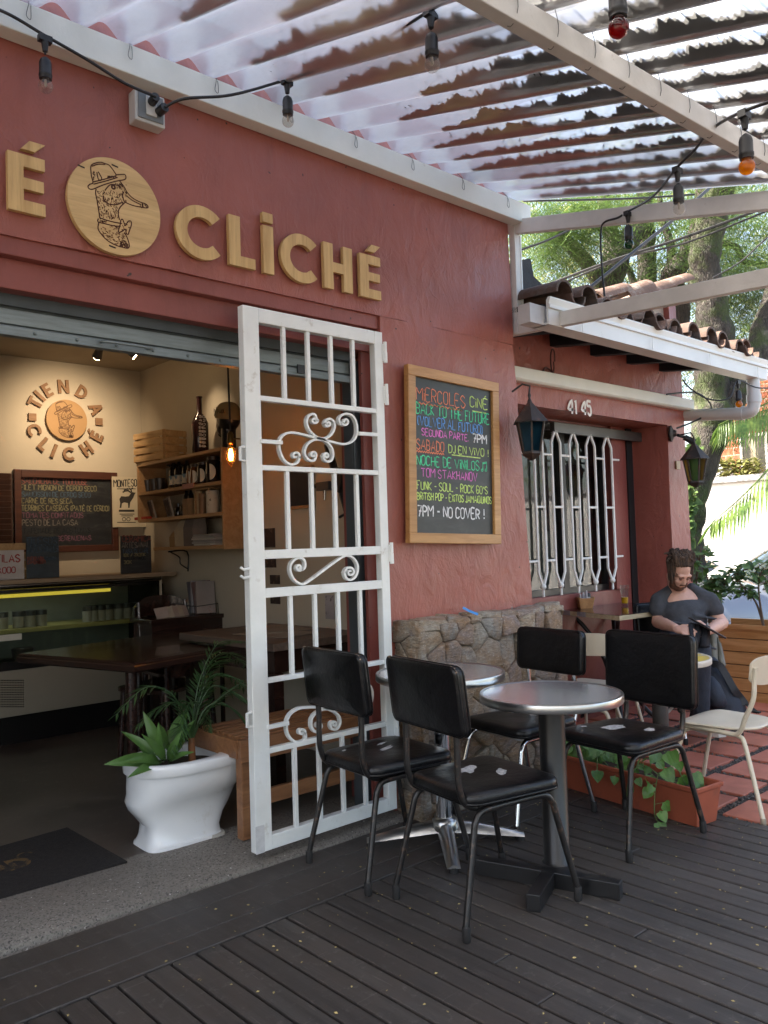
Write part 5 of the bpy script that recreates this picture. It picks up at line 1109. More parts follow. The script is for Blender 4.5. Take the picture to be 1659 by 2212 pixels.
# crate
c0 = sp(375, 1110, 2.98); c0.z = zT; ct = thing('wooden_crate', 'pale slatted wooden crate on top of the pine shelf', 'crate', c0, R_(8)); CRW = wood('crate_pine', (.42, .25, .11), (.58, .38, .19), 1, 1, .6)
for k in range(4):
    z = .035+.058*k
    for s in (-1, 1): MB().box((s*.115-.005, -.19, z-.022), (s*.115+.005, .19, z+.022)).build('slat', CRW, ct, bevel=.001); MB().box((-.108, s*.19-.005, z-.022), (.108, s*.19+.005, z+.022)).build('slat', CRW, ct, bevel=.001)
for sx_ in (-1, 1):
    for sy_ in (-1, 1): MB().box((sx_*.098-.010, sy_*.173-.010, .0), (sx_*.098+.010, sy_*.173+.010, .235)).build('corner_post', CRW, ct)
MB().box((-.109, -.184, .0), (.109, .184, .008)).build('bottom', CRW, ct)
# dark display head with a printed cap
hd0 = sp(1100, 985, 2.97); hd0.z = zT; hdt = thing('mannequin', 'black display head wearing a printed beige cap on the shelf end', 'mannequin', hd0)
HDM = pm('black_plastic_head', (.008, .008, .009), .3); m = MB(); V3 = Vector
ell(m, V3((0, -.015, .215)), V3((.075, 0, 0)), V3((0, .100, 0)), V3((0, 0, .10))); ell(m, V3((0, .035, .165)), V3((.058, 0, 0)), V3((0, .062, .0)), V3((0, 0, .075))); capsule(m, (0, -.01, .0), (0, -.01, .15), .052, .05); capsule(m, (0, .094, .195), (0, .112, .165), .010, .013); capsule(m, (0, .088, .145), (0, .092, .132), .014, .013); ell(m, V3((0, .078, .112)), V3((.028, 0, 0)), V3((0, .022, 0)), V3((0, 0, .02)))
fuse(m.build('head', HDM, hdt, smooth=180), .006, 4, .4)
m = MB(); rows = []
for i in range(10):
    f = i/9; zz2 = .205+.118*math.sin(f*math.pi/2); r = max(.02, math.cos(f*math.pi/2)**.6); rows.append([V3((.084*r*math.cos(2*math.pi*k/28), -.014+.110*r*math.sin(2*math.pi*k/28)+.0, zz2+.02*math.sin(2*math.pi*k/28)*(1-f))) for k in range(28)])
m.loft(rows); capm = m.build('cap', pm('cap_cloth', (.24, .175, .085), .9, col2=(.16, .02, .018), c2s=5, c2t=(.58, .61)), hdt, smooth=70)
m = MB()
def cpt(a, z): return V3((.0865*math.cos(a), -.014+.1125*math.sin(a), z))
for ln, z, h in (('CIRCUIT', .262, .020), ('RICARD PAUL', .234, .024)):
    for q, chh in enumerate(ln):
        a0_ = R_(118+q*9.5); a1_ = R_(118+q*9.5+6.5)
        if chh != ' ': write(m, chh, cpt(a0_, z), cpt(a1_, z), h, .004, UZ, V3((math.cos(a0_), math.sin(a0_), 0)), .003, rg, .05)
m.build('cap_print', pm('cap_ink', (.02, .016, .014), .9), capm, normals=False)
# bottles and jars on the second board
for k, (x, lb_) in enumerate(((512, 'left'), (570, 'middle'), (655, 'right'))): bottle(('dark bottle with pale label at the left of the three', 'dark bottle in the middle of the three with pale labels', 'dark bottle with pale label standing next to the jars')[k], on(z2, x, 1400), .225, .036, DKG, LAB, grp='labelled bottles on the pine shelf', cap=pm('wrap_cap', (.10, .085, .07), .4))
LBR = pm('round_label', (.62, .58, .50), .7)
for k, (x, h, r, mt) in enumerate(((708, .15, .040, AMB), (752, .155, .043, AMB), (835, .16, .046, DKG), (945, .185, .055, DKG))):
    j = thing('jar', ('small amber jar beside the dark bottles', 'amber jar between small jar and dark jar', 'dark preserve jar with a half-round label', 'largest dark preserve jar at the shelf end')[k], 'jar', on(z2, x, 1370), 0, 'preserve jars on the pine shelf')
    MB().lathe([(r*.9, 0), (r, .01), (r, h*.78), (r*.8, h*.86), (r*.8, h*.9)], n=18).build('glass', mt, j, smooth=50); MB().lathe([(r*.85, h*.88), (r*.85, h), (r*.7, h+.003), (0, h+.003)], n=18).build('lid', pm('jar_lid', (.03, .02, .016), .3), j, smooth=50)
    m = MB(); c = Vector((-r*.78, -r*.63, h*.42)); nn = Vector((-.78, -.63, 0)); uu = Vector((.63, -.78, 0)); pts = [c+nn*.004+uu*(h*.26*math.cos(a*.3)-.01)+UZ*h*.30*math.sin(a*.3) for a in range(-5, 6)]; m.add(pts, [tuple(range(11))]); m.build('paper_label', LBR, j, normals=False)
for k, x in enumerate((230, 300, 360)): 
    cp = thing('cup', ('dark cup at the far left of the second board', 'dark cup in the middle of the trio', 'dark cup nearest the iron bracket')[k], 'cup', on(z2, x, 1440), 0, 'dark cups on the pine shelf'); MB().lathe([(.032, 0), (.044, .10), (.040, .10), (.03, .01), (0, .01)], n=18).build('body', pm('dark_ceramic', (.03, .022, .02), .35), cp, smooth=50)
tg = on(z2, 790, 1400); MB().box((XS-.004, tg.y-.08, z2-.022), (XS-.001, tg.y+.08, z2+.012)).build('price_tag', pm('pink_tag', (.45, .22, .19), .8), shf)
# third board
for k, (x, w) in enumerate(((265, .17), (455, .16))):
    p_ = on(z3, x, 1740); f_ = thing('framed_picture', ('small framed picture leaning at the left of the third board', 'dark photo card leaning beside the small framed picture')[k], 'picture', p_, R_(-12)); MB().obox((0, 0, .075), (.010, w, .15), Matrix.Rotation(R_(-14), 3, 'Y')).build('frame', pm('pic_frame', (.34, .30, .25), .6), f_); MB().obox((-.008, 0, .077), (.004, w-.03, .12), Matrix.Rotation(R_(-14), 3, 'Y')).build('print', pm('photo_print', (.05, .04, .04), .5, col2=(.25, .2, .17), c2s=14, c2t=(.5, .58)), f_)
rb = thing('red_packet', 'small red packet lying in front of the leaning picture', 'packet', on(z3, 240, 1770)+Vector((-.05, 0, 0))); MB().box((-.02, -.11, 0), (.02, .11, .022)).build('box', pm('red_card', (.32, .035, .02), .6), rb, bevel=.003)
for k, (x, h, r) in enumerate(((560, .10, .028), (615, .11, .026))): bottle(('squat little dark bottle in front of the photo card', 'little dark bottle left of the kraft wrapped ones')[k], on(z3, x, 1740), h, r, DKG, None, grp='small bottles on the third board')
KR = pm('kraft_paper', (.25, .15, .075), .85)
for k, x in enumerate((652, 702)):
    t = thing('wrapped_bottle', ('kraft wrapped bottle on the left of the pair', 'kraft wrapped bottle on the right of the pair')[k], 'bottle', on(z3, x, 1720), 0, 'kraft wrapped bottles'); MB().lathe([(.030, 0), (.031, .11), (.026, .125)], n=16).build('wrap', KR, t, smooth=50); MB().lathe([(.026, .12), (.020, .15), (.010, .17), (.010, .2), (0, .2)], n=14).build('glass', DKG, t, smooth=50)
for k, (x, h, r, c1) in enumerate(((778, .17, .030, (.42, .30, .16)), (830, .15, .03, (.22, .12, .06)), (935, .16, .045, (.50, .46, .38)))):
    t = thing('paper_canister', ('pale canister with small printed diamonds near the middle', 'brown canister with rounded base', 'wide white canister with diamond pattern')[k], 'canister', on(z3, x, 1700), 0, 'canisters on the third board'); MB().lathe([(r, 0), (r*1.02, h), (r*.9, h), (r*.9, h-.01), (0, h-.01)], n=20).build('body', pm('canister_%d' % k, c1, .6, col2=(.10, .07, .05), c2s=20, c2t=(.58, .62)), t, smooth=50)
MB().box((XS+.04, on(z3, 800, 1690).y-.20, z3+.17), (XS+.12, on(z3, 800, 1690).y+.02, z3+.182)).box((XS+.05, on(z3, 800, 1690).y-.19, z3), (XS+.06, on(z3, 800, 1690).y-.18, z3+.17)).box((XS+.05, on(z3, 800, 1690).y, z3), (XS+.06, on(z3, 800, 1690).y+.01, z3+.17)).build('bottle_rack', SHW, shf)
# fourth board: bags, magazines
for k, (x, h, w, c1) in enumerate(((545, .12, .10, (.33, .20, .09)), (640, .19, .13, (.35, .28, .19)), (720, .22, .11, (.12, .09, .075)), (800, .20, .10, (.16, .12, .10)))):
    t = thing('paper_bag', ('squat brown paper bag at the left of the bottom board', 'pale paper bag with folded top', 'dark grey paper bag behind the pale one', 'dark bag with an orange picture')[k], 'bag', on(z4, x, 2040), R_(k*17), 'paper bags on the bottom board'); m = MB(); m.loft([[Vector((sx_*w*.36*kx, sy_*w*.5*ky, z)) for sx_, sy_ in ((-1,-1),(1,-1),(1,1),(-1,1))] for z, kx, ky in ((0, 1, 1), (h*.6, 1.05, 1.02), (h*.85, .5, .9), (h, .10, .75))]); m.build('bag', pm('bag_%d' % k, c1, .8, var=.2, bump=.3, bs=20, col2=(.24, .09, .03) if k == 3 else None, c2s=6), t, bevel=.006)
t = thing('magazine_pile', 'stack of pale magazines lying at the end of the bottom board', 'magazines', on(z4, 960, 2030))
for k in range(6): MB().obox((0, 0, .007+.013*k), (.20, .27, .011), Matrix.Rotation(R_((-6, 4, -2, 7, 1, -4)[k]), 3, 'Z')).build('magazine', pm('magazine_%d' % (k % 3), ((.40, .38, .35), (.30, .29, .28), (.22, .21, .21))[k % 3], .5), t)
# pendant bulb (lit)
pb0 = at(498, 952, 4.95); pend = wthing('pendant_lamp', 'glowing filament bulb hanging on a black cord in front of the shelf', 'lamp', pb0)
top_ = Vector((pb0.x-.02, pb0.y, 2.80)); MB().tube([top_, (top_+pb0)/2+Vector((.004, 0, 0)), pb0+Vector((0, 0, .055))], .006, 8).build('cord', CORD, pend)
BRS = pm('old_brass', (.20, .13, .05), .35, metal=1); MB().lathe([(.010, .055), (.018, .04), (.018, .02), (.021, .0), (.021, -.018), (.015, -.022)], pb0, 18).cyl(pb0+Vector((.02, -.01, .012)), pb0+Vector((.055, -.02, .012)), .004).build('socket', BRS, pend, smooth=50)
MB().lathe([(.013, -.02), (.016, -.035), (.030, -.075), (.032, -.095), (.024, -.125), (.008, -.145), (.004, -.155), (0, -.158)], pb0, 24).build('bulb', glassmat('amber_lamp_glass', (1, .62, .25), fac=.98), pend, smooth=180)
fl = MB()
for k in range(8):
    a = k*math.pi/4; c, s = math.cos(a), math.sin(a); fl.tube([pb0+Vector((.006*c, .006*s, -.05)), pb0+Vector((.013*c, .013*s, -.085)), pb0+Vector((.009*c, .009*s, -.12))], .0028, 5)
fl.build('filament', pm('glowing_filament', (1, .5, .15), .5, emit=(1, .50, .16), es=14), pend)
def lamp(name, typ, loc, energy, col, **kw):
    l = bpy.data.lights.new(name, typ); l.energy = energy; l.color = col
    for k, v in kw.items(): setattr(l, k, v)
    o = link(bpy.data.objects.new(name, l)); o.location = loc; return o
lamp('bulb_light', 'POINT', pb0+Vector((0, 0, -.09)), .12, (1, .55, .2), shadow_soft_size=.03)
# ceiling spots (lit)
for k, (x, y, tgt, en) in enumerate(((720, 172, bk(480, 880), 15), (930, 168, ox(470, 905, 3.09), 3.2))):
    c = oz(*zi1(x, y-25), 2.70); t = wthing('spot_lamp', ('lit ceiling spot aimed at the round wall lettering', 'lit ceiling spot aimed at the pine shelf')[k], 'lamp', c, 'ceiling spots'); d = (tgt-c).normalized()
    MB().cyl(c+Vector((0, 0, .0)), Vector((c.x, c.y, 2.8)), .012).cyl(c-d*.02, c+d*.06, .022, .034, 16).build('body', pm('spot_body', (.12, .11, .10), .4), t, smooth=40)
    MB().lathe([(0, .0), (.030, .0), (.030, .006), (0, .008)], c+d*.060, 16, d.to_track_quat('Z', 'Y').to_matrix()).build('lens', pm('lit_lens', (1, .8, .5), .5, emit=(1, .72, .38), es=9), t)
    o = lamp('spot_light', 'SPOT', c+d*.075, en, (1, .76, .50), shadow_soft_size=.025, spot_size=R_((98, 44)[k]), spot_blend=1.); o.rotation_euler = (-d).to_track_quat('Z', 'Y').to_euler()
# display fridge
YFR = 5.78; fq = lambda x, y, Y=YFR: oy(*zi5(x, y), Y)
rx = fq(1070, 500).x; zc0 = fq(400, 205).z; zb1 = fq(500, 760).z; zb0 = fq(400, 1065).z
frg = wthing('display_fridge', 'long glass display fridge with a yellow tube light and beige lower panel', 'fridge', (1.8, 6.05, .03))
FBL = pm('fridge_black', (.010, .009, .009), .25); BEI = pm('fridge_beige', (.30, .26, .20), .5, var=.05, vs=1.5)
gA, gB = Vector((rx, YFR+.25, 0)), None
ztop = zc0-.035; zgl = fq(400, 285).z
MB().box((-.6, YFR-.03, zc0-.030), (rx+.10, 6.39, zc0)).build('counter', wood('counter_wood', (.26, .18, .11), (.36, .26, .17), 1, 0, .5), frg, bevel=.003)
MB().box((-.6, YFR+.02, zgl), (rx, 6.38, ztop)).build('top_housing', FBL, frg)
MB().tube([(-.6, YFR+.012, zgl+.045), (rx-.02, YFR+.012, zgl+.045)], .028, 12).build('top_trim', pm('fridge_steel', (.25, .23, .21), .22, metal=1), frg, smooth=60)
MB().box((rx-.035, YFR, .05), (rx, 6.38, zgl)).build('end_wall', FBL, frg); MB().box((rx-.030, YFR-.006, zb1+.25), (rx-.012, YFR, zgl+.03)).build('end_trim', pm('fridge_beige_trim', (.46, .40, .31), .5), frg)
MB().box((-.6, YFR+.005, zb0), (rx+.0, 6.37, zb1)).build('lower_panel', BEI, frg, bevel=.004); MB().box((-.6, YFR+.06, .035), (rx-.03, 6.36, zb0)).build('plinth', FBL, frg)
MB().box((-.6, YFR-.008, zb1), (rx, YFR+.04, zb1+.055)).build('front_sill', FBL, frg)
MB().box((-.6, 6.30, zb1+.02), (rx-.04, 6.33, zgl)).build('inner_back', pm('fridge_inside', (.22, .23, .20), .5), frg)
MB().box((-.6, YFR+.03, zgl-.035), (rx-.40, YFR+.05, zgl-.012)).build('tube_light', pm('fridge_tube', (1, .75, .1), .5, emit=(1, .72, .08), es=.14), frg)
lamp('fridge_light', 'AREA', (1.0, YFR+.22, zgl-.02), .35, (.9, 1, .95), shape='RECTANGLE', size=2.6, size_y=.08)
zs_ = fq(400, 525).z; MB().box((-.6, YFR+.10, zs_-.028), (rx-.16, 6.29, zs_)).build('glass_shelf', pm('fridge_shelf', (.55, .47, .16), .4), frg)
MB().box((-.6, YFR+.012, zb1+.055), (rx-.036, YFR+.016, zgl)).build('glass', glassmat('fridge_glass', (.80, .84, .80), fac=.985), frg)
vt = MB()
for i in range(15):
    for j in range(12): p_ = fq(8+i*10.4, 878+j*15.6, YFR); vt.lathe([(0, 0), (.0042, 0)], Vector((p_.x, YFR+.003, p_.z)), 8, MY)
vt.build('vent_holes', FBL, frg, normals=False)
JR = pm('jar_food', (.16, .13, .10), .3); rg = random.Random(6); JL = pm('jar_lid_dark', (.02, .018, .016), .4); JB = pm('jar_pale', (.30, .28, .24), .4)
for k, x in enumerate((15, 120, 195, 270, 575, 610, 660, 710, 775, 830, 890, 930)):
    p_ = fq(x, 510, YFR+.20); j = thing('jar', 'small dark-lidded jar standing on the lit fridge shelf', 'jar', (p_.x, YFR+.2, zs_), 0, 'jars on the fridge shelf'); MB().lathe([(.038, 0), (.040, .075), (.03, .085)], n=14).build('glass', JB, j, smooth=50); MB().lathe([(.040, .080), (.040, .115), (0, .118)], n=14).build('lid', JL, j, smooth=50)
for k in range(9):
    x = -.1+k*.26; j = thing('food_tub', 'dark tub of preserves at the bottom of the fridge', 'tub', (x, YFR+.2, zb1+.02), 0, 'tubs at the bottom of the fridge'); MB().lathe([(.06, 0), (.075, .10), (.07, .10), (.06, .06), (0, .07)], n=16).build('tub', pm('tub_dark', (.06, .045, .035), .35), j, smooth=50)
tb_ = fq(60, 598, YFR+.0); MB().box((tb_.x-.1, YFR-.004, tb_.z-.02), (tb_.x+.08, YFR+.011, tb_.z+.02)).build('price_tag', LBR, frg)
# small boards and crate on the counter
def stand_board(nm, label, xa, ya_, xb, yb2, Y, lines, bc, cat='chalkboard'):
    a, b = oy(*zi5(xa, ya_), Y), oy(*zi5(xb, yb2), Y); a.z = max(a.z, b.z); t = wthing(nm, label, cat, Vector(((a.x+b.x)/2, Y, zc0))); MB().box((a.x, Y, zc0), (b.x, Y+.015, a.z)).build('board', bc, t, bevel=.002)
    for tx, cl, x0, x1, y, h in lines:
        p_, q_ = oy(*zi5(x0, y), Y), oy(*zi5(x1, y), Y); q_.z = p_.z; m = MB(); write(m, tx, p_, q_, h*.3307*6/1775, .0075, UZ, NV, .0016, rg, .3); m.build('chalk_writing', FCH[cl], t, normals=False)
BBL = mat_board('small_board_black', (.014, .015, .018)); BLU = mat_board('small_board_blue', (.022, .034, .045))
stand_board('small_chalkboard', 'small blue-black board reading quesos artesanales on the counter', 172, -60, 388, 168, 5.86, (('QUESOS', 'blue', 182, 370, -5, 46), ('ARTESANALES', 'blue', 178, 380, 42, 36), ('QUESO AZUL', 'coral', 178, 290, 92, 18), ('CABRA', 'blue', 300, 370, 92, 18), ('CAMEMBERT', 'coral', 178, 300, 118, 18)), BLU)
stand_board('small_chalkboard', 'small black board reading ceramica artesanal at the counter end', 788, -65, 990, 158, 5.86, (('CERAMICA', 'coral', 800, 985, -28, 38), ('ARTESANAL', 'white', 796, 975, 12, 36), ('TASA DE CAFE', 'blue', 800, 970, 48, 26), ('18K / 2x30K'.upper(), 'lime', 805, 950, 70, 20), ('MUG GRANDE', 'dim', 800, 950, 92, 20), ('30K', 'lime', 810, 860, 116, 20)), BBL)
a = oy(*zi5(-60, 175), 5.95); t = thing('wooden_crate', 'pale wooden crate with a white price card at the counter edge', 'crate', (oy(*zi5(10, 100), 5.98).x, 6.0, zc0)); hw = .25
for k in range(4): MB().box((-hw, -.10, .015+k*.062), (hw, -.09, .062+k*.062)).build('slat', CRW, t, bevel=.001); MB().box((hw-.01, -.09, .015+k*.062), (hw, .12, .062+k*.062)).build('slat', CRW, t, bevel=.001)
MB().box((-hw, -.09, 0), (hw-.01, .12, .012)).build('bottom', CRW, t)
cd = thing('price_card', 'white card with red handwriting leaning on the crate', 'card', (oy(*zi5(40, 100), 5.87).x, 5.88, zc0)); MB().box((-.2, -.004, 0), (.12, .004, .20)).build('card', pm('card_white', (.55, .52, .52), .7), cd); m = MB(); write(m, 'FRUTILAS', Vector((-.17, -.004, .12)), Vector((.09, -.004, .12)), .05, .008, UZ, NV, .0015, rg, .2); write(m, '8.000', Vector((-.06, -.004, .045)), Vector((.06, -.004, .045)), .04, .007, UZ, NV, .0015, rg, .2); m.build('red_writing', pm('red_marker', (.35, .05, .05), .8), cd, normals=False)
# dark side table with leaflets and a wire rack
s0, s1 = oy(*zi5(1000, 462), 5.2), oy(*zi5(1440, 455), 5.2); zst = (s0.z+s1.z)/2; sc_ = (s0+s1)/2+Vector((.0, .12, 0))
t = wthing('side_table', 'small black side table holding leaflets by the right wall', 'table', (sc_.x, sc_.y, .034)); DKW = wood('dark_table_wood', (.022, .010, .008), (.045, .020, .015), 1, 0, .22, coat=.3)
MB().box((sc_.x-.30, sc_.y-.16, zst-.03), (sc_.x+.30, sc_.y+.16, zst)).build('tabletop', DKW, t, bevel=.004); MB().box((sc_.x-.28, sc_.y-.14, zst-.14), (sc_.x+.28, sc_.y+.14, zst-.031)).build('apron', DKW, t)
for sx_ in (-1, 1):
    for sy_ in (-1, 1): MB().box((sc_.x+sx_*.27-.02, sc_.y+sy_*.13-.02, .034), (sc_.x+sx_*.27+.02, sc_.y+sy_*.13+.02, zst-.14)).build('leg', DKW, t)
lr = thing('leaflet_rack', 'black wire rack with upright magazines on the side table', 'rack', (sc_.x+.17, sc_.y-.02, zst))
for k in range(5): m = MB(); m.tube([(-.10, -.07+.035*k, 0), (-.10, -.07+.035*k, .06), (.09, -.07+.035*k, .07), (.09, -.07+.035*k, 0)], .003, 5); m.build('wire', BLACK, lr)
for k in range(4): MB().obox((0, -.05+.035*k, .12), (.15, .012, .23), Matrix.Rotation(R_(-8), 3, 'X') @ Matrix.Rotation(R_((3, -4, 5, -2)[k]), 3, 'Y')).build('magazine', pm('mag_%d' % k, ((.30, .26, .25), (.16, .10, .10), (.30, .30, .33), (.10, .10, .12))[k], .4, col2=(.30, .10, .08), c2s=9), lr)
lf = thing('leaflets', 'fanned pale leaflets lying at the front of the side table', 'leaflets', (sc_.x-.10, sc_.y-.05, zst))
for k in range(5): MB().obox((-.08+.05*k, .02*k-.04, .035), (.09, .006, .085), Matrix.Rotation(R_(-35), 3, 'X') @ Matrix.Rotation(R_(k*6-10), 3, 'Z')).build('leaflet', pm('leaf_%d' % (k % 2), ((.36, .30, .27), (.42, .38, .32))[k % 2], .6, col2=(.22, .08, .07), c2s=12), lf)
# big dark table
ZD = .745; dA, dB, dC = oz(290, 1432, ZD), oz(545, 1388, ZD), oz(140, 1392, ZD); dA.z = dB.z = dC.z = ZD
u_ = (dB-dA).normalized(); v_ = (dC-dA)-u_*(dC-dA).dot(u_); v_.normalize(); tp_ = [dA, dA+u_*1.15, dA+u_*1.15+v_*1.0, dA+v_*1.0]
t = wthing('dining_table', 'dark polished wooden table with turned edge inside the shop', 'table', (dA.x+.3, dA.y+.3, .034))
m = MB(); m.loft([[p_+(sum(tp_, Vector())/4-p_).normalized()*ins+Vector((0, 0, z)) for p_ in tp_] for ins, z in ((.02, -.055), (.0, -.045), (.0, -.022), (.012, -.016), (.012, -.010), (.02, 0))]); m.build('tabletop', DKW, t)
for a, b, r in ((.16, .22, .032), (.62, .15, .030), (1.02, .85, .03)): q_ = dA+u_*a+v_*b; MB().cyl((q_.x, q_.y, .034), (q_.x, q_.y, ZD-.055), r*.85, r).build('leg', DKW, t, smooth=40)
q_ = oz(302, 1640, .034); MB().cyl((q_.x, q_.y, .034), (q_.x, q_.y, ZD-.05), .022).build('leg', DKW, t, smooth=40)
# wooden chairs by the table (dark silhouettes)
def wchair(label, x, y, deg, bh=.90):
    t = thing('wooden_chair', label, 'chair', (x, y, .034), R_(deg), 'dark wooden chairs in the shop')
    MB().prism(rrect(.21, .20, .06), lambda a, b, d: Vector((a, b, d)), .44, .465).build('seat', DKW, t, bevel=.004)
    for sx_ in (-1, 1):
        for sy_ in (-1, 1): MB().cyl((sx_*.19, sy_*.18, 0), (sx_*.165, sy_*.16, .44), .016, .02).build('leg', DKW, t, smooth=40)
    for s in (-1, 1): MB().tube(smooth_path([(-.17, s*.16, .45), (-.20, s*.175, .66), (-.245, s*.17, bh-.06)], 5), .015, 8).build('back_post', DKW, t, smooth=40)
    m = MB(); rows = []
    for k in range(13): u = -.20+.4*k/12; x_ = -.25-.05*(1-(u/.2)**2); h = .10*(1-.75*(abs(u)/.2)**3); rows.append([Vector((x_-.012, u, bh-.12-.04)), Vector((x_+.012, u, bh-.12-.04)), Vector((x_+.012, u, bh-.12+h)), Vector((x_-.012, u, bh-.12+h))])
    m.loft(rows); m.build('backrest', DKW, t, smooth=50); return t
wchair('dark chair with rounded back behind the polished table', 2.72, 5.15, -95, .97); wchair('dark chair under the polished table near the toilet planter', 2.35, 4.62, 110, .70)
# second table behind the gate, with paper on it
t = wthing('dining_table', 'second dark table against the right wall behind the gate', 'table', (2.8, 4.0, .034)); zt2 = .80
MB().box((2.42, 3.55, zt2-.04), (3.09, 4.55, zt2)).build('tabletop', wood('worn_table_top', (.09, .06, .045), (.15, .105, .08), 1, 1, .5), t, bevel=.004); MB().box((2.46, 3.6, zt2-.16), (3.06, 4.5, zt2-.041)).build('apron', DKW, t)
for x, y in ((2.47, 3.61), (3.04, 3.61), (2.47, 4.49), (3.04, 4.49)): MB().box((x-.03, y-.03, .034), (x+.03, y+.03, zt2-.16)).build('leg', DKW, t)
for k, (p_, r_) in enumerate((((2.72, 3.95), 8), ((2.86, 4.15), -14))): o = MB().obox((p_[0], p_[1], zt2+.004+.003*k), (.30, .42, .003), Matrix.Rotation(R_(r_), 3, 'Z')).build('placemat', pm('kraft_mat', (.26, .21, .16), .8)); tag(o, ('kraft paper mat lying squarely on the second dark table', 'kraft paper mat turned askew on the second dark table')[k], 'placemat', 'paper mats')
# pictures and cards on the right wall
def wallcard(nm, label, cat, x0, y0, x1, y1, mt, frame=None, grp=None, fw=.02):
    a, b = ox(x0, y0, 3.095), ox(x1, y1, 3.095); t = wthing(nm, label, cat, (a+b)/2, grp); y_0, y_1 = sorted((a.y, b.y)); za, zb2 = sorted((a.z, b.z))
    if frame: MB().box((3.075, y_0-fw, za-fw), (3.0985, y_1+fw, zb2+fw)).build('frame', frame, t, bevel=.002)
    MB().box((3.072 if frame else 3.094, y_0, za), (3.0745 if frame else 3.0985, y_1, zb2)).build('print', mt, t)
wallcard('framed_poster', 'dark photograph poster in a pale wooden frame seen through the gate', 'poster', 632, 1018, 676, 1090, pm('dark_photo', (.02, .022, .03), .3, col2=(.16, .10, .07), c2s=7, c2t=(.62, .66)), SHW)
CP = pm('dark_card', (.035, .022, .022), .5, col2=(.12, .08, .06), c2s=20, c2t=(.55, .6))
wallcard('card', 'dark printed flyer on the wall behind the gate', 'card', 570, 1142, 594, 1182, CP, grp='cards on the right wall'); wallcard('card', 'small dark flyer just below the printed flyer', 'card', 572, 1203, 596, 1226, CP, grp='cards on the right wall'); wallcard('card', 'upper street photo card on the wall', 'card', 583, 1242, 604, 1262, CP, grp='cards on the right wall'); wallcard('card', 'lower street photo card on the wall', 'card', 584, 1285, 605, 1305, CP, grp='cards on the right wall')
wallcard('notice', 'white typed notice on the wall above the second table', 'notice', 702, 1285, 722, 1338, pm('typed_paper', (.34, .30, .30), .8, col2=(.12, .1, .1), c2s=40, c2t=(.58, .62)))
# black stand with clamp
def sv(x, y, X=2.95): return ox(493.7+x*.2481, 630.9+y*.2481, X)
t = wthing('clamp_stand', 'black metal stand with a clamp and slanting arm behind the gate', 'stand', sv(1060, 2400)); MB().tube([sv(860, 1330), sv(920, 1540), sv(990, 1740), sv(1060, 2000), sv(1110, 2300)], .022, 8).build('arm', BLACK, t, smooth=40); MB().obox(sv(990, 1640), (.08, .08, .13), Matrix.Rotation(R_(20), 3, 'X')).build('head_block', BLACK, t, bevel=.006); MB().obox(sv(850, 1690), (.06, .12, .05)).build('clamp', pm('clamp_grey', (.05, .05, .055), .4), t, bevel=.004); MB().cyl(sv(838, 1660), sv(838, 1810), .008).build('rod', CHROME, t, smooth=40); MB().tube([sv(750, 1690), sv(1010, 1650)], .014, 8).build('cross_arm', BLACK, t, smooth=40); MB().tube([sv(965, 1960), sv(1045, 1915)], .008, 6).build('lever', BLACK, t)
# slatted bench in the doorway
BW = wood('bench_wood', (.20, .085, .035), (.34, .16, .07), 1, 0, .45, coat=.15); zb_ = .475
b0 = oz(517, 1600, zb_); t = wthing('bench', 'brown slatted wooden bench standing behind the gate', 'bench', (b0.x+.5, b0.y+.2, .036)); X0, Y0 = b0.x, b0.y+.0; Lb, Db = 1.05, .40
Y0 = max(Y0, 3.02)
for k in range(7): MB().box((X0+.03+.002*k, Y0+.03+k*.054, zb_-.022), (X0+Lb, Y0+.03+k*.054+.040, zb_)).build('slat', BW, t, bevel=.002)
MB().box((X0+.005, Y0, zb_-.10), (X0+Lb, Y0+.025, zb_-.004)).build('apron', BW, t, bevel=.002); MB().box((X0, Y0+.027, zb_-.085), (X0+.025, Y0+Db, zb_-.006)).build('end_rail', BW, t, bevel=.002)
for x in (X0+.004, X0+Lb-.06):
    for y in (Y0+.027, Y0+Db-.05): MB().box((x+.022, y, .036), (x+.075, y+.05, zb_-.024)).build('leg', BW, t, bevel=.003)
MB().box((X0+.08, Y0+.04, .16), (X0+Lb-.06, Y0+.065, .225)).build('stretcher', BW, t, bevel=.002)
# door mat with worn gold letters
zm = .044; mp = [oz(x, y, zm) for x, y in ((275, 1860), (145, 1787), (-160, 1873), (-160, 1983))]
t = wthing('door_mat', 'dark brown door mat with worn golden letters in the doorway', 'mat', sum(mp, Vector())/4)
m = MB(); m.prism([(p_.x, p_.y) for p_ in mp[::-1]], lambda a, b, d: Vector((a, b, d)), zm-.010, zm); mt_ = m.build('mat', pm('mat_fibre', (.020, .015, .014), .95, var=.4, vs=60, bump=1., bs=160), t)
md = (mp[1]-mp[0]); uu = (mp[0]-mp[3]).normalized(); vv = (mp[1]-mp[0]).normalized(); m = MB()
for ch, px_, py_, h in (('D', 30, 1878, .12), ('O', 66, 1855, .10), ('A', -20, 1893, .12)):
    c = oz(px_, py_, zm); 
    if ch == 'O': stroke(m, [c+uu*.035*math.cos(a*.5)+vv*(h*.4+.05*math.sin(a*.5)) for a in range(1, 9)], .010, UZ, .0015)
    else:
        for pl in LET[ch][1]: m.prism(pl if sum(pl[i][0]*pl[(i+1) % len(pl)][1]-pl[(i+1) % len(pl)][0]*pl[i][1] for i in range(len(pl))) > 0 else pl[::-1], lambda a, b, d: c+uu*a*h*.9+vv*b*h+UZ*d, 0, .0015)
m.build('letters', pm('mat_gold', (.12, .072, .025), .9, col2=(.02, .015, .013), c2s=28, c2t=(.48, .55)), mt_)
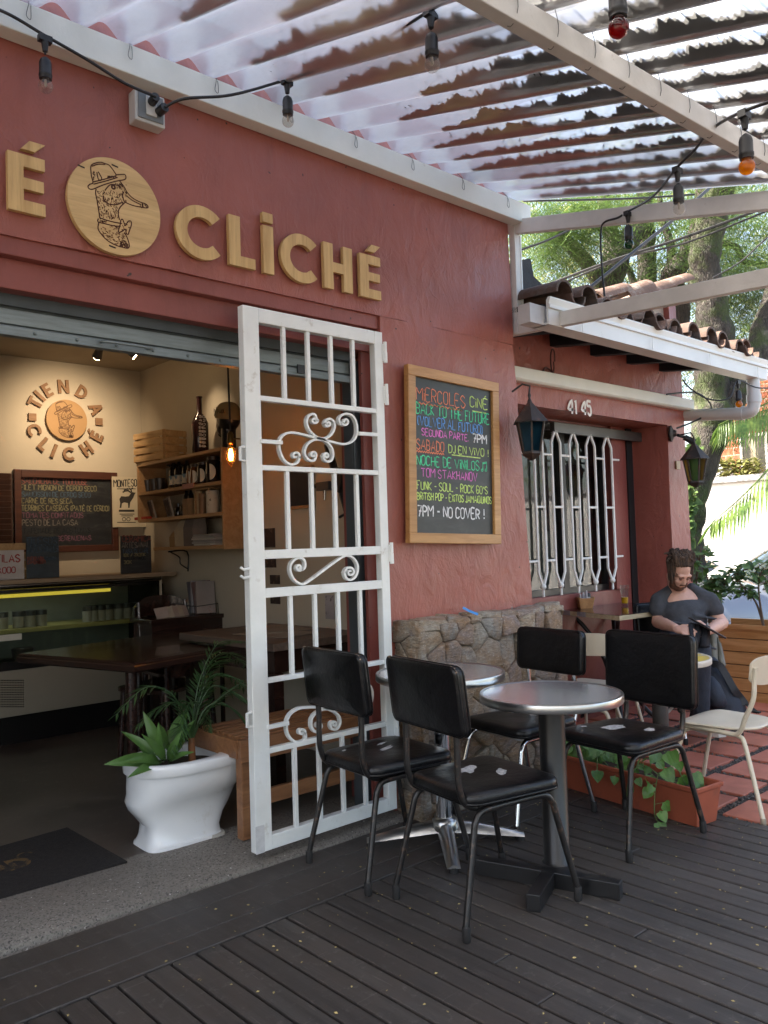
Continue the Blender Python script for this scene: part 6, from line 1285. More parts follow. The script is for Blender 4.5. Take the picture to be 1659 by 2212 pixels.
# ================================================================== red house beside the cafe
YL, YRc = 3.20, 3.50
hs = wthing('red_house', 'red house with barred window and clay tiled roof beyond the cafe wall', 'house', (5, 3.3, -.03))
lq = lambda x, y, Y=YL: oy(x, y, Y)
def z1(x, y): return 1108+x*.332, 740.6+y*.332
zLt, zLb = lq(1300, 830).z+.0, lq(1300, 853).z-.02
zlin = lq(1350, 905).z; xP0, xP1 = lq(1440, 900).x, lq(1476, 900).x
w = MB(); w.add(*(lambda q: (q.v, q.f))(rough_prism([(3.69, zlin), (xP0, zlin), (xP0, 2.635), (3.69, 2.635)], YL, YRc+.1, .12, .006, 61)))
w.add(*(lambda q: (q.v, q.f))(rough_prism([(xP0, -.05), (xP1+.05, -.05), (xP1, 2.635), (xP0, 2.635)], YL, 7.0, .12, .007, 65)))
w.build('wall', RED, hs, smooth=60)
wx0, wx1 = 3.78, oy(*z1(640, 1000), YRc).x; wz0, wz1 = oy(1240, 1283, YRc).z, oy(*z1(430, 575), YRc).z+.05
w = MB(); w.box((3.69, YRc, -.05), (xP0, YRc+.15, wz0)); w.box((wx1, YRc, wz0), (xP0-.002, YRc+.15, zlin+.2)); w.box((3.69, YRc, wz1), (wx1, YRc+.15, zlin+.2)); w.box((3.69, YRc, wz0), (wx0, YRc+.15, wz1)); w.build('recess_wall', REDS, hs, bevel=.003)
MB().box((oy(1352, 1000, YRc).x, YRc-.012, .0), (oy(1364, 1000, YRc).x, YRc-.002, zlin)).build('door_gap', pm('gap_dark', (.006, .004, .004), .8), hs)
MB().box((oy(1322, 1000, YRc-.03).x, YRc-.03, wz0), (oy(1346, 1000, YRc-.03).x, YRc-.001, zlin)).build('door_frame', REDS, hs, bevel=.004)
MB().box((3.69, YRc+.15, -.05), (xP0, 7, -.02)).build('base', REDS, hs)
lg = MB(); zt0, zb0_ = lq(1131, 793, YL-.07).z, lq(1131, 822, YL-.07).z; xr_ = lq(1500, 870, YL-.07).x; lg.prism([(YL-.07, zb0_+.012), (YL-.055, zb0_), (YL-.001, zb0_), (YL-.001, zt0), (YL-.07, zt0)], lambda a, b, d: Vector((d, a, b)), 3.70, xr_); lg.build('ledge', WHITE2, hs, bevel=.004)
nm = MB()
for tx, a, b in (('41', (1227, 893), (1244, 896)), ('45', (1256, 895.5), (1276, 898.5))):
    p_, q_ = oy(*a, YL-.008), oy(*b, YL-.008); q_.z = p_.z; write(nm, tx, p_, q_, .095, .017, UZ, NV, .004, random.Random(3), .25)
nm.build('house_number', pm('number_white', (.75, .72, .68), .7), hs, normals=False)
wl = MB(); c = oy(*z1(250, 118), YL-.02); wl.tube([c+Vector((.035*math.cos(k*.35), -.02*math.sin(k*.2), .075*math.sin(k*.35))) for k in range(19)], .005, 6); wl.tube(smooth_path([c+Vector((.0, 0, -.07)), c+Vector((-.06, 0, -.05)), c+Vector((-.09, 0, -.075)), c+Vector((-.06, 0, -.085))], 4), .006, 6); wl.build('wire_loop', pm('old_wire', (.09, .03, .025), .6), hs, smooth=60)
pq_ = oy(1464, 1005, YL-.005); MB().box((pq_.x-.03, YL-.012, pq_.z-.032), (pq_.x+.03, YL-.002, pq_.z+.032)).build('number_plate', pm('brass_plate', (.50, .36, .20), .5), hs, bevel=.002)
# window
wn = MB(); wn.box((wx0, YRc+.05, wz0), (wx0+.05, YRc+.10, wz1)); wn.box((wx1-.03, YRc+.05, wz0), (wx1, YRc+.10, wz1)); wn.box((wx0+.05, YRc+.05, wz1-.05), (wx1-.03, YRc+.10, wz1)); wn.box((wx0+.05, YRc+.05, wz0), (wx1-.03, YRc+.10, wz0+.045)); xm = oy(*z1(330, 900), YRc+.05).x; wn.box((xm-.045, YRc+.045, wz0+.045), (xm+.02, YRc+.105, wz1-.05))
wi = wn.build('window', pm('window_frame_dark', (.014, .012, .012), .35), hs)
MB().box((wx0+.05, YRc+.07, wz0+.045), (wx1-.03, YRc+.074, wz1-.05)).build('pane', glassmat('window_glass', (.86, .88, .86), fac=.985), wi)
MB().box((wx0-.2, YRc+.30, wz0-.3), (wx1+.3, YRc+.32, wz1+.3)).build('blind', pm('window_blind', (.085, .076, .066), .8, var=.06, vs=2), wi)
fr_ = MB(); a, b = oy(*z1(205, 780), YRc+.28), oy(*z1(590, 1215), YRc+.28); t_ = .13
fr_.box((a.x, YRc+.27, b.z), (a.x+t_, YRc+.285, a.z)); fr_.box((b.x-t_, YRc+.27, b.z), (b.x, YRc+.285, a.z)); fr_.box((a.x+t_, YRc+.27, a.z-t_*.7), (b.x-t_, YRc+.285, a.z)); fr_.box((a.x+t_, YRc+.27, b.z), (b.x-t_, YRc+.285, b.z+t_*.7)); fr_.build('inner_frame', pm('inner_red', (.045, .012, .014), .7), wi)
MB().box((oy(*z1(255, 540), YRc-.06).x, YRc-.08, oy(*z1(600, 590), YRc-.06).z-.035), (oy(*z1(828, 600), YRc-.06).x, YRc-.04, oy(*z1(600, 590), YRc-.06).z+.035)).build('shutter_track', pm('track_steel', (.10, .095, .09), .4, metal=.6), wi)
YGr = YRc-.07; gq = lambda x, y: oy(*z1(x, y), YGr); gr = MB()
GRW = pm('grille_white', (.80, .79, .76), .4, var=.05)
gx = [gq(x, 1067).x for x in (150, 205, 265, 322, 382, 434, 491, 546, 602, 654)]
zA, zS, zE_, zB, zD = gq(392, 585).z, gq(392, 660).z, gq(430, 1480).z, gq(430, 1562).z, gq(430, 1645).z; zM = gq(410, 1070).z; zU = gq(400, 740).z; zL_ = gq(430, 1405).z
for k in range(5):
    l, r_ = gx[2*k], gx[2*k+1]; c = (l+r_)/2; g1 = MB(); wd_ = .017
    g1.tube(smooth_path([(c-.004, YGr, zA), (c-.012, YGr, zA-.012)], 2)+[Vector((l, YGr, zS)), Vector((l, YGr, zE_)), Vector((c-.006, YGr, zB))], .0105, 6); g1.tube([(c+.004, YGr, zA), (c+.012, YGr, zA-.012), (r_, YGr, zS), (r_, YGr, zE_), (c+.006, YGr, zB)], .0105, 6)
    g1.ball((c, YGr, zB-.004), .022, 10); g1.tube([(c, YGr, zB), (c, YGr, wz0+.01)], .009, 6); g1.tube([(c, YGr, zA), (c, YGr, zA+.03)], .010, 6); g1.tube([(l, YGr, zM), (r_, YGr, zM)], .0085, 6); g1.build('grille_bar', GRW, wi, smooth=50)
for k in range(6):
    a = gx[2*k-1] if k else wx0-.02; b = gx[2*k] if k < 5 else gx[9]+.10
    for z in (zU, zL_): MB().tube([(a, YGr, z), (b, YGr, z)], .0085, 6).build('grille_link', GRW, wi, smooth=50)
# roof
gR = ox(1656, 800, 6.35); YE, zE0 = gR.y, gR.z; e0 = oy(1654, 780, YE); e1 = oy(1654, 821, YE); gh = (e0.z-e1.z)/2; xgL = oy(1172, 668, YE).x+.05
GUT = pm('gutter_white', (.66, .66, .63), .45, var=.05, vs=3, col2=(.36, .33, .29), c2s=7, c2t=(.64, .75))
gm = MB(); pf = [(0, -gh), (.0, gh*.15), (-.012, gh*.2), (-.012, gh*.45), (-.004, gh*.5), (-.016, gh*.9), (-.016, gh), (.0, gh), (.012, gh*.8), (.012, -gh+.012), (.10, -gh+.012), (.10, gh*.7), (.112, gh*.7), (.112, -gh)]
gm.prism([(a, b) for a, b in pf], lambda a, b, d: Vector((d, YE+a, zE0+b)), xgL, 6.36); gm.build('gutter', GUT, hs)
for k in range(4): x = 3.9+k*.75; MB().box((x, YE-.020, zE0-gh-.004), (x+.012, YE-.017, zE0-gh*.0)).build('gutter_clip', GUT, hs)
MB().box((xgL-.12, YE+.03, zE0-gh), (xgL+.02, YE+.11, zE0+gh*.4)).build('gutter_end', pm('gutter_end_grey', (.5, .5, .5), .5), hs)
SLR = .133; zr2 = lambda Y: 2.541-(3.2-Y)*SLR+.115
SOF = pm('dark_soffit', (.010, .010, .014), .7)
m = MB(); m.prism([(YE+.115, zr2(YE+.1)-.02), (4.8, zr2(4.8)-.02), (4.8, zr2(4.8)+.01), (YE+.115, zr2(YE+.1)+.01)], lambda a, b, d: Vector((d, a, b)), 3.71, 6.34); roof = m.build('roof', SOF, hs)
for k in range(5): x = 3.95+k*.462; m = MB(); m.prism([(YE+.116, zr2(YE+.1)-.10), (3.35, zr2(3.35)-.10), (3.35, zr2(3.35)-.021), (YE+.116, zr2(YE+.1)-.021)], lambda a, b, d: Vector((d, a, b)), x, x+.07); m.build('rafter', SOF, roof)
TIL = pm('clay_tile', (.13, .074, .052), .85, var=.4, vs=5, col2=(.085, .07, .058), c2s=7, c2t=(.48, .64), bump=.4, bs=30, isl=.4)
tm = MB(); rg = random.Random(5); k = 0; x = 3.78
while x < 6.3:
    for j in range(7):
        y0 = YE-.0+j*.34+rg.uniform(-.03, .03); r0, r1 = .082, .068; y1 = y0+.42; rows = []; tl_ = rg.uniform(-.02, .03); xo = rg.uniform(-.012, .012)
        for (yy, rr, zz_) in ((y0, r0, .05+tl_), (y1, r1, .035+tl_*.4)):
            rows.append([Vector((x+xo+rr*math.cos(math.pi*i/9), yy, zr2(yy)+zz_+rr*math.sin(math.pi*i/9))) for i in range(10)] + [Vector((x+xo+(rr-.014)*math.cos(math.pi*i/9), yy, zr2(yy)+zz_+(rr-.014)*math.sin(math.pi*i/9))) for i in range(9, -1, -1)])
        tm.loft(rows)
        yy = y0; rows = []
        for (yy, rr, zz_) in ((y0-.02, .07, .075), (y1, .08, .06)): rows.append([Vector((x+.105+rr*math.cos(math.pi*(1+i/9)), yy, zr2(yy)+zz_+rr*math.sin(math.pi*(1+i/9)))) for i in range(10)] + [Vector((x+.105+(rr-.012)*math.cos(math.pi*(1+i/9)), yy, zr2(yy)+zz_+(rr-.012)*math.sin(math.pi*(1+i/9)))) for i in range(9, -1, -1)])
        tm.loft(rows)
    x += .21
tm.build('tiles', TIL, roof, smooth=40)
# loose ridge tiles and the plaster stump standing up behind the gutter
rt = MB(); 
def rtile(c, d, r, L, roll=0):
    d = Vector(d).normalized(); s = d.cross(UZ).normalized(); n_ = s.cross(d); rows = []
    for f, rr in ((0, r), (1, r*.85)): cc = Vector(c)+d*L*f; rows.append([cc+(s*math.cos(math.pi*i/9+roll)+n_*math.sin(math.pi*i/9+roll))*rr for i in range(10)]+[cc+(s*math.cos(math.pi*i/9+roll)+n_*math.sin(math.pi*i/9+roll))*(rr-.016) for i in range(9, -1, -1)])
    rt.loft(rows)
def z66(x, y): return 1069.8+x*.3552, 384+y*.3552
YK = 3.35
for (x0, y0, x1, y1, r_, rl) in ((600, 770, 760, 715, .10, .2), (760, 760, 900, 700, .11, -.2), (900, 745, 1130, 660, .11, .3), (380, 770, 470, 740, .09, 0), (640, 790, 700, 760, .09, .4)):
    a, b = oy(*z66(x0, y0), YK), oy(*z66(x1, y1), YK); rtile(a, b-a, r_, (b-a).length*1.15, rl)
rt.build('ridge_tiles', pm('ridge_clay', (.15, .085, .058), .8, var=.3, vs=6, col2=(.24, .205, .165), c2s=6, c2t=(.52, .62), bump=.4, bs=25), roof, smooth=40)
a, b = oy(*z66(840, 905), YK+.1), oy(*z66(1060, 760), YK+.1); MB().box((a.x, YK+.1, a.z-.3), (b.x, YK+.45, b.z)).build('plaster_stump', pm('old_plaster', (.40, .31, .25), .9, var=.3, vs=6, bump=.6, bs=12, col2=(.2, .17, .14), c2s=7), roof)
a, b = oy(*z66(1060, 880), YK+.05), oy(*z66(1095, 745), YK+.05); MB().box((a.x, YK+.05, a.z-.2), (b.x, YK+.2, b.z)).build('red_stump', REDS, roof)
m = MB(); c0 = [oy(*z66(x, y), 3.05) for x, y in ((150, 500), (215, 490), (235, 600), (330, 690), (320, 760), (160, 800))]; m.add(c0+[p_+Vector((0, .1, 0)) for p_ in c0], [(0, 1, 2, 3, 4, 5), (11, 10, 9, 8, 7, 6)]+[(k, (k+1) % 6, 6+(k+1) % 6, 6+k) for k in range(6)]); m.build('tar_flashing', pm('tar_black', (.012, .010, .010), .7, var=.4, bump=.5, bs=20), roof)
# downpipe
PIPE = pm('pvc_grey', (.56, .55, .53), .4, var=.05)
p1_ = Vector((6.22, YE+.05, zE0-gh)); pz = oy(1540, 903, (YL+YE)/2).z; P1, P2 = Vector((6.22, YE+.05, pz+.015)), Vector((6.15, YL+.06, pz+.03))
zel = ox(1600, 893, 6.2).z
MB().tube([p1_, Vector((p1_.x, p1_.y, zel+.07))]+smooth_path([Vector((p1_.x, p1_.y, zel+.07)), Vector((p1_.x, p1_.y+.02, zel+.015)), Vector((p1_.x, p1_.y+.08, zel))], 5)[1:]+[Vector((6.18, YL+.1, zel+.05))], .047, 16).build('downpipe', PIPE, hs, smooth=60)
MB().cyl(Vector((p1_.x, p1_.y+.08, zel+.002)), Vector((p1_.x, p1_.y+.14, zel+.008)), .053).cyl(Vector((p1_.x, p1_.y, zel+.07)), Vector((p1_.x, p1_.y, zel+.13)), .053).build('pipe_joint', PIPE, hs, smooth=40)

# ------------------------------------------------------------------ wall lanterns
RUST = pm('lantern_iron', (.030, .022, .018), .6, var=.3, vs=20, col2=(.09, .04, .022), c2s=18, c2t=(.55, .66))
def lantern(label, c, sc, rz, cols, hook, wallp=None):
    """c: top of the roof"""
    t = thing('wall_lantern', label, 'lantern', c, rz, 'iron wall lanterns'); n = 6; ang = lambda k: 2*math.pi*(k+.5)/n
    rg_ = lambda r, z: [Vector((r*sc*math.cos(ang(k)), r*sc*math.sin(ang(k)), z*sc)) for k in range(n)]
    MB().loft([rg_(.012, .0), rg_(.105, -.115), rg_(.108, -.122), rg_(.06, -.118)]).build('roof', RUST, t)
    MB().lathe([(.006, .05), (.010, .035), (.006, .02), (.014, 0)], n=10).build('finial', RUST, t, smooth=40); 
    MB().loft([rg_(.055, -.285), rg_(.058, -.30), rg_(.035, -.32), rg_(.01, -.335)]).build('base', RUST, t)
    f = MB()
    for k in range(n): a, b = rg_(.084, -.12)[k], rg_(.054, -.288)[k]; f.bar(a, b, .010*sc, .010*sc, (math.cos(ang(k)), math.sin(ang(k)), 0))
    f.build('cage', RUST, t)
    for k in range(n):
        a, b, d, e = rg_(.080, -.124)[k], rg_(.080, -.124)[(k+1) % n], rg_(.052, -.285)[(k+1) % n], rg_(.052, -.285)[k]; MB().add([a, b, d, e], [(0, 1, 2, 3)]).build('pane', cols[k % len(cols)], t, normals=False)
    if hook: MB().tube([Vector(h) for h in hook], .006, 6).build('bracket', RUST, t, smooth=50)
    if wallp:
        wc, nn = wallp; MB().lathe([(.062, 0), (.064, .012), (.045, .022), (.03, .028), (.02, .05), (0, .052)], wc, 20, Vector(nn).to_track_quat('Z', 'Y').to_matrix()).build('wall_rose', RUST, t, smooth=40)
    return t
SG = lambda k, c: glassmat('stained_'+k, c, fac=.35)
lc = at(1144, 868, 4.55)
q = oy(1140, 846, 2.95)
lantern('iron lantern with blue glass hanging on the corner of the cafe wall', lc, .97, R_(12), [SG('blue', (.06, .19, .28)), SG('blue2', (.09, .22, .30)), SG('pale', (.34, .38, .38))], [(0, 0, .05), (.01, 0, .09), (-.02, .03, .10), (-.05, .08, .06)])
lc2 = oy(1499, 958, 3.02); wr_ = oy(1456, 938, YL-.01)
lantern('iron lantern with amber and green glass on the red pillar', lc2, 1.0, R_(20), [SG('amber', (.55, .30, .07)), SG('yellow', (.50, .42, .20)), SG('green', (.14, .30, .22)), SG('smoke', (.32, .33, .25))], [(0, 0, .05), (0, .02, .085), (wr_.x-lc2.x, wr_.y-lc2.y-.06, .075)], (Vector((wr_.x-lc2.x, YL-.006-lc2.y, wr_.z-lc2.z)), (0, -1, 0)))
t = wthing('lamp_cable', 'black cable looping from the white ledge down to the amber lantern', 'cable', oy(1500, 880, 3.1)); MB().tube(smooth_path([oy(1440, 852, 3.12), oy(1500, 848, 3.08), oy(1530, 866, 3.05), oy(1534, 890, 3.05), oy(1500, 910, 3.08), oy(1462, 925, 3.15)], 8), .007, 6).build('cable', CORD, t, smooth=50); MB().cyl(oy(1478, 944, 3.12), oy(1500, 956, 3.06), .022, .026).cyl(oy(1464, 940, 3.14), oy(1478, 944, 3.12), .012).build('socket', CORD, t, smooth=40)
E1 = oy(1594, 826, YE-.02); p = None
string('black cable with one amber bulb slung below the white gutter', [oy(1475, 820, YE+.25), oy(1490, 838, YE+.2), oy(1530, 862, YE+.1), oy(1575, 860, YE), E1+Vector((0, 0, .012)), oy(1640, 838, YE-.05), oy(1720, 835, YE-.1)], [(E1, .055, 'orange', 1)])

# ================================================================== timber planter with shrubs
XB = 6.42; pl_ = wood('planter_boards', (.40, .19, .06), (.58, .32, .13), 1, 1, .55, isl=.3)
zt_ = ox(1600, 1352, XB).z; bt_ = wthing('timber_planter', 'long planter of honey-coloured boards closing off the street side', 'planter', (XB+.2, 1.4, -.03)); nb = 6; bh_ = (zt_+.05)/nb
for k in range(nb):
    for ya2, yb2 in ((-1.0, 1.195), (1.205, 3.19)): MB().box((XB+.002*(k % 2), ya2, -.05+bh_*k+.004), (XB+.025, yb2, -.05+bh_*(k+1)-.003)).build('board', pl_, bt_, bevel=.002)
MB().box((XB-.012, -1, zt_-.03), (XB-.001, 3.19, zt_+.01)).build('top_rail', pl_, bt_); MB().box((XB+.35, -1, -.05), (XB+.375, 3.19, zt_+.02)).build('back_board', pl_, bt_)
MB().box((XB+.026, -1, -.05), (XB+.349, 3.19, zt_-.08)).build('soil', pm('planter_soil', (.05, .035, .025), .95, var=.4, vs=30, bump=.6), bt_)
SHR = mat_leaf('shrub_leaf', (.035, .085, .025), (.12, .21, .06), .35, .35)
def shrub(label, stems, nl, L, seed, name='shrub'):
    t = wthing(name, label, 'shrub', stems[0][0], 'shrubs in the timber planter'); rg = random.Random(seed); sm, lm2 = MB(), MB()
    for st_ in stems:
        P = smooth_path(st_, 6); sm.tube(P, [.010*(1-.7*i/len(P)) for i in range(len(P))], 6)
        for k in range(nl):
            i = int((.35+.65*rg.random())*(len(P)-1)); c = P[i]; tw = c+Vector((rg.uniform(-1, 1), rg.uniform(-1, 1), rg.uniform(-.3, .7)))*.09; sm.tube([c, tw], .003, 4)
            for q in range(5): d = Vector((rg.uniform(-1, 1), rg.uniform(-1, 1), rg.uniform(-.7, .5))); leaf(lm2, tw, d, Vector((-.3, -.4, 1)), L*rg.uniform(.6, 1.15), BL, 1.25, .2, .15)
    sm.build('stem', pm('shrub_stem', (.10, .065, .04), .8), t, smooth=50); lm2.build('foliage', SHR, t, normals=False); return t
xs_ = XB+.18; gp2 = lambda x, y: ox(x, y, xs_)
shrub('loose shrub with dark stem in the timber planter before the car door', [[gp2(1650, 1355), gp2(1632, 1300), gp2(1600, 1262), gp2(1592, 1235)], [gp2(1650, 1355), gp2(1640, 1290), gp2(1640, 1250), gp2(1650, 1225)]], 16, .075, 3)
shrub('green shrub spilling from the planter behind the seated man', [[gp2(1530, 1345), gp2(1540, 1300), gp2(1525, 1240), gp2(1500, 1195)], [gp2(1530, 1345), gp2(1560, 1270), gp2(1590, 1238), gp2(1640, 1225)], [gp2(1530, 1345), gp2(1545, 1290), gp2(1555, 1255)]], 17, .085, 4)
shrub('leafy shrub at the far end of the timber planter', [[gp2(1500, 1340), gp2(1505, 1250), gp2(1515, 1180)], [gp2(1500, 1340), gp2(1495, 1260), gp2(1500, 1215)]], 12, .07, 5)

# ================================================================== the street: cars, wall, houses
def car(label, loc, rz, paint):
    """estate car, nose towards +x, origin on the ground at its middle"""
    t = thing('parked_car', label, 'car', loc, rz, 'cars parked in the street')
    side = [(-2.05,.30),(-2.10,.55),(-2.08,.85),(-1.98,1.02),(-1.2,.98),(0,.96),(.75,.95),(1.05,.93),(1.6,.84),(2.0,.70),(2.08,.52),(2.05,.28)]
    st = [-2.1,-2.04,-1.9,-1.6,-1.2,-.8,-.4,0,.4,.8,1.1,1.4,1.7,1.92,2.04,2.09]
    def top(x): return float(np.interp(x, [-2.1,-2.0,-1.2,0,.8,1.1,1.6,1.95,2.09], [.88,1.06,1.05,1.04,1.02,1.0,.94,.80,.58]))
    def bot(x): return float(np.interp(x, [-2.1,-1.95,1.9,2.09], [.40,.24,.22,.34]))
    def wid(x): return .87*(1-max(0, (abs(x)-1.35)/.78)**2.4*.28)
    rings = []
    for x in st:
        zt, zb2, w_ = top(x), bot(x), wid(x); pts = []
        for fy, fz_ in ((-.80, 0), (-.98, .08), (-1.0, .35), (-.995, .62), (-.965, .86), (-.88, .965), (-.55, 1.0), (0, 1.012), (.55, 1.0), (.88, .965), (.965, .86), (.995, .62), (1.0, .35), (.98, .08), (.80, 0)): pts.append(Vector((x, fy*w_, zb2+(zt-zb2)*fz_)))
        rings.append(pts)
    bm_ = MB().loft(rings).build('body', paint, t, smooth=40)
    # greenhouse
    gx_ = [(-2.0, 1.05), (-1.85, 1.34), (-1.5, 1.48), (-.6, 1.53), (.05, 1.50), (.45, 1.39), (1.08, 1.0)]
    GL = pm('car_window', (.012, .014, .016), .05, coat=.6); rr = []
    for x, z in gx_: h = z-.95; w0 = .80; w1 = .80-.34*max(0, h)*.62; rr.append([Vector((x, -w0, .93)), Vector((x, -w1-.01, max(z-.06, .935))), Vector((x, -w1+.10, z)), Vector((x, w1-.10, z)), Vector((x, w1+.01, max(z-.06, .935))), Vector((x, w0, .93))])
    MB().loft(rr).build('window', GL, t, smooth=40)
    rf = MB(); rr = []
    for x, z in gx_[1:6]: h = z-.95; w1 = .80-.34*h*.62; rr.append([Vector((x, -w1+.0, z-.035)), Vector((x, -w1+.11, z+.012)), Vector((x, 0, z+.03)), Vector((x, w1-.11, z+.012)), Vector((x, w1, z-.035)), Vector((x, 0, z-.01))])
    rf.loft(rr).build('roof', paint, t, smooth=60)
    for s in (-1, 1):
        pm_ = MB()
        for (xa, za, xb, zb3) in ((.47, 1.34, 1.06, .95), (-.35, 1.46, -.38, .95), (-1.86, 1.32, -2.0, .97), (-1.35, 1.45, -1.25, .95), (1.05, .955, -2.0, .985), (.44, 1.37, -1.86, 1.37)):
            wa, wb = .80-.34*(za-.95)*.62+.012, .80-.34*max(0, zb3-.95)*.62+.012
            if (xa, xb) == (.44, -1.86):
                pts = [Vector((x, s*(.80-.34*(z-.95)*.62+.008), z-.03)) for x, z in gx_[1:6]]; pm_.tube(pts, .028, 6)
            else: pm_.tube([Vector((xa, s*wa, za-.01)), Vector((xb, s*wb, zb3))], .026, 6)
        pm_.build('pillars', paint, t, smooth=50)
        for xw in (-1.28, 1.32):
            wh = MB(); M = Matrix.Rotation(R_(90), 3, 'X'); cw = Vector((xw, s*.80, .32)); wh.lathe([(.20, -.10), (.30, -.105), (.325, -.07), (.325, .07), (.30, .105), (.20, .10)], cw, 28, M); wo = wh.build('wheel', pm('tyre', (.015, .015, .015), .8), t, smooth=40)
            ri = MB(); ri.lathe([(0, .06), (.06, .075), (.07, .05), (.19, .06), (.205, .10), (.205, -.10)], cw, 28, M if s < 0 else Matrix.Rotation(R_(-90), 3, 'X')); ri.build('rim', pm('alloy', (.5, .5, .52), .3, metal=1), wo, smooth=40)
            ar = MB(); ar.tube([Vector((xw+.375*math.cos(R_(a)), s*.872*wid(xw)/.87, .32+.375*math.sin(R_(a)))) for a in range(-10, 191, 10)], .026, 8); ar.build('wheel_arch', paint, t, smooth=60)
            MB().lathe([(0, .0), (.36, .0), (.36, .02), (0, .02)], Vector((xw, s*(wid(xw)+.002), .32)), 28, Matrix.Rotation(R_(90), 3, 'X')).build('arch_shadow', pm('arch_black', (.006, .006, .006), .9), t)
            wo.location.y += s*.06
        MB().ball((.78, s*.98, 1.02), .09, 12, (.8, 1, .8)).build('mirror', paint, t, smooth=60); MB().obox((1.93, s*.60, .68), (.16, .30, .12), Matrix.Rotation(R_(-s*18), 3, 'Z')).build('headlight', pm('headlight', (.6, .62, .65), .08, coat=.5), t, bevel=.02); MB().obox((-2.05, s*.66, .85), (.10, .26, .20)).build('tail_light', pm('tail_light', (.3, .01, .01), .15), t, bevel=.02)
        for xd in (.62, -.38, -1.25): MB().box((xd, s*.868-.004, .32), (xd+.008, s*.868+.004, .9)).build('door_gap', pm('gap_dark', (.006,)*3), t)
    MB().box((2.05, -.26, .42), (2.085, .26, .53)).build('number_plate', pm('plate_yellow', (.6, .45, .05), .5), t); MB().box((-2.08, -.75, .24), (2.04, .75, .30)).build('underside', pm('arch_black', (.006,)*3), t)
    return t
SILV = pm('silver_car_paint', (.20, .215, .24), .22, metal=.5, coat=1., var=.02); WCAR = pm('pearl_car_paint', (.40, .34, .26), .25, coat=1., var=.02)
arch = at(1580, 1338, 7.6); c1_ = car('silver-white car parked behind the timber planter', (arch.x+1.48*1.2, arch.y-.446*1.2, arch.z-.72*1.2), R_(132), SILV); c1_.scale = (1.2, 1.2, 1.2)
c2 = at(1420, 1215, 12.2); car('beige car parked further along against the white wall', (c2.x-.1, c2.y-.3, -.44), R_(298), WCAR)
XW = 13.6; wt = ox(1600, 1040, XW).z
bw_ = wthing('boundary_wall', 'long white boundary wall across the street', 'wall', (XW, 4, -.45)); WW = pm('white_render', (.80, .79, .76), .85, var=.04, vs=1)
MB().box((XW, -7, -.46), (XW+.2, 40, wt)).build('wall', WW, bw_); MB().box((XW-.06, -7, wt), (XW+.26, 40, wt+.10)).build('coping', pm('coping_grey', (.35, .35, .36), .8), bw_)
def mat_brick():
    m, n, p = newmat('orange_brick'); co = n.map(obc(n), (1, 1, 1), (0, R_(90), R_(90))); b = n('TexBrick', {'Vector': co, 'Color1': (.46, .15, .075, 1), 'Color2': (.36, .11, .06, 1), 'Mortar': (.50, .40, .32, 1), 'Scale': 2.2, 'Mortar Size': .02, 'Brick Width': .85, 'Row Height': .38})
    sx = n('SeparateXYZ', {0: obc(n)}); v = n('CombineXYZ', {0: sx.outputs[1], 1: sx.outputs[2], 2: 0.}).outputs[0]; n.l.new(v, b.inputs['Vector']); n.l.new(b.outputs[0], p.inputs['Base Color']); p.inputs['Roughness'].default_value = .85; return m
XH = 19; bh2 = wthing('brick_house', 'orange brick house with a curtained window beyond the white wall', 'house', (XH, 6, 0)); hA = ox(1540, 900, XH)
MB().box((XH, hA.y-9, -.4), (XH+6, hA.y, ox(1600, 905, XH).z+.9)).build('wall', mat_brick(), bh2)
wa, wb = ox(1598, 935, XH), ox(1720, 1016, XH); ya2, yb2 = wb.y, wa.y; 
wf = MB()
for y0_, y1_ in ((yb2-.06, yb2), ((ya2+yb2)/2-.03, (ya2+yb2)/2+.03), (ya2, ya2+.06)): wf.box((XH-.05, y0_, wb.z), (XH-.002, y1_, wa.z-.12))
wf.box((XH-.05, ya2+.0, wb.z-.06), (XH-.002, yb2, wb.z)); wf.box((XH-.05, ya2, wa.z-.12), (XH-.002, yb2, wa.z-.05)); wo_ = wf.build('window', pm('alu_frame', (.55, .53, .48), .5), bh2)
MB().box((XH-.03, ya2+.06, wb.z), (XH-.004, yb2-.06, wa.z-.12)).build('pane', pm('dark_pane', (.03, .028, .022), .1, col2=(.40, .34, .24), c2s=1.2, c2t=(.5, .55), stretch=(1, 1, .15)), wo_)
lv_ = MB()
for k in range(4): lv_.box((XH-.07, ya2, wa.z+.02+k*.10), (XH-.002, yb2, wa.z+.08+k*.10))
lv_.build('louvre', pm('louvre_brown2', (.20, .14, .09), .7), wo_)
g0, g1, g2 = ox(1553, 1000, XH-1.5), ox(1640, 1110, XH-1.5), ox(1478, 1110, XH-1.5); m = MB(); m.add([g0, g1, g2]+[v+Vector((.4, 0, 0)) for v in (g0, g1, g2)], [(0, 1, 2), (5, 4, 3), (0, 3, 4, 1), (1, 4, 5, 2), (2, 5, 3, 0)]); gt = wthing('garden_wall', 'white sloping gable wall in front of the brick house', 'wall', g1); m.build('gable', WW, gt)

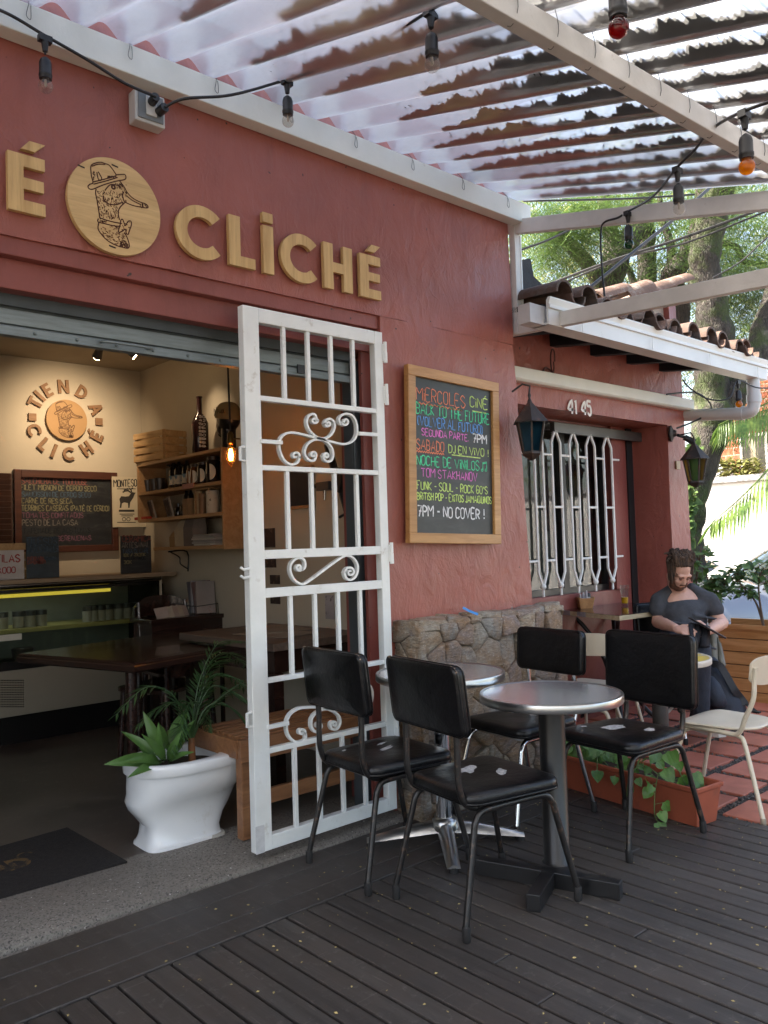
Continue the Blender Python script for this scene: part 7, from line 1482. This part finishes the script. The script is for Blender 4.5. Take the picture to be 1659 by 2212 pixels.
# ================================================================== trees
def mat_bark(name, a, b, moss=.0):
    m, n, p = newmat(name); co = obc(n); v = n.map(co, (1, 1, .35)); f = n.noise(v, 14, 7, .7, .5); g = n.noise(co, 2.5, 5, .6); vo = n('TexVoronoi', {'Vector': n.map(co, (1, 1, .3)), 'Scale': 48.}, feature='DISTANCE_TO_EDGE').outputs[0]
    c = n.mix(n.ramp(f, .35, .7), a, b); c = n.mix(n.math('MULTIPLY', n.ramp(g, .58, .66), .7), c, (.28, .25, .21))
    if moss: c = n.mix(n.math('MULTIPLY', n.ramp(n.noise(co, 3.5, 7, .7), .46, .58), moss), c, (.055, .085, .016))
    n.l.new(c, p.inputs['Base Color']); p.inputs['Roughness'].default_value = .9; h = n.math('ADD', n.math('MULTIPLY', f, 1.), n.math('MULTIPLY', n.ramp(vo, 0, .2), .22)); bb = n('Bump', {'Strength': .9, 'Distance': .04, 'Height': h}); n.l.new(bb.outputs[0], p.inputs['Normal']); return m
BARK = mat_bark('grey_bark', (.046, .038, .031), (.125, .105, .085)); BARKM = mat_bark('mossy_bark', (.030, .025, .021), (.088, .075, .062), .7); BARKD = mat_bark('dark_bark', (.028, .020, .016), (.075, .055, .042))
FOL = [mat_leaf('fern_leaf', (.05, .10, .024), (.12, .19, .05), .5, .42), mat_leaf('fern_leaf_sunlit', (.20, .23, .07), (.40, .38, .15), .5, .5), mat_leaf('fern_leaf_dark', (.025, .06, .018), (.07, .12, .035), .5, .4)]  # the yellow copy has the sunlit leaf tone put into its colour
def pinna(mb, c, d, L, rg, nl=9, droop=.5, w=.010):
    d = d.normalized(); s = d.cross(UZ); s = s.normalized() if s.length > 1e-3 else Vector((1, 0, 0))
    for k in range(nl):
        f = (k+.6)/nl; q = c+d*L*f-UZ*droop*L*f*f; l = L*.34*(1-.55*abs(f-.4))
        for sg in (-1, 1):
            e = (s*sg+d*.5-UZ*(.2+droop*.4)).normalized()*l; n_ = d*w*L*3; mb.add([q, q+e*.5+n_*.5, q+e, q+e*.5-n_*.5], [(0, 1, 2, 3)])
def cluster(mb, c, R, n, rg, L=.32, droop=.6):
    for k in range(n):
        o = Vector((rg.gauss(0, 1), rg.gauss(0, 1), rg.gauss(0, .6)))*R*.5; a = rg.uniform(0, 6.3); pinna(mb, c+o, Vector((math.cos(a), math.sin(a), rg.uniform(-.5, .25))), L*rg.uniform(.7, 1.25), rg, 8, droop)
def limb(mb, pts, rs, n=12, seed=0):
    P = smooth_path(pts, 6); R = [float(np.interp(i/(len(P)-1), np.linspace(0, 1, len(rs)), rs))*(1+.10*fz(seed, i*.5, 0)) for i in range(len(P))]; P = [p_+Vector((fz(seed+1, i*.4, 0), fz(seed+2, i*.4, 0), 0))*R[i]*.25 for i, p_ in enumerate(P)]; mb.tube(P, R, n)
def tree(label, limbs, bark, clusters, mats, seed, L=.36):
    """limbs: list of (pixel path, depth, radii); clusters: (px, py, depth, radius, number, material index)"""
    rg = random.Random(seed); t = wthing('tree', label, 'tree', at(*limbs[0][0][0], limbs[0][1]), 'street trees')
    for k, (pp, d, rs) in enumerate(limbs):
        m = MB(); limb(m, [at(q[0], q[1], d+(q[2] if len(q) > 2 else 0)) for q in pp], rs, 14, seed+k*3); m.build('trunk' if k == 0 else 'limb', bark, t, smooth=60)
    rx_ = random.Random(seed+1); clusters = clusters+[(rx_.uniform(1135, 1690), rx_.uniform(395, 590), rx_.uniform(9.4, 11.6), rx_.uniform(.25, .42), rx_.randint(5, 9), rx_.choice((0, 0, 2))) for _ in range(16)]+[(rx_.uniform(1520, 1690), rx_.uniform(560, 760), rx_.uniform(10, 12), .35, 7, rx_.choice((0, 2))) for _ in range(6)]
    for mi in range(3):
        m = MB()
        for (x, y, d, R, n, i) in clusters:
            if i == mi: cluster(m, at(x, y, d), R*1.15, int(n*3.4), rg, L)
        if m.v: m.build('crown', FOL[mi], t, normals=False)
    return t
D0 = 8.9
def zR(x, y): return 1426.4+x*.2232, 768+y*.2232
tree('thick mossy tree forking behind the red house', [
    ([(1470, 1420), (1478, 1200), (1484, 1132), (1500, 1050), (1528, 960), (1540, 900), (1536, 830), (1540, 770), (1552, 720), (1532, 640), (1522, 560), (1540, 460), (1580, 330), (1600, 150)], D0, (.27, .21, .17, .165, .18, .21, .18, .165, .175, .17, .165, .16, .14, .12)),
    ([(1538, 905), (1570, 870), (1612, 815), (1650, 720, .1), (1690, 600, .2), (1760, 440, .3)], D0, (.17, .16, .145, .14, .135, .12))],
    BARKM, [(1540, 300, 8, .9, 60, 0), (1650, 330, 8.5, .9, 60, 0), (1440, 250, 8.5, .9, 60, 2), (1590, 480, 10.5, .6, 40, 0), (1640, 560, 10.5, .5, 30, 0), (1650, 880, 9.5, .5, 20, 0)], FOL, 100)
tree('brown tree with forked trunk above the tiled roof', [([(1290, 760), (1303, 640), (1330, 560), (1360, 515), (1379, 490), (1385, 450), (1400, 400), (1420, 300)], 10.5, (.22, .20, .17, .14, .13, .13, .11, .09)), ([(1330, 575), (1322, 540), (1318, 500), (1305, 440), (1300, 350)], 10.5, (.13, .11, .10, .09, .08)), ([(1300, 625), (1260, 560), (1205, 508), (1150, 470)], 10.4, (.10, .09, .075, .06))],
     BARK, [(1230, 440, 9.6, .35, 22, 0), (1280, 470, 9.6, .3, 18, 0), (1190, 520, 9.6, .45, 34, 0), (1250, 560, 9.8, .35, 22, 0), (1180, 470, 10, .3, 16, 2), (1220, 640, 10.2, .3, 16, 0), (1340, 460, 9.7, .3, 14, 0), (1150, 600, 10.2, .3, 14, 1), (1300, 420, 9.4, .35, 24, 0), (1370, 600, 11.2, .4, 18, 0), (1240, 500, 9.6, .35, 20, 0)], FOL, 200)
tree('straight grey tree behind the white end frame', [([(1405, 760), (1400, 618), (1396, 540), (1397, 470), (1394, 400), (1390, 250)], 11, (.13, .125, .12, .11, .10, .09)), ([(1400, 680, .1), (1378, 640), (1362, 590), (1340, 560, -.1)], 10.9, (.055, .05, .045, .035))], BARK, [(1420, 480, 10.8, .3, 10, 0), (1430, 640, 11.2, .4, 22, 2), (1340, 690, 11.2, .35, 14, 0), (1480, 480, 11, .3, 12, 0)], FOL, 300)
tree('dark slanting tree between the grey and the mossy trunk', [([(1470, 800), (1462, 660), (1450, 600), (1478, 560), (1500, 510), (1518, 430), (1530, 330)], 10.2, (.16, .15, .13, .12, .11, .10, .08)), ([(1450, 600), (1450, 540), (1440, 500), (1425, 460), (1428, 400)], 10.3, (.06, .055, .045, .04, .03)), ([(1560, 525), (1590, 535), (1610, 565), (1650, 570)], 10.3, (.045, .04, .035, .02))], BARKD, [(1470, 440, 10.6, .35, 18, 0), (1560, 600, 11, .35, 16, 0), (1610, 700, 10.6, .45, 30, 0), (1640, 620, 10.8, .4, 24, 0), (1590, 640, 10.4, .35, 20, 2), (1600, 480, 10.4, .4, 22, 0), (1655, 760, 10.4, .35, 20, 0)], FOL, 400)
# sunlit foliage further off, read as one mass
rg = random.Random(55); far = [MB(), MB(), MB()]
for k in range(620):
    x, y = rg.uniform(1060, 1760), rg.uniform(250, 860); d = rg.uniform(13, 24)
    if x > 1560 and y > 780: continue
    m = far[1 if rg.random() < .45 else 0]; c = at(x, y, d)
    for q in range(8):
        o = Vector((rg.gauss(0, 1), rg.gauss(0, 1), rg.gauss(0, .7)))*.5; a_ = rg.uniform(0, 6.3); pinna(m, c+o, Vector((math.cos(a_), math.sin(a_), rg.uniform(-.6, .2))), rg.uniform(.35, .65), rg, 7, .6, .016)
for k in range(150):  # unseen leaf mass added so the house window reflects green
    m = far[rg.randrange(2)]; c = Vector((rg.uniform(11, 18), rg.uniform(-20, -5), rg.uniform(-.3, 5.5)))
    for q in range(40):
        o = Vector((rg.gauss(0, 1), rg.gauss(0, 1), rg.gauss(0, .7)))*.7; dd = Vector((rg.uniform(-1, 1), rg.uniform(-1, 1), rg.uniform(-.8, .4))).normalized(); s = dd.cross(Vector((rg.uniform(-1, 1), rg.uniform(-1, 1), rg.uniform(-1, 1)))).normalized(); l = rg.uniform(.12, .3); p0 = c+o; m.add([p0, p0+dd*l*.5+s*l*.22, p0+dd*l, p0+dd*l*.5-s*l*.22], [(0, 1, 2, 3)])
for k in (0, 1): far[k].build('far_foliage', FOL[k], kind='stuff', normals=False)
# flowering hedge on the white wall, palm and climbing ivy
m = MB(); rg = random.Random(12)
for k in range(900): c = ox(rg.uniform(1475, 1640), rg.uniform(995, 1035), XW+.4); d = Vector((rg.uniform(-1, 1), rg.uniform(-1, 1), rg.uniform(-.3, 1))); leaf(m, c, d, UZ, rg.uniform(.08, .16), BL, 1.2)
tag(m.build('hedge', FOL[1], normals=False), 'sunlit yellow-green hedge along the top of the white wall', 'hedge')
PLM = mat_leaf('coconut_leaf', (.05, .12, .025), (.20, .28, .06), .4, .45)
pt = wthing('palm_tree', 'palm whose drooping fronds hang in from the right edge', 'palm', at(1800, 1000, 9))
m = MB(); limb(m, [at(1830, 1500, 9), at(1815, 1150, 9), at(1800, 850, 9)], (.16, .13, .11), 12, 5); m.build('trunk', BARK, pt, smooth=60)
def pfrond(path, nl, L0, dr, seed):
    rg = random.Random(seed); P = smooth_path(path, 8); m = MB(); m.tube(P, [.016*(1-.8*i/len(P)) for i in range(len(P))], 6)
    for k in range(nl):
        f = (k+.5)/nl; i = min(int(f*(len(P)-1)), len(P)-2); c = P[i].lerp(P[i+1], f*(len(P)-1)-i); tt = (P[i+1]-P[i]).normalized(); s = tt.cross(UZ).normalized()
        for sg in (-1, 1):
            l = L0*(.35+.8*math.sin(math.pi*min(.98, .12+f*.8)))*rg.uniform(.85, 1.1); d = (tt*.75+s*sg*.55-UZ*dr).normalized(); a1 = c+d*l*.5; a2 = c+d*l-UZ*l*.22; wv = tt.cross(d).cross(d).normalized()*.018 if tt.cross(d).length > .01 else s*.018; m.add([c, a1+wv, a2, a1-wv], [(0, 1, 2, 3)])
    m.build('frond', PLM, pt, normals=False)
pfrond([at(1800, 850, 9), at(1740, 890, 8.8), at(1670, 1000, 8.6), at(1600, 1075, 8.5), at(1538, 1128, 8.4)], 34, .42, .55, 1)
pfrond([at(1800, 850, 9), at(1730, 840, 8.9), at(1660, 870, 8.8), at(1600, 895, 8.7), at(1552, 918, 8.6)], 34, .40, 1.1, 2)
pfrond([at(1800, 850, 9), at(1760, 760, 9), at(1700, 720, 9)], 20, .4, .9, 3)
m = MB(); rg = random.Random(41); ms = MB()
for k in range(260):
    y = rg.uniform(960, 1260); x = 1480+(1132-y)*.10+rg.uniform(-12, 14); c = at(x, y, D0-.32); leaf(m, c, Vector((rg.uniform(-1, .3), rg.uniform(-1, .3), rg.uniform(-1, .3))), Vector((-.5, -.6, .5)), rg.uniform(.06, .12), HEART, .9)
iv = wthing('ivy', 'green ivy climbing the foot of the mossy trunk', 'climber', at(1480, 1250, D0-.3)); m.build('foliage', FOL[0], iv, normals=False); limb(ms, [at(1476, 1300, D0-.28), at(1484, 1130, D0-.26), at(1498, 980, D0-.24)], (.012, .010, .005), 6, 9); ms.build('stem', BARKD, iv)
# ------------------------------------------------------------------ overhead cables
def cable(label, pts, r): t = wthing('overhead_cable', label, 'cable', pts[0], 'overhead cables'); MB().tube(smooth_path(pts, 8), r, 6).build('cable', CORD, t, smooth=50)
cable('thick black cable slanting across the end frame to the gutter', [at(1192, 688, 4.9), at(1340, 568, 5.2), at(1478, 455, 5.6), at(1560, 380, 6)], .012)
cable('thin overhead wire, upper of the pair crossing the mossy trunk', [at(1120, 640, 9), at(1310, 567, 8.4), at(1480, 512, 8), at(1659, 445, 7.6), at(1750, 405, 7.5)], .014)
cable('thin overhead wire, lower of the pair crossing the mossy trunk', [at(1150, 640, 9), at(1340, 560, 8.4), at(1480, 525, 8), at(1659, 455, 7.6), at(1750, 420, 7.5)], .010)
cable('thin wire rising to the right behind the lower frame rail', [at(1540, 600, 7), at(1600, 565, 7), at(1659, 512, 7), at(1750, 440, 7)], .007)
cable('short dark wires at the corner of the cafe wall', [at(1110, 545, 8), at(1180, 520, 8.2), at(1235, 495, 8.4), at(1300, 470, 8.6)], .012)
cable('long dark cable just under the edge of the corrugated sheets', [at(1130, 434, 6), at(1250, 432, 6.2), at(1380, 428, 6.4), at(1500, 420, 6.6)], .008)
# ================================================================== the seated man
def pz_(x, y): return 1371.5+x*.1984, 1152+y*.1984
DP = 5.45
P3 = lambda x, y, d=0.: at(*pz_(x, y), DP+d)
SKIN = pm('skin', (.54, .31, .23), .5, var=.08, vs=25, bump=.05, bs=120); SHIRT = pm('charcoal_tshirt', (.045, .048, .056), .9, var=.25, vs=14, bump=.7, bs=9); JEAN = pm('blue_black_jeans', (.022, .028, .042), .9, var=.25, vs=20, bump=.3, bs=40); HAIR = pm('brown_dreads', (.085, .050, .030), .9, var=.5, vs=60, isl=.65, bump=.4, bs=90); BEARD = pm('red_beard', (.085, .032, .015), .85, var=.3, vs=60, bump=.5, bs=120); DKC = pm('dark_cloth', (.012, .014, .02), .9, var=.3, vs=12, bump=.4, bs=24)
man = wthing('person', 'seated bearded man with dreadlocks in a charcoal t-shirt looking down at his lap', 'person', P3(560, 1900))
VW = -FW; SX, SY = RT, UP                                     # towards viewer, viewer's right, up: the body faces the viewer
toV = Vector((VW.x, VW.y, 0)).normalized(); toR = Vector((RT.x, RT.y, 0)).normalized()
fw_ = (toV*.93+toR*.25).normalized(); rt_ = fw_.cross(UZ).normalized()*-1   # fw_: where he faces; rt_: his left = viewer's right
if rt_.dot(toR) < 0: rt_ = -rt_
hc = P3(478, 428, -.085)                                        # middle of the head
tilt = R_(38); hf = (fw_*math.cos(tilt)-UZ*math.sin(tilt)).normalized(); hu = (UZ*math.cos(tilt)+fw_*math.sin(tilt)).normalized()
HS = .82; hu = hu*HS; hf = hf*HS; rh = rt_*HS                 # head size
H3 = lambda r, u, f: hc+rh*r+hu*u+hf*f
shR, shL = P3(255, 655), P3(775, 640); nk = P3(490, 640, .03); el_R, wr_R = P3(250, 965, -.02), P3(440, 1030, -.34); el_L, wr_L = P3(950, 975, -.05), P3(800, 1062, -.26)
hipR, hipL = P3(420, 1120, .06), P3(640, 1120, .06); knR, knL = P3(330, 1290, -.42), P3(700, 1310, -.40); anR, anL = P3(330, 1730, -.10), P3(705, 1960, -.34)
b = MB()
capsule(b, nk-UZ*.05, hc-hu*.05-hf*.02, .060, .056)                     # neck
ell(b, H3(0, .03, -.015), rh*.077, hf*.098, hu*.105); ell(b, H3(0, -.045, .030), rh*.060, hf*.066, hu*.080)   # skull, jaw
ell(b, H3(0, -.095, .062), rh*.030, hf*.026, hu*.026)                                                         # chin
capsule(b, H3(0, .012, .088), H3(0, -.030, .102), .009, .012); capsule(b, H3(-.012, -.034, .093), H3(.012, -.034, .093), .009, .009)
capsule(b, H3(-.045, .028, .078), H3(.045, .028, .078), .012, .012)                                            # brow
for s in (-1, 1): ell(b, H3(s*.078, -.005, -.005), rh*.010, hf*.020, hu*.032); ell(b, H3(s*.040, -.025, .068), rh*.022, hf*.020, hu*.022)
capsule(b, H3(-.020, -.064, .090), H3(.020, -.064, .090), .008, .008)
tw = (shR+shL)/2
ell(b, (shR+shL)/2-UZ*.11, rt_*.140, fw_*.082, UZ*.15); ell(b, (hipR+hipL)/2+UZ*.10, rt_*.13, fw_*.10, UZ*.20)
for sh, el, wr in ((shR, el_R, wr_R), (shL, el_L, wr_L)):
    capsule(b, sh-UZ*.036+(tw-sh)*.10, el, .042, .040); capsule(b, el, el.lerp(wr, .35), .041, .041); capsule(b, el.lerp(wr, .35), wr, .042, .027)
for hp, kn, an in ((hipR, knR, anR), (hipL, knL, anL)): capsule(b, hp, kn, .085, .060); capsule(b, kn, an, .056, .038)
# hands: palm, four bent fingers, thumb
def hand(wr, d, nrm, side, curl, sc=1.):
    d = Vector(d).normalized(); nrm = Vector(nrm); nrm = (nrm-d*nrm.dot(d)).normalized(); s = d.cross(nrm).normalized()*side
    ell(b, wr+d*.045*sc, d*.052*sc, s*.040*sc, nrm*.017*sc)
    for k, (o, L) in enumerate(((-.030, .070), (-.010, .080), (.011, .075), (.030, .058))):
        p0 = wr+d*.082*sc+s*o*sc; c = p0; a = .0
        for j, f in enumerate((.45, .32, .23)): a += curl*(1+.12*k); dd = (d*math.cos(a)-nrm*math.sin(a)+s*o*1.2).normalized(); e = c+dd*L*f*sc; capsule(b, c, e, (.0098-.0012*j)*sc, (.0092-.0014*j)*sc, 10, 3); c = e
    p0 = wr+d*.022*sc-s*.034*sc; e1 = p0+(d*.7-s*.75-nrm*.15).normalized()*.038*sc; e2 = e1+(d*.95-s*.25-nrm*.3).normalized()*.034*sc; capsule(b, p0, e1, .0125*sc, .011*sc, 10, 3); capsule(b, e1, e2, .011*sc, .008*sc, 10, 3)
hand(wr_R, P3(600, 1075, -.45)-wr_R, UZ*.7+toV*.7, 1, .30, 1.12)
hand(wr_L, P3(690, 1075, -.36)-wr_L, UZ*.3+toV*.9, -1, .45, 1.05)
fuse(b.build('body', SKIN, man, smooth=180), .0052, 4, .4)
# t-shirt
s_ = MB(); tw = (shR+shL)/2
ell(s_, tw-UZ*.125, rt_*.165, fw_*.115, UZ*.11); ell(s_, tw-UZ*.24+fw_*.01, rt_*.150, fw_*.125, UZ*.20); ell(s_, (hipR+hipL)/2+UZ*.13+fw_*.02, rt_*.148, fw_*.135, UZ*.17); ell(s_, (hipR+hipL)/2+UZ*.02, rt_*.152, fw_*.13, UZ*.10)
for sh, el in ((shR, el_R), (shL, el_L)): capsule(s_, sh-UZ*.034+(tw-sh)*.10, sh.lerp(el, .30), .051, .054); capsule(s_, sh.lerp(el, .25), sh.lerp(el, .56), .053, .058); capsule(s_, sh-UZ*.032+(tw-sh)*.10, tw+(sh-tw)*.40+UZ*.034, .050, .032); capsule(s_, sh-UZ*.07+(tw-sh)*.1, tw+(sh-tw)*.45-UZ*.12+fw_*.03, .046, .060)
for k in range(9):                                                      # folds across the belly
    a = random.Random(k).uniform(-.13, .13); c = tw-UZ*(.16+.032*k)+fw_*.125; capsule(s_, c+rt_*(a-.09)+UZ*.02, c+rt_*(a+.07)-UZ*.012, .014, .010)
so_ = fuse(s_.build('tshirt', SHIRT, man, smooth=180), .009, 5, .5)
nkm = MB(); ring_ = [nk-UZ*.030+fw_*(.010+.095*math.cos(a*.3))+rt_*.078*math.sin(a*.3)-UZ*.060*math.cos(a*.3) for a in range(21)]; nkm.tube(ring_, .010, 8, close=True); nkm.build('neckband', SHIRT, man, smooth=60)
# jeans, shoes
j = MB(); ell(j, (hipR+hipL)/2-UZ*.02, rt_*.175, fw_*.14, UZ*.11)
for hp, kn, an in ((hipR, knR, anR), (hipL, knL, anL)): capsule(j, hp, kn, .098, .074); capsule(j, kn, an+UZ*.03, .072, .062)
for k in range(4): c = anL+UZ*(.06+.035*k); capsule(j, c-rt_*.05+toV*.03, c+rt_*.05+toV*.035, .016, .014)
fuse(j.build('jeans', JEAN, man, smooth=180), .010, 5, .5)
for an, d in ((anR, (fw_*.5-rt_*.5)), (anL, fw_)):
    d = d.normalized(); sh_m = MB(); s2 = d.cross(UZ).normalized(); rows = []
    base = an-UZ*.065
    for f, w, h in ((-.07, .03, .075), (-.05, .038, .09), (.02, .040, .085), (.10, .046, .06), (.16, .044, .045), (.20, .025, .03)): c = base+d*f; rows.append([c+s2*w*math.cos(a*math.pi/8)+UZ*(h*max(0, math.sin(a*math.pi/8))) for a in range(0, 9)]+[c-s2*w-UZ*.012, c+s2*w-UZ*.012])
    shoe = sh_m.loft(rows).build('shoe', DKC, man, smooth=60); so2 = MB(); rows = [[base+d*f+s2*w*k+UZ*z for k, z in ((-1, -.014), (1, -.014), (1, -.038), (-1, -.038))] for f, w in ((-.078, .03), (-.05, .042), (.10, .05), (.17, .046), (.208, .026))]; so2.loft(rows).build('sole', pm('white_sole', (.55, .53, .48), .8), shoe)
# hair: cap plus hanging dreadlocks; beard
hm = MB(); ell(hm, H3(0, .070, -.052), rh*.088, hf*.100, hu*.088); rg = random.Random(2)
for k in range(300):
    a = rg.uniform(-2.9, 2.9); up0 = rg.uniform(.25, 1.0); r0 = math.sqrt(max(.05, 1-up0*up0)); c = H3(.094*r0*math.sin(a), .050+.095*up0, -.030+.108*r0*math.cos(a))
    if math.cos(a) > .15: continue
    out = (c-H3(0, .03, -.03)).normalized(); L = rg.uniform(.05, .155); t1 = c+out*.009; g = -UZ
    back = Vector((0, 0, 0)) if math.cos(a) < .35 else (rt_*math.copysign(.7, math.sin(a))-hf*.4+hu*.1)*.05
    hm.tube(smooth_path([c-out*.01, t1, t1+back+out*.012+g*L*.35, t1+back*1.3+out*.004+g*L*.75, t1+back*1.4-out*.004+g*L], 3), [.008, .010, .010, .0095, .009]+[.008]*8, 6) if False else hm.tube([c-out*.01, t1, t1+back+out*.004+g*L*.35, t1+back*1.3-out*.002+g*L*.75, t1+back*1.4+g*L], [.005, .0072, .0072, .006, .0035], 7)
for k in range(90):                                                     # strands swept back over the crown
    a = rg.uniform(-1.3, 1.3); c = H3(.086*math.sin(a), .080+.022*math.cos(a)+rg.uniform(-.008, .006), .052*math.cos(a)); e = H3(.075*math.sin(a*1.1)+rg.uniform(-.02, .02), .145+rg.uniform(0, .03), -.05+rg.uniform(-.03, .02)); hm.tube(smooth_path([c, c.lerp(e, .5)+hu*.022+rh*rg.uniform(-.014, .014), e], 3), rg.uniform(.005, .009), 6)
for k in range(95):                                                     # short unruly ends on top and at the sides
    a = rg.uniform(-3.1, 3.1); up0 = rg.uniform(.35, 1); r0 = math.sqrt(1-up0*up0+.02); c = H3(.088*r0*math.sin(a), .07+.085*up0, -.05+.098*r0*math.cos(a)); o_ = (c-H3(0, .05, -.05)).normalized()+Vector((rg.uniform(-.7, .7), rg.uniform(-.7, .7), rg.uniform(-.2, .6)))
    if r0*math.cos(a) > .6: continue
    hm.tube(smooth_path([c, c+o_*.012, c+o_*.016+rt_*rg.uniform(-.025, .025)-UZ*rg.uniform(0, .03)], 3), [.008, .008, .0075, .007, .007, .006, .003], 6)
hm.build('hair', HAIR, man, smooth=60)
bm2 = MB(); ell(bm2, H3(0, -.095, .055), rh*.052, hf*.048, hu*.040)
for s in (-1, 1): capsule(bm2, H3(s*.064, -.02, .022), H3(s*.046, -.088, .050), .016, .026)
capsule(bm2, H3(-.026, -.050, .098), H3(.026, -.050, .098), .007, .007); bm2_ = bm2.build('beard', BEARD, man, smooth=180); fuse(bm2_, .006, 3, .4)
for s in (-1, 1): MB().ball(H3(s*.030, .004, .083), .011, 10).build('eye', pm('closed_eye', (.22, .10, .07), .4), man, smooth=60); MB().tube([H3(s*.046, .020, .080), H3(s*.030, .026, .088), H3(s*.014, .023, .090)], .0045, 6).build('eyebrow', BEARD, man, smooth=60)
# what he holds
cl = wthing('folded_cloth', 'dark blue-black cloth draped over the seated man\'s knee under his hands', 'cloth', P3(700, 1080, -.40))
m = MB(); rows = []
for i in range(19):
    f = i/18; x = 590+f*215; row = []
    for j_ in range(13):
        g = j_/12; y = 985+40*f+g*(250-45*f*(f)) ; fold = .03*math.sin(f*16+g*2.)*(.3+g); row.append(P3(x+18*math.sin(g*3+f*4)*g, y, -.36-.10*math.sin(min(1, g*1.4)*math.pi/2)-fold))
    rows.append(row)
m.loft(rows, False, False); o = m.build('cloth', DKC, cl, smooth=180); sd = o.modifiers.new('thick', 'SOLIDIFY'); sd.thickness = .012
tbm = wthing('tablet', 'thin dark tablet held edge-on in the seated man\'s hands', 'tablet', P3(790, 1025, -.45)); a, b_ = P3(680, 968, -.44), P3(892, 1090, -.40); m = MB(); dn = (b_-a).normalized(); m.bar(a, b_, .20, .012, (toV*.2+UZ*.9-dn*.2)); m.build('slab', pm('tablet_black', (.02, .016, .018), .35), tbm, bevel=.004)
# his chair, jacket, backpack
ch = at(*pz_(560, 1500), DP+.02); ct = thing('cafe_chair', 'black chair with white-edged seat under the seated man', 'chair', (ch.x, ch.y, -.03), math.atan2(fw_.y, fw_.x), 'black vinyl cafe chairs on the deck'); chair_parts(ct, back_h=.28, back_top=.86, metal=CHROME, seat_z=.43)
jk = wthing('jacket', 'grey-green jacket hanging from the side of the seated man\'s chair', 'jacket', P3(890, 1250, .06)); m = MB(); rows = []
for i in range(15):
    f = i/14; row = []
    for j_ in range(9):
        g = j_/8; wv = .5+.5*f; x = 800+40*f+(g)*(55+75*f); y = 880+f*540+25*math.sin(g*5+f*3); row.append(P3(x, y, .02+.035*math.sin(g*9+f*4)*wv+.08*g))
    rows.append(row)
m.loft(rows, False, False); o = m.build('cloth', pm('jacket_greygreen', (.20, .20, .165), .9, var=.2, vs=10, bump=.3, bs=20), jk, smooth=180); sd = o.modifiers.new('thick', 'SOLIDIFY'); sd.thickness = .014
bp2 = wthing('backpack', 'dark blue backpack slumped on the tiles beside the seated man', 'backpack', P3(960, 1930, -.3)); m = MB(); rows = []
for (x, y, w, d, dd) in ((800, 1345, 55, .05, -.02), (815, 1400, 95, .08, -.03), (850, 1520, 135, .12, -.06), (905, 1660, 160, .14, -.09), (950, 1800, 180, .15, -.12), (985, 1900, 185, .15, -.14), (990, 1945, 165, .12, -.14)):
    c = P3(x, y, dd); wv = w*.1984/1775*(DP)*1.0; rows.append([c+toR*wv*math.copysign(abs(math.cos(a*math.pi/10))**.7, math.cos(a*math.pi/10))+toV*d*math.copysign(abs(math.sin(a*math.pi/10))**.7, math.sin(a*math.pi/10)) for a in range(20)])
BPK = pm('backpack_navy', (.016, .020, .032), .7, var=.25, vs=10, bump=.3, bs=40); m.loft(rows); m.build('bag', BPK, bp2, smooth=60)
m = MB(); rows = []
for (x, y, w, d, dd) in ((800, 1560, 50, .05, -.20), (830, 1640, 85, .06, -.25), (870, 1760, 100, .06, -.29), (900, 1850, 95, .05, -.30), (905, 1885, 70, .04, -.29)): c = P3(x, y, dd); wv = w*.1984/1775*DP; rows.append([c+toR*wv*math.cos(a*math.pi/8)+toV*d*math.sin(a*math.pi/8) for a in range(16)])
m.loft(rows); m.build('pocket', BPK, bp2, smooth=60)
for (pts, w_) in (([(830, 1420, -.16), (920, 1440, -.19), (1000, 1560, -.22), (1080, 1700, -.25), (1150, 1790, -.24), (1200, 1860, -.26)], .045), ([(1190, 1840, -.24), (1240, 1880, -.26), (1290, 1920, -.28), (1330, 1950, -.29)], .02)):
    P = smooth_path([P3(*q) for q in pts], 5); m = MB(); rows = []
    for i, q in enumerate(P): tt = (P[min(i+1, len(P)-1)]-P[max(i-1, 0)]).normalized(); s = tt.cross(toV).normalized()*w_/2; rows.append([q+s+toV*.006, q-s+toV*.006, q-s-toV*.006, q+s-toV*.006])
    m.loft(rows); m.build('strap', pm('strap_black', (.010, .011, .014), .6), bp2)
MB().obox(P3(1320, 1945, -.30), (.035, .05, .012)).build('buckle', BLACK, bp2, bevel=.003)
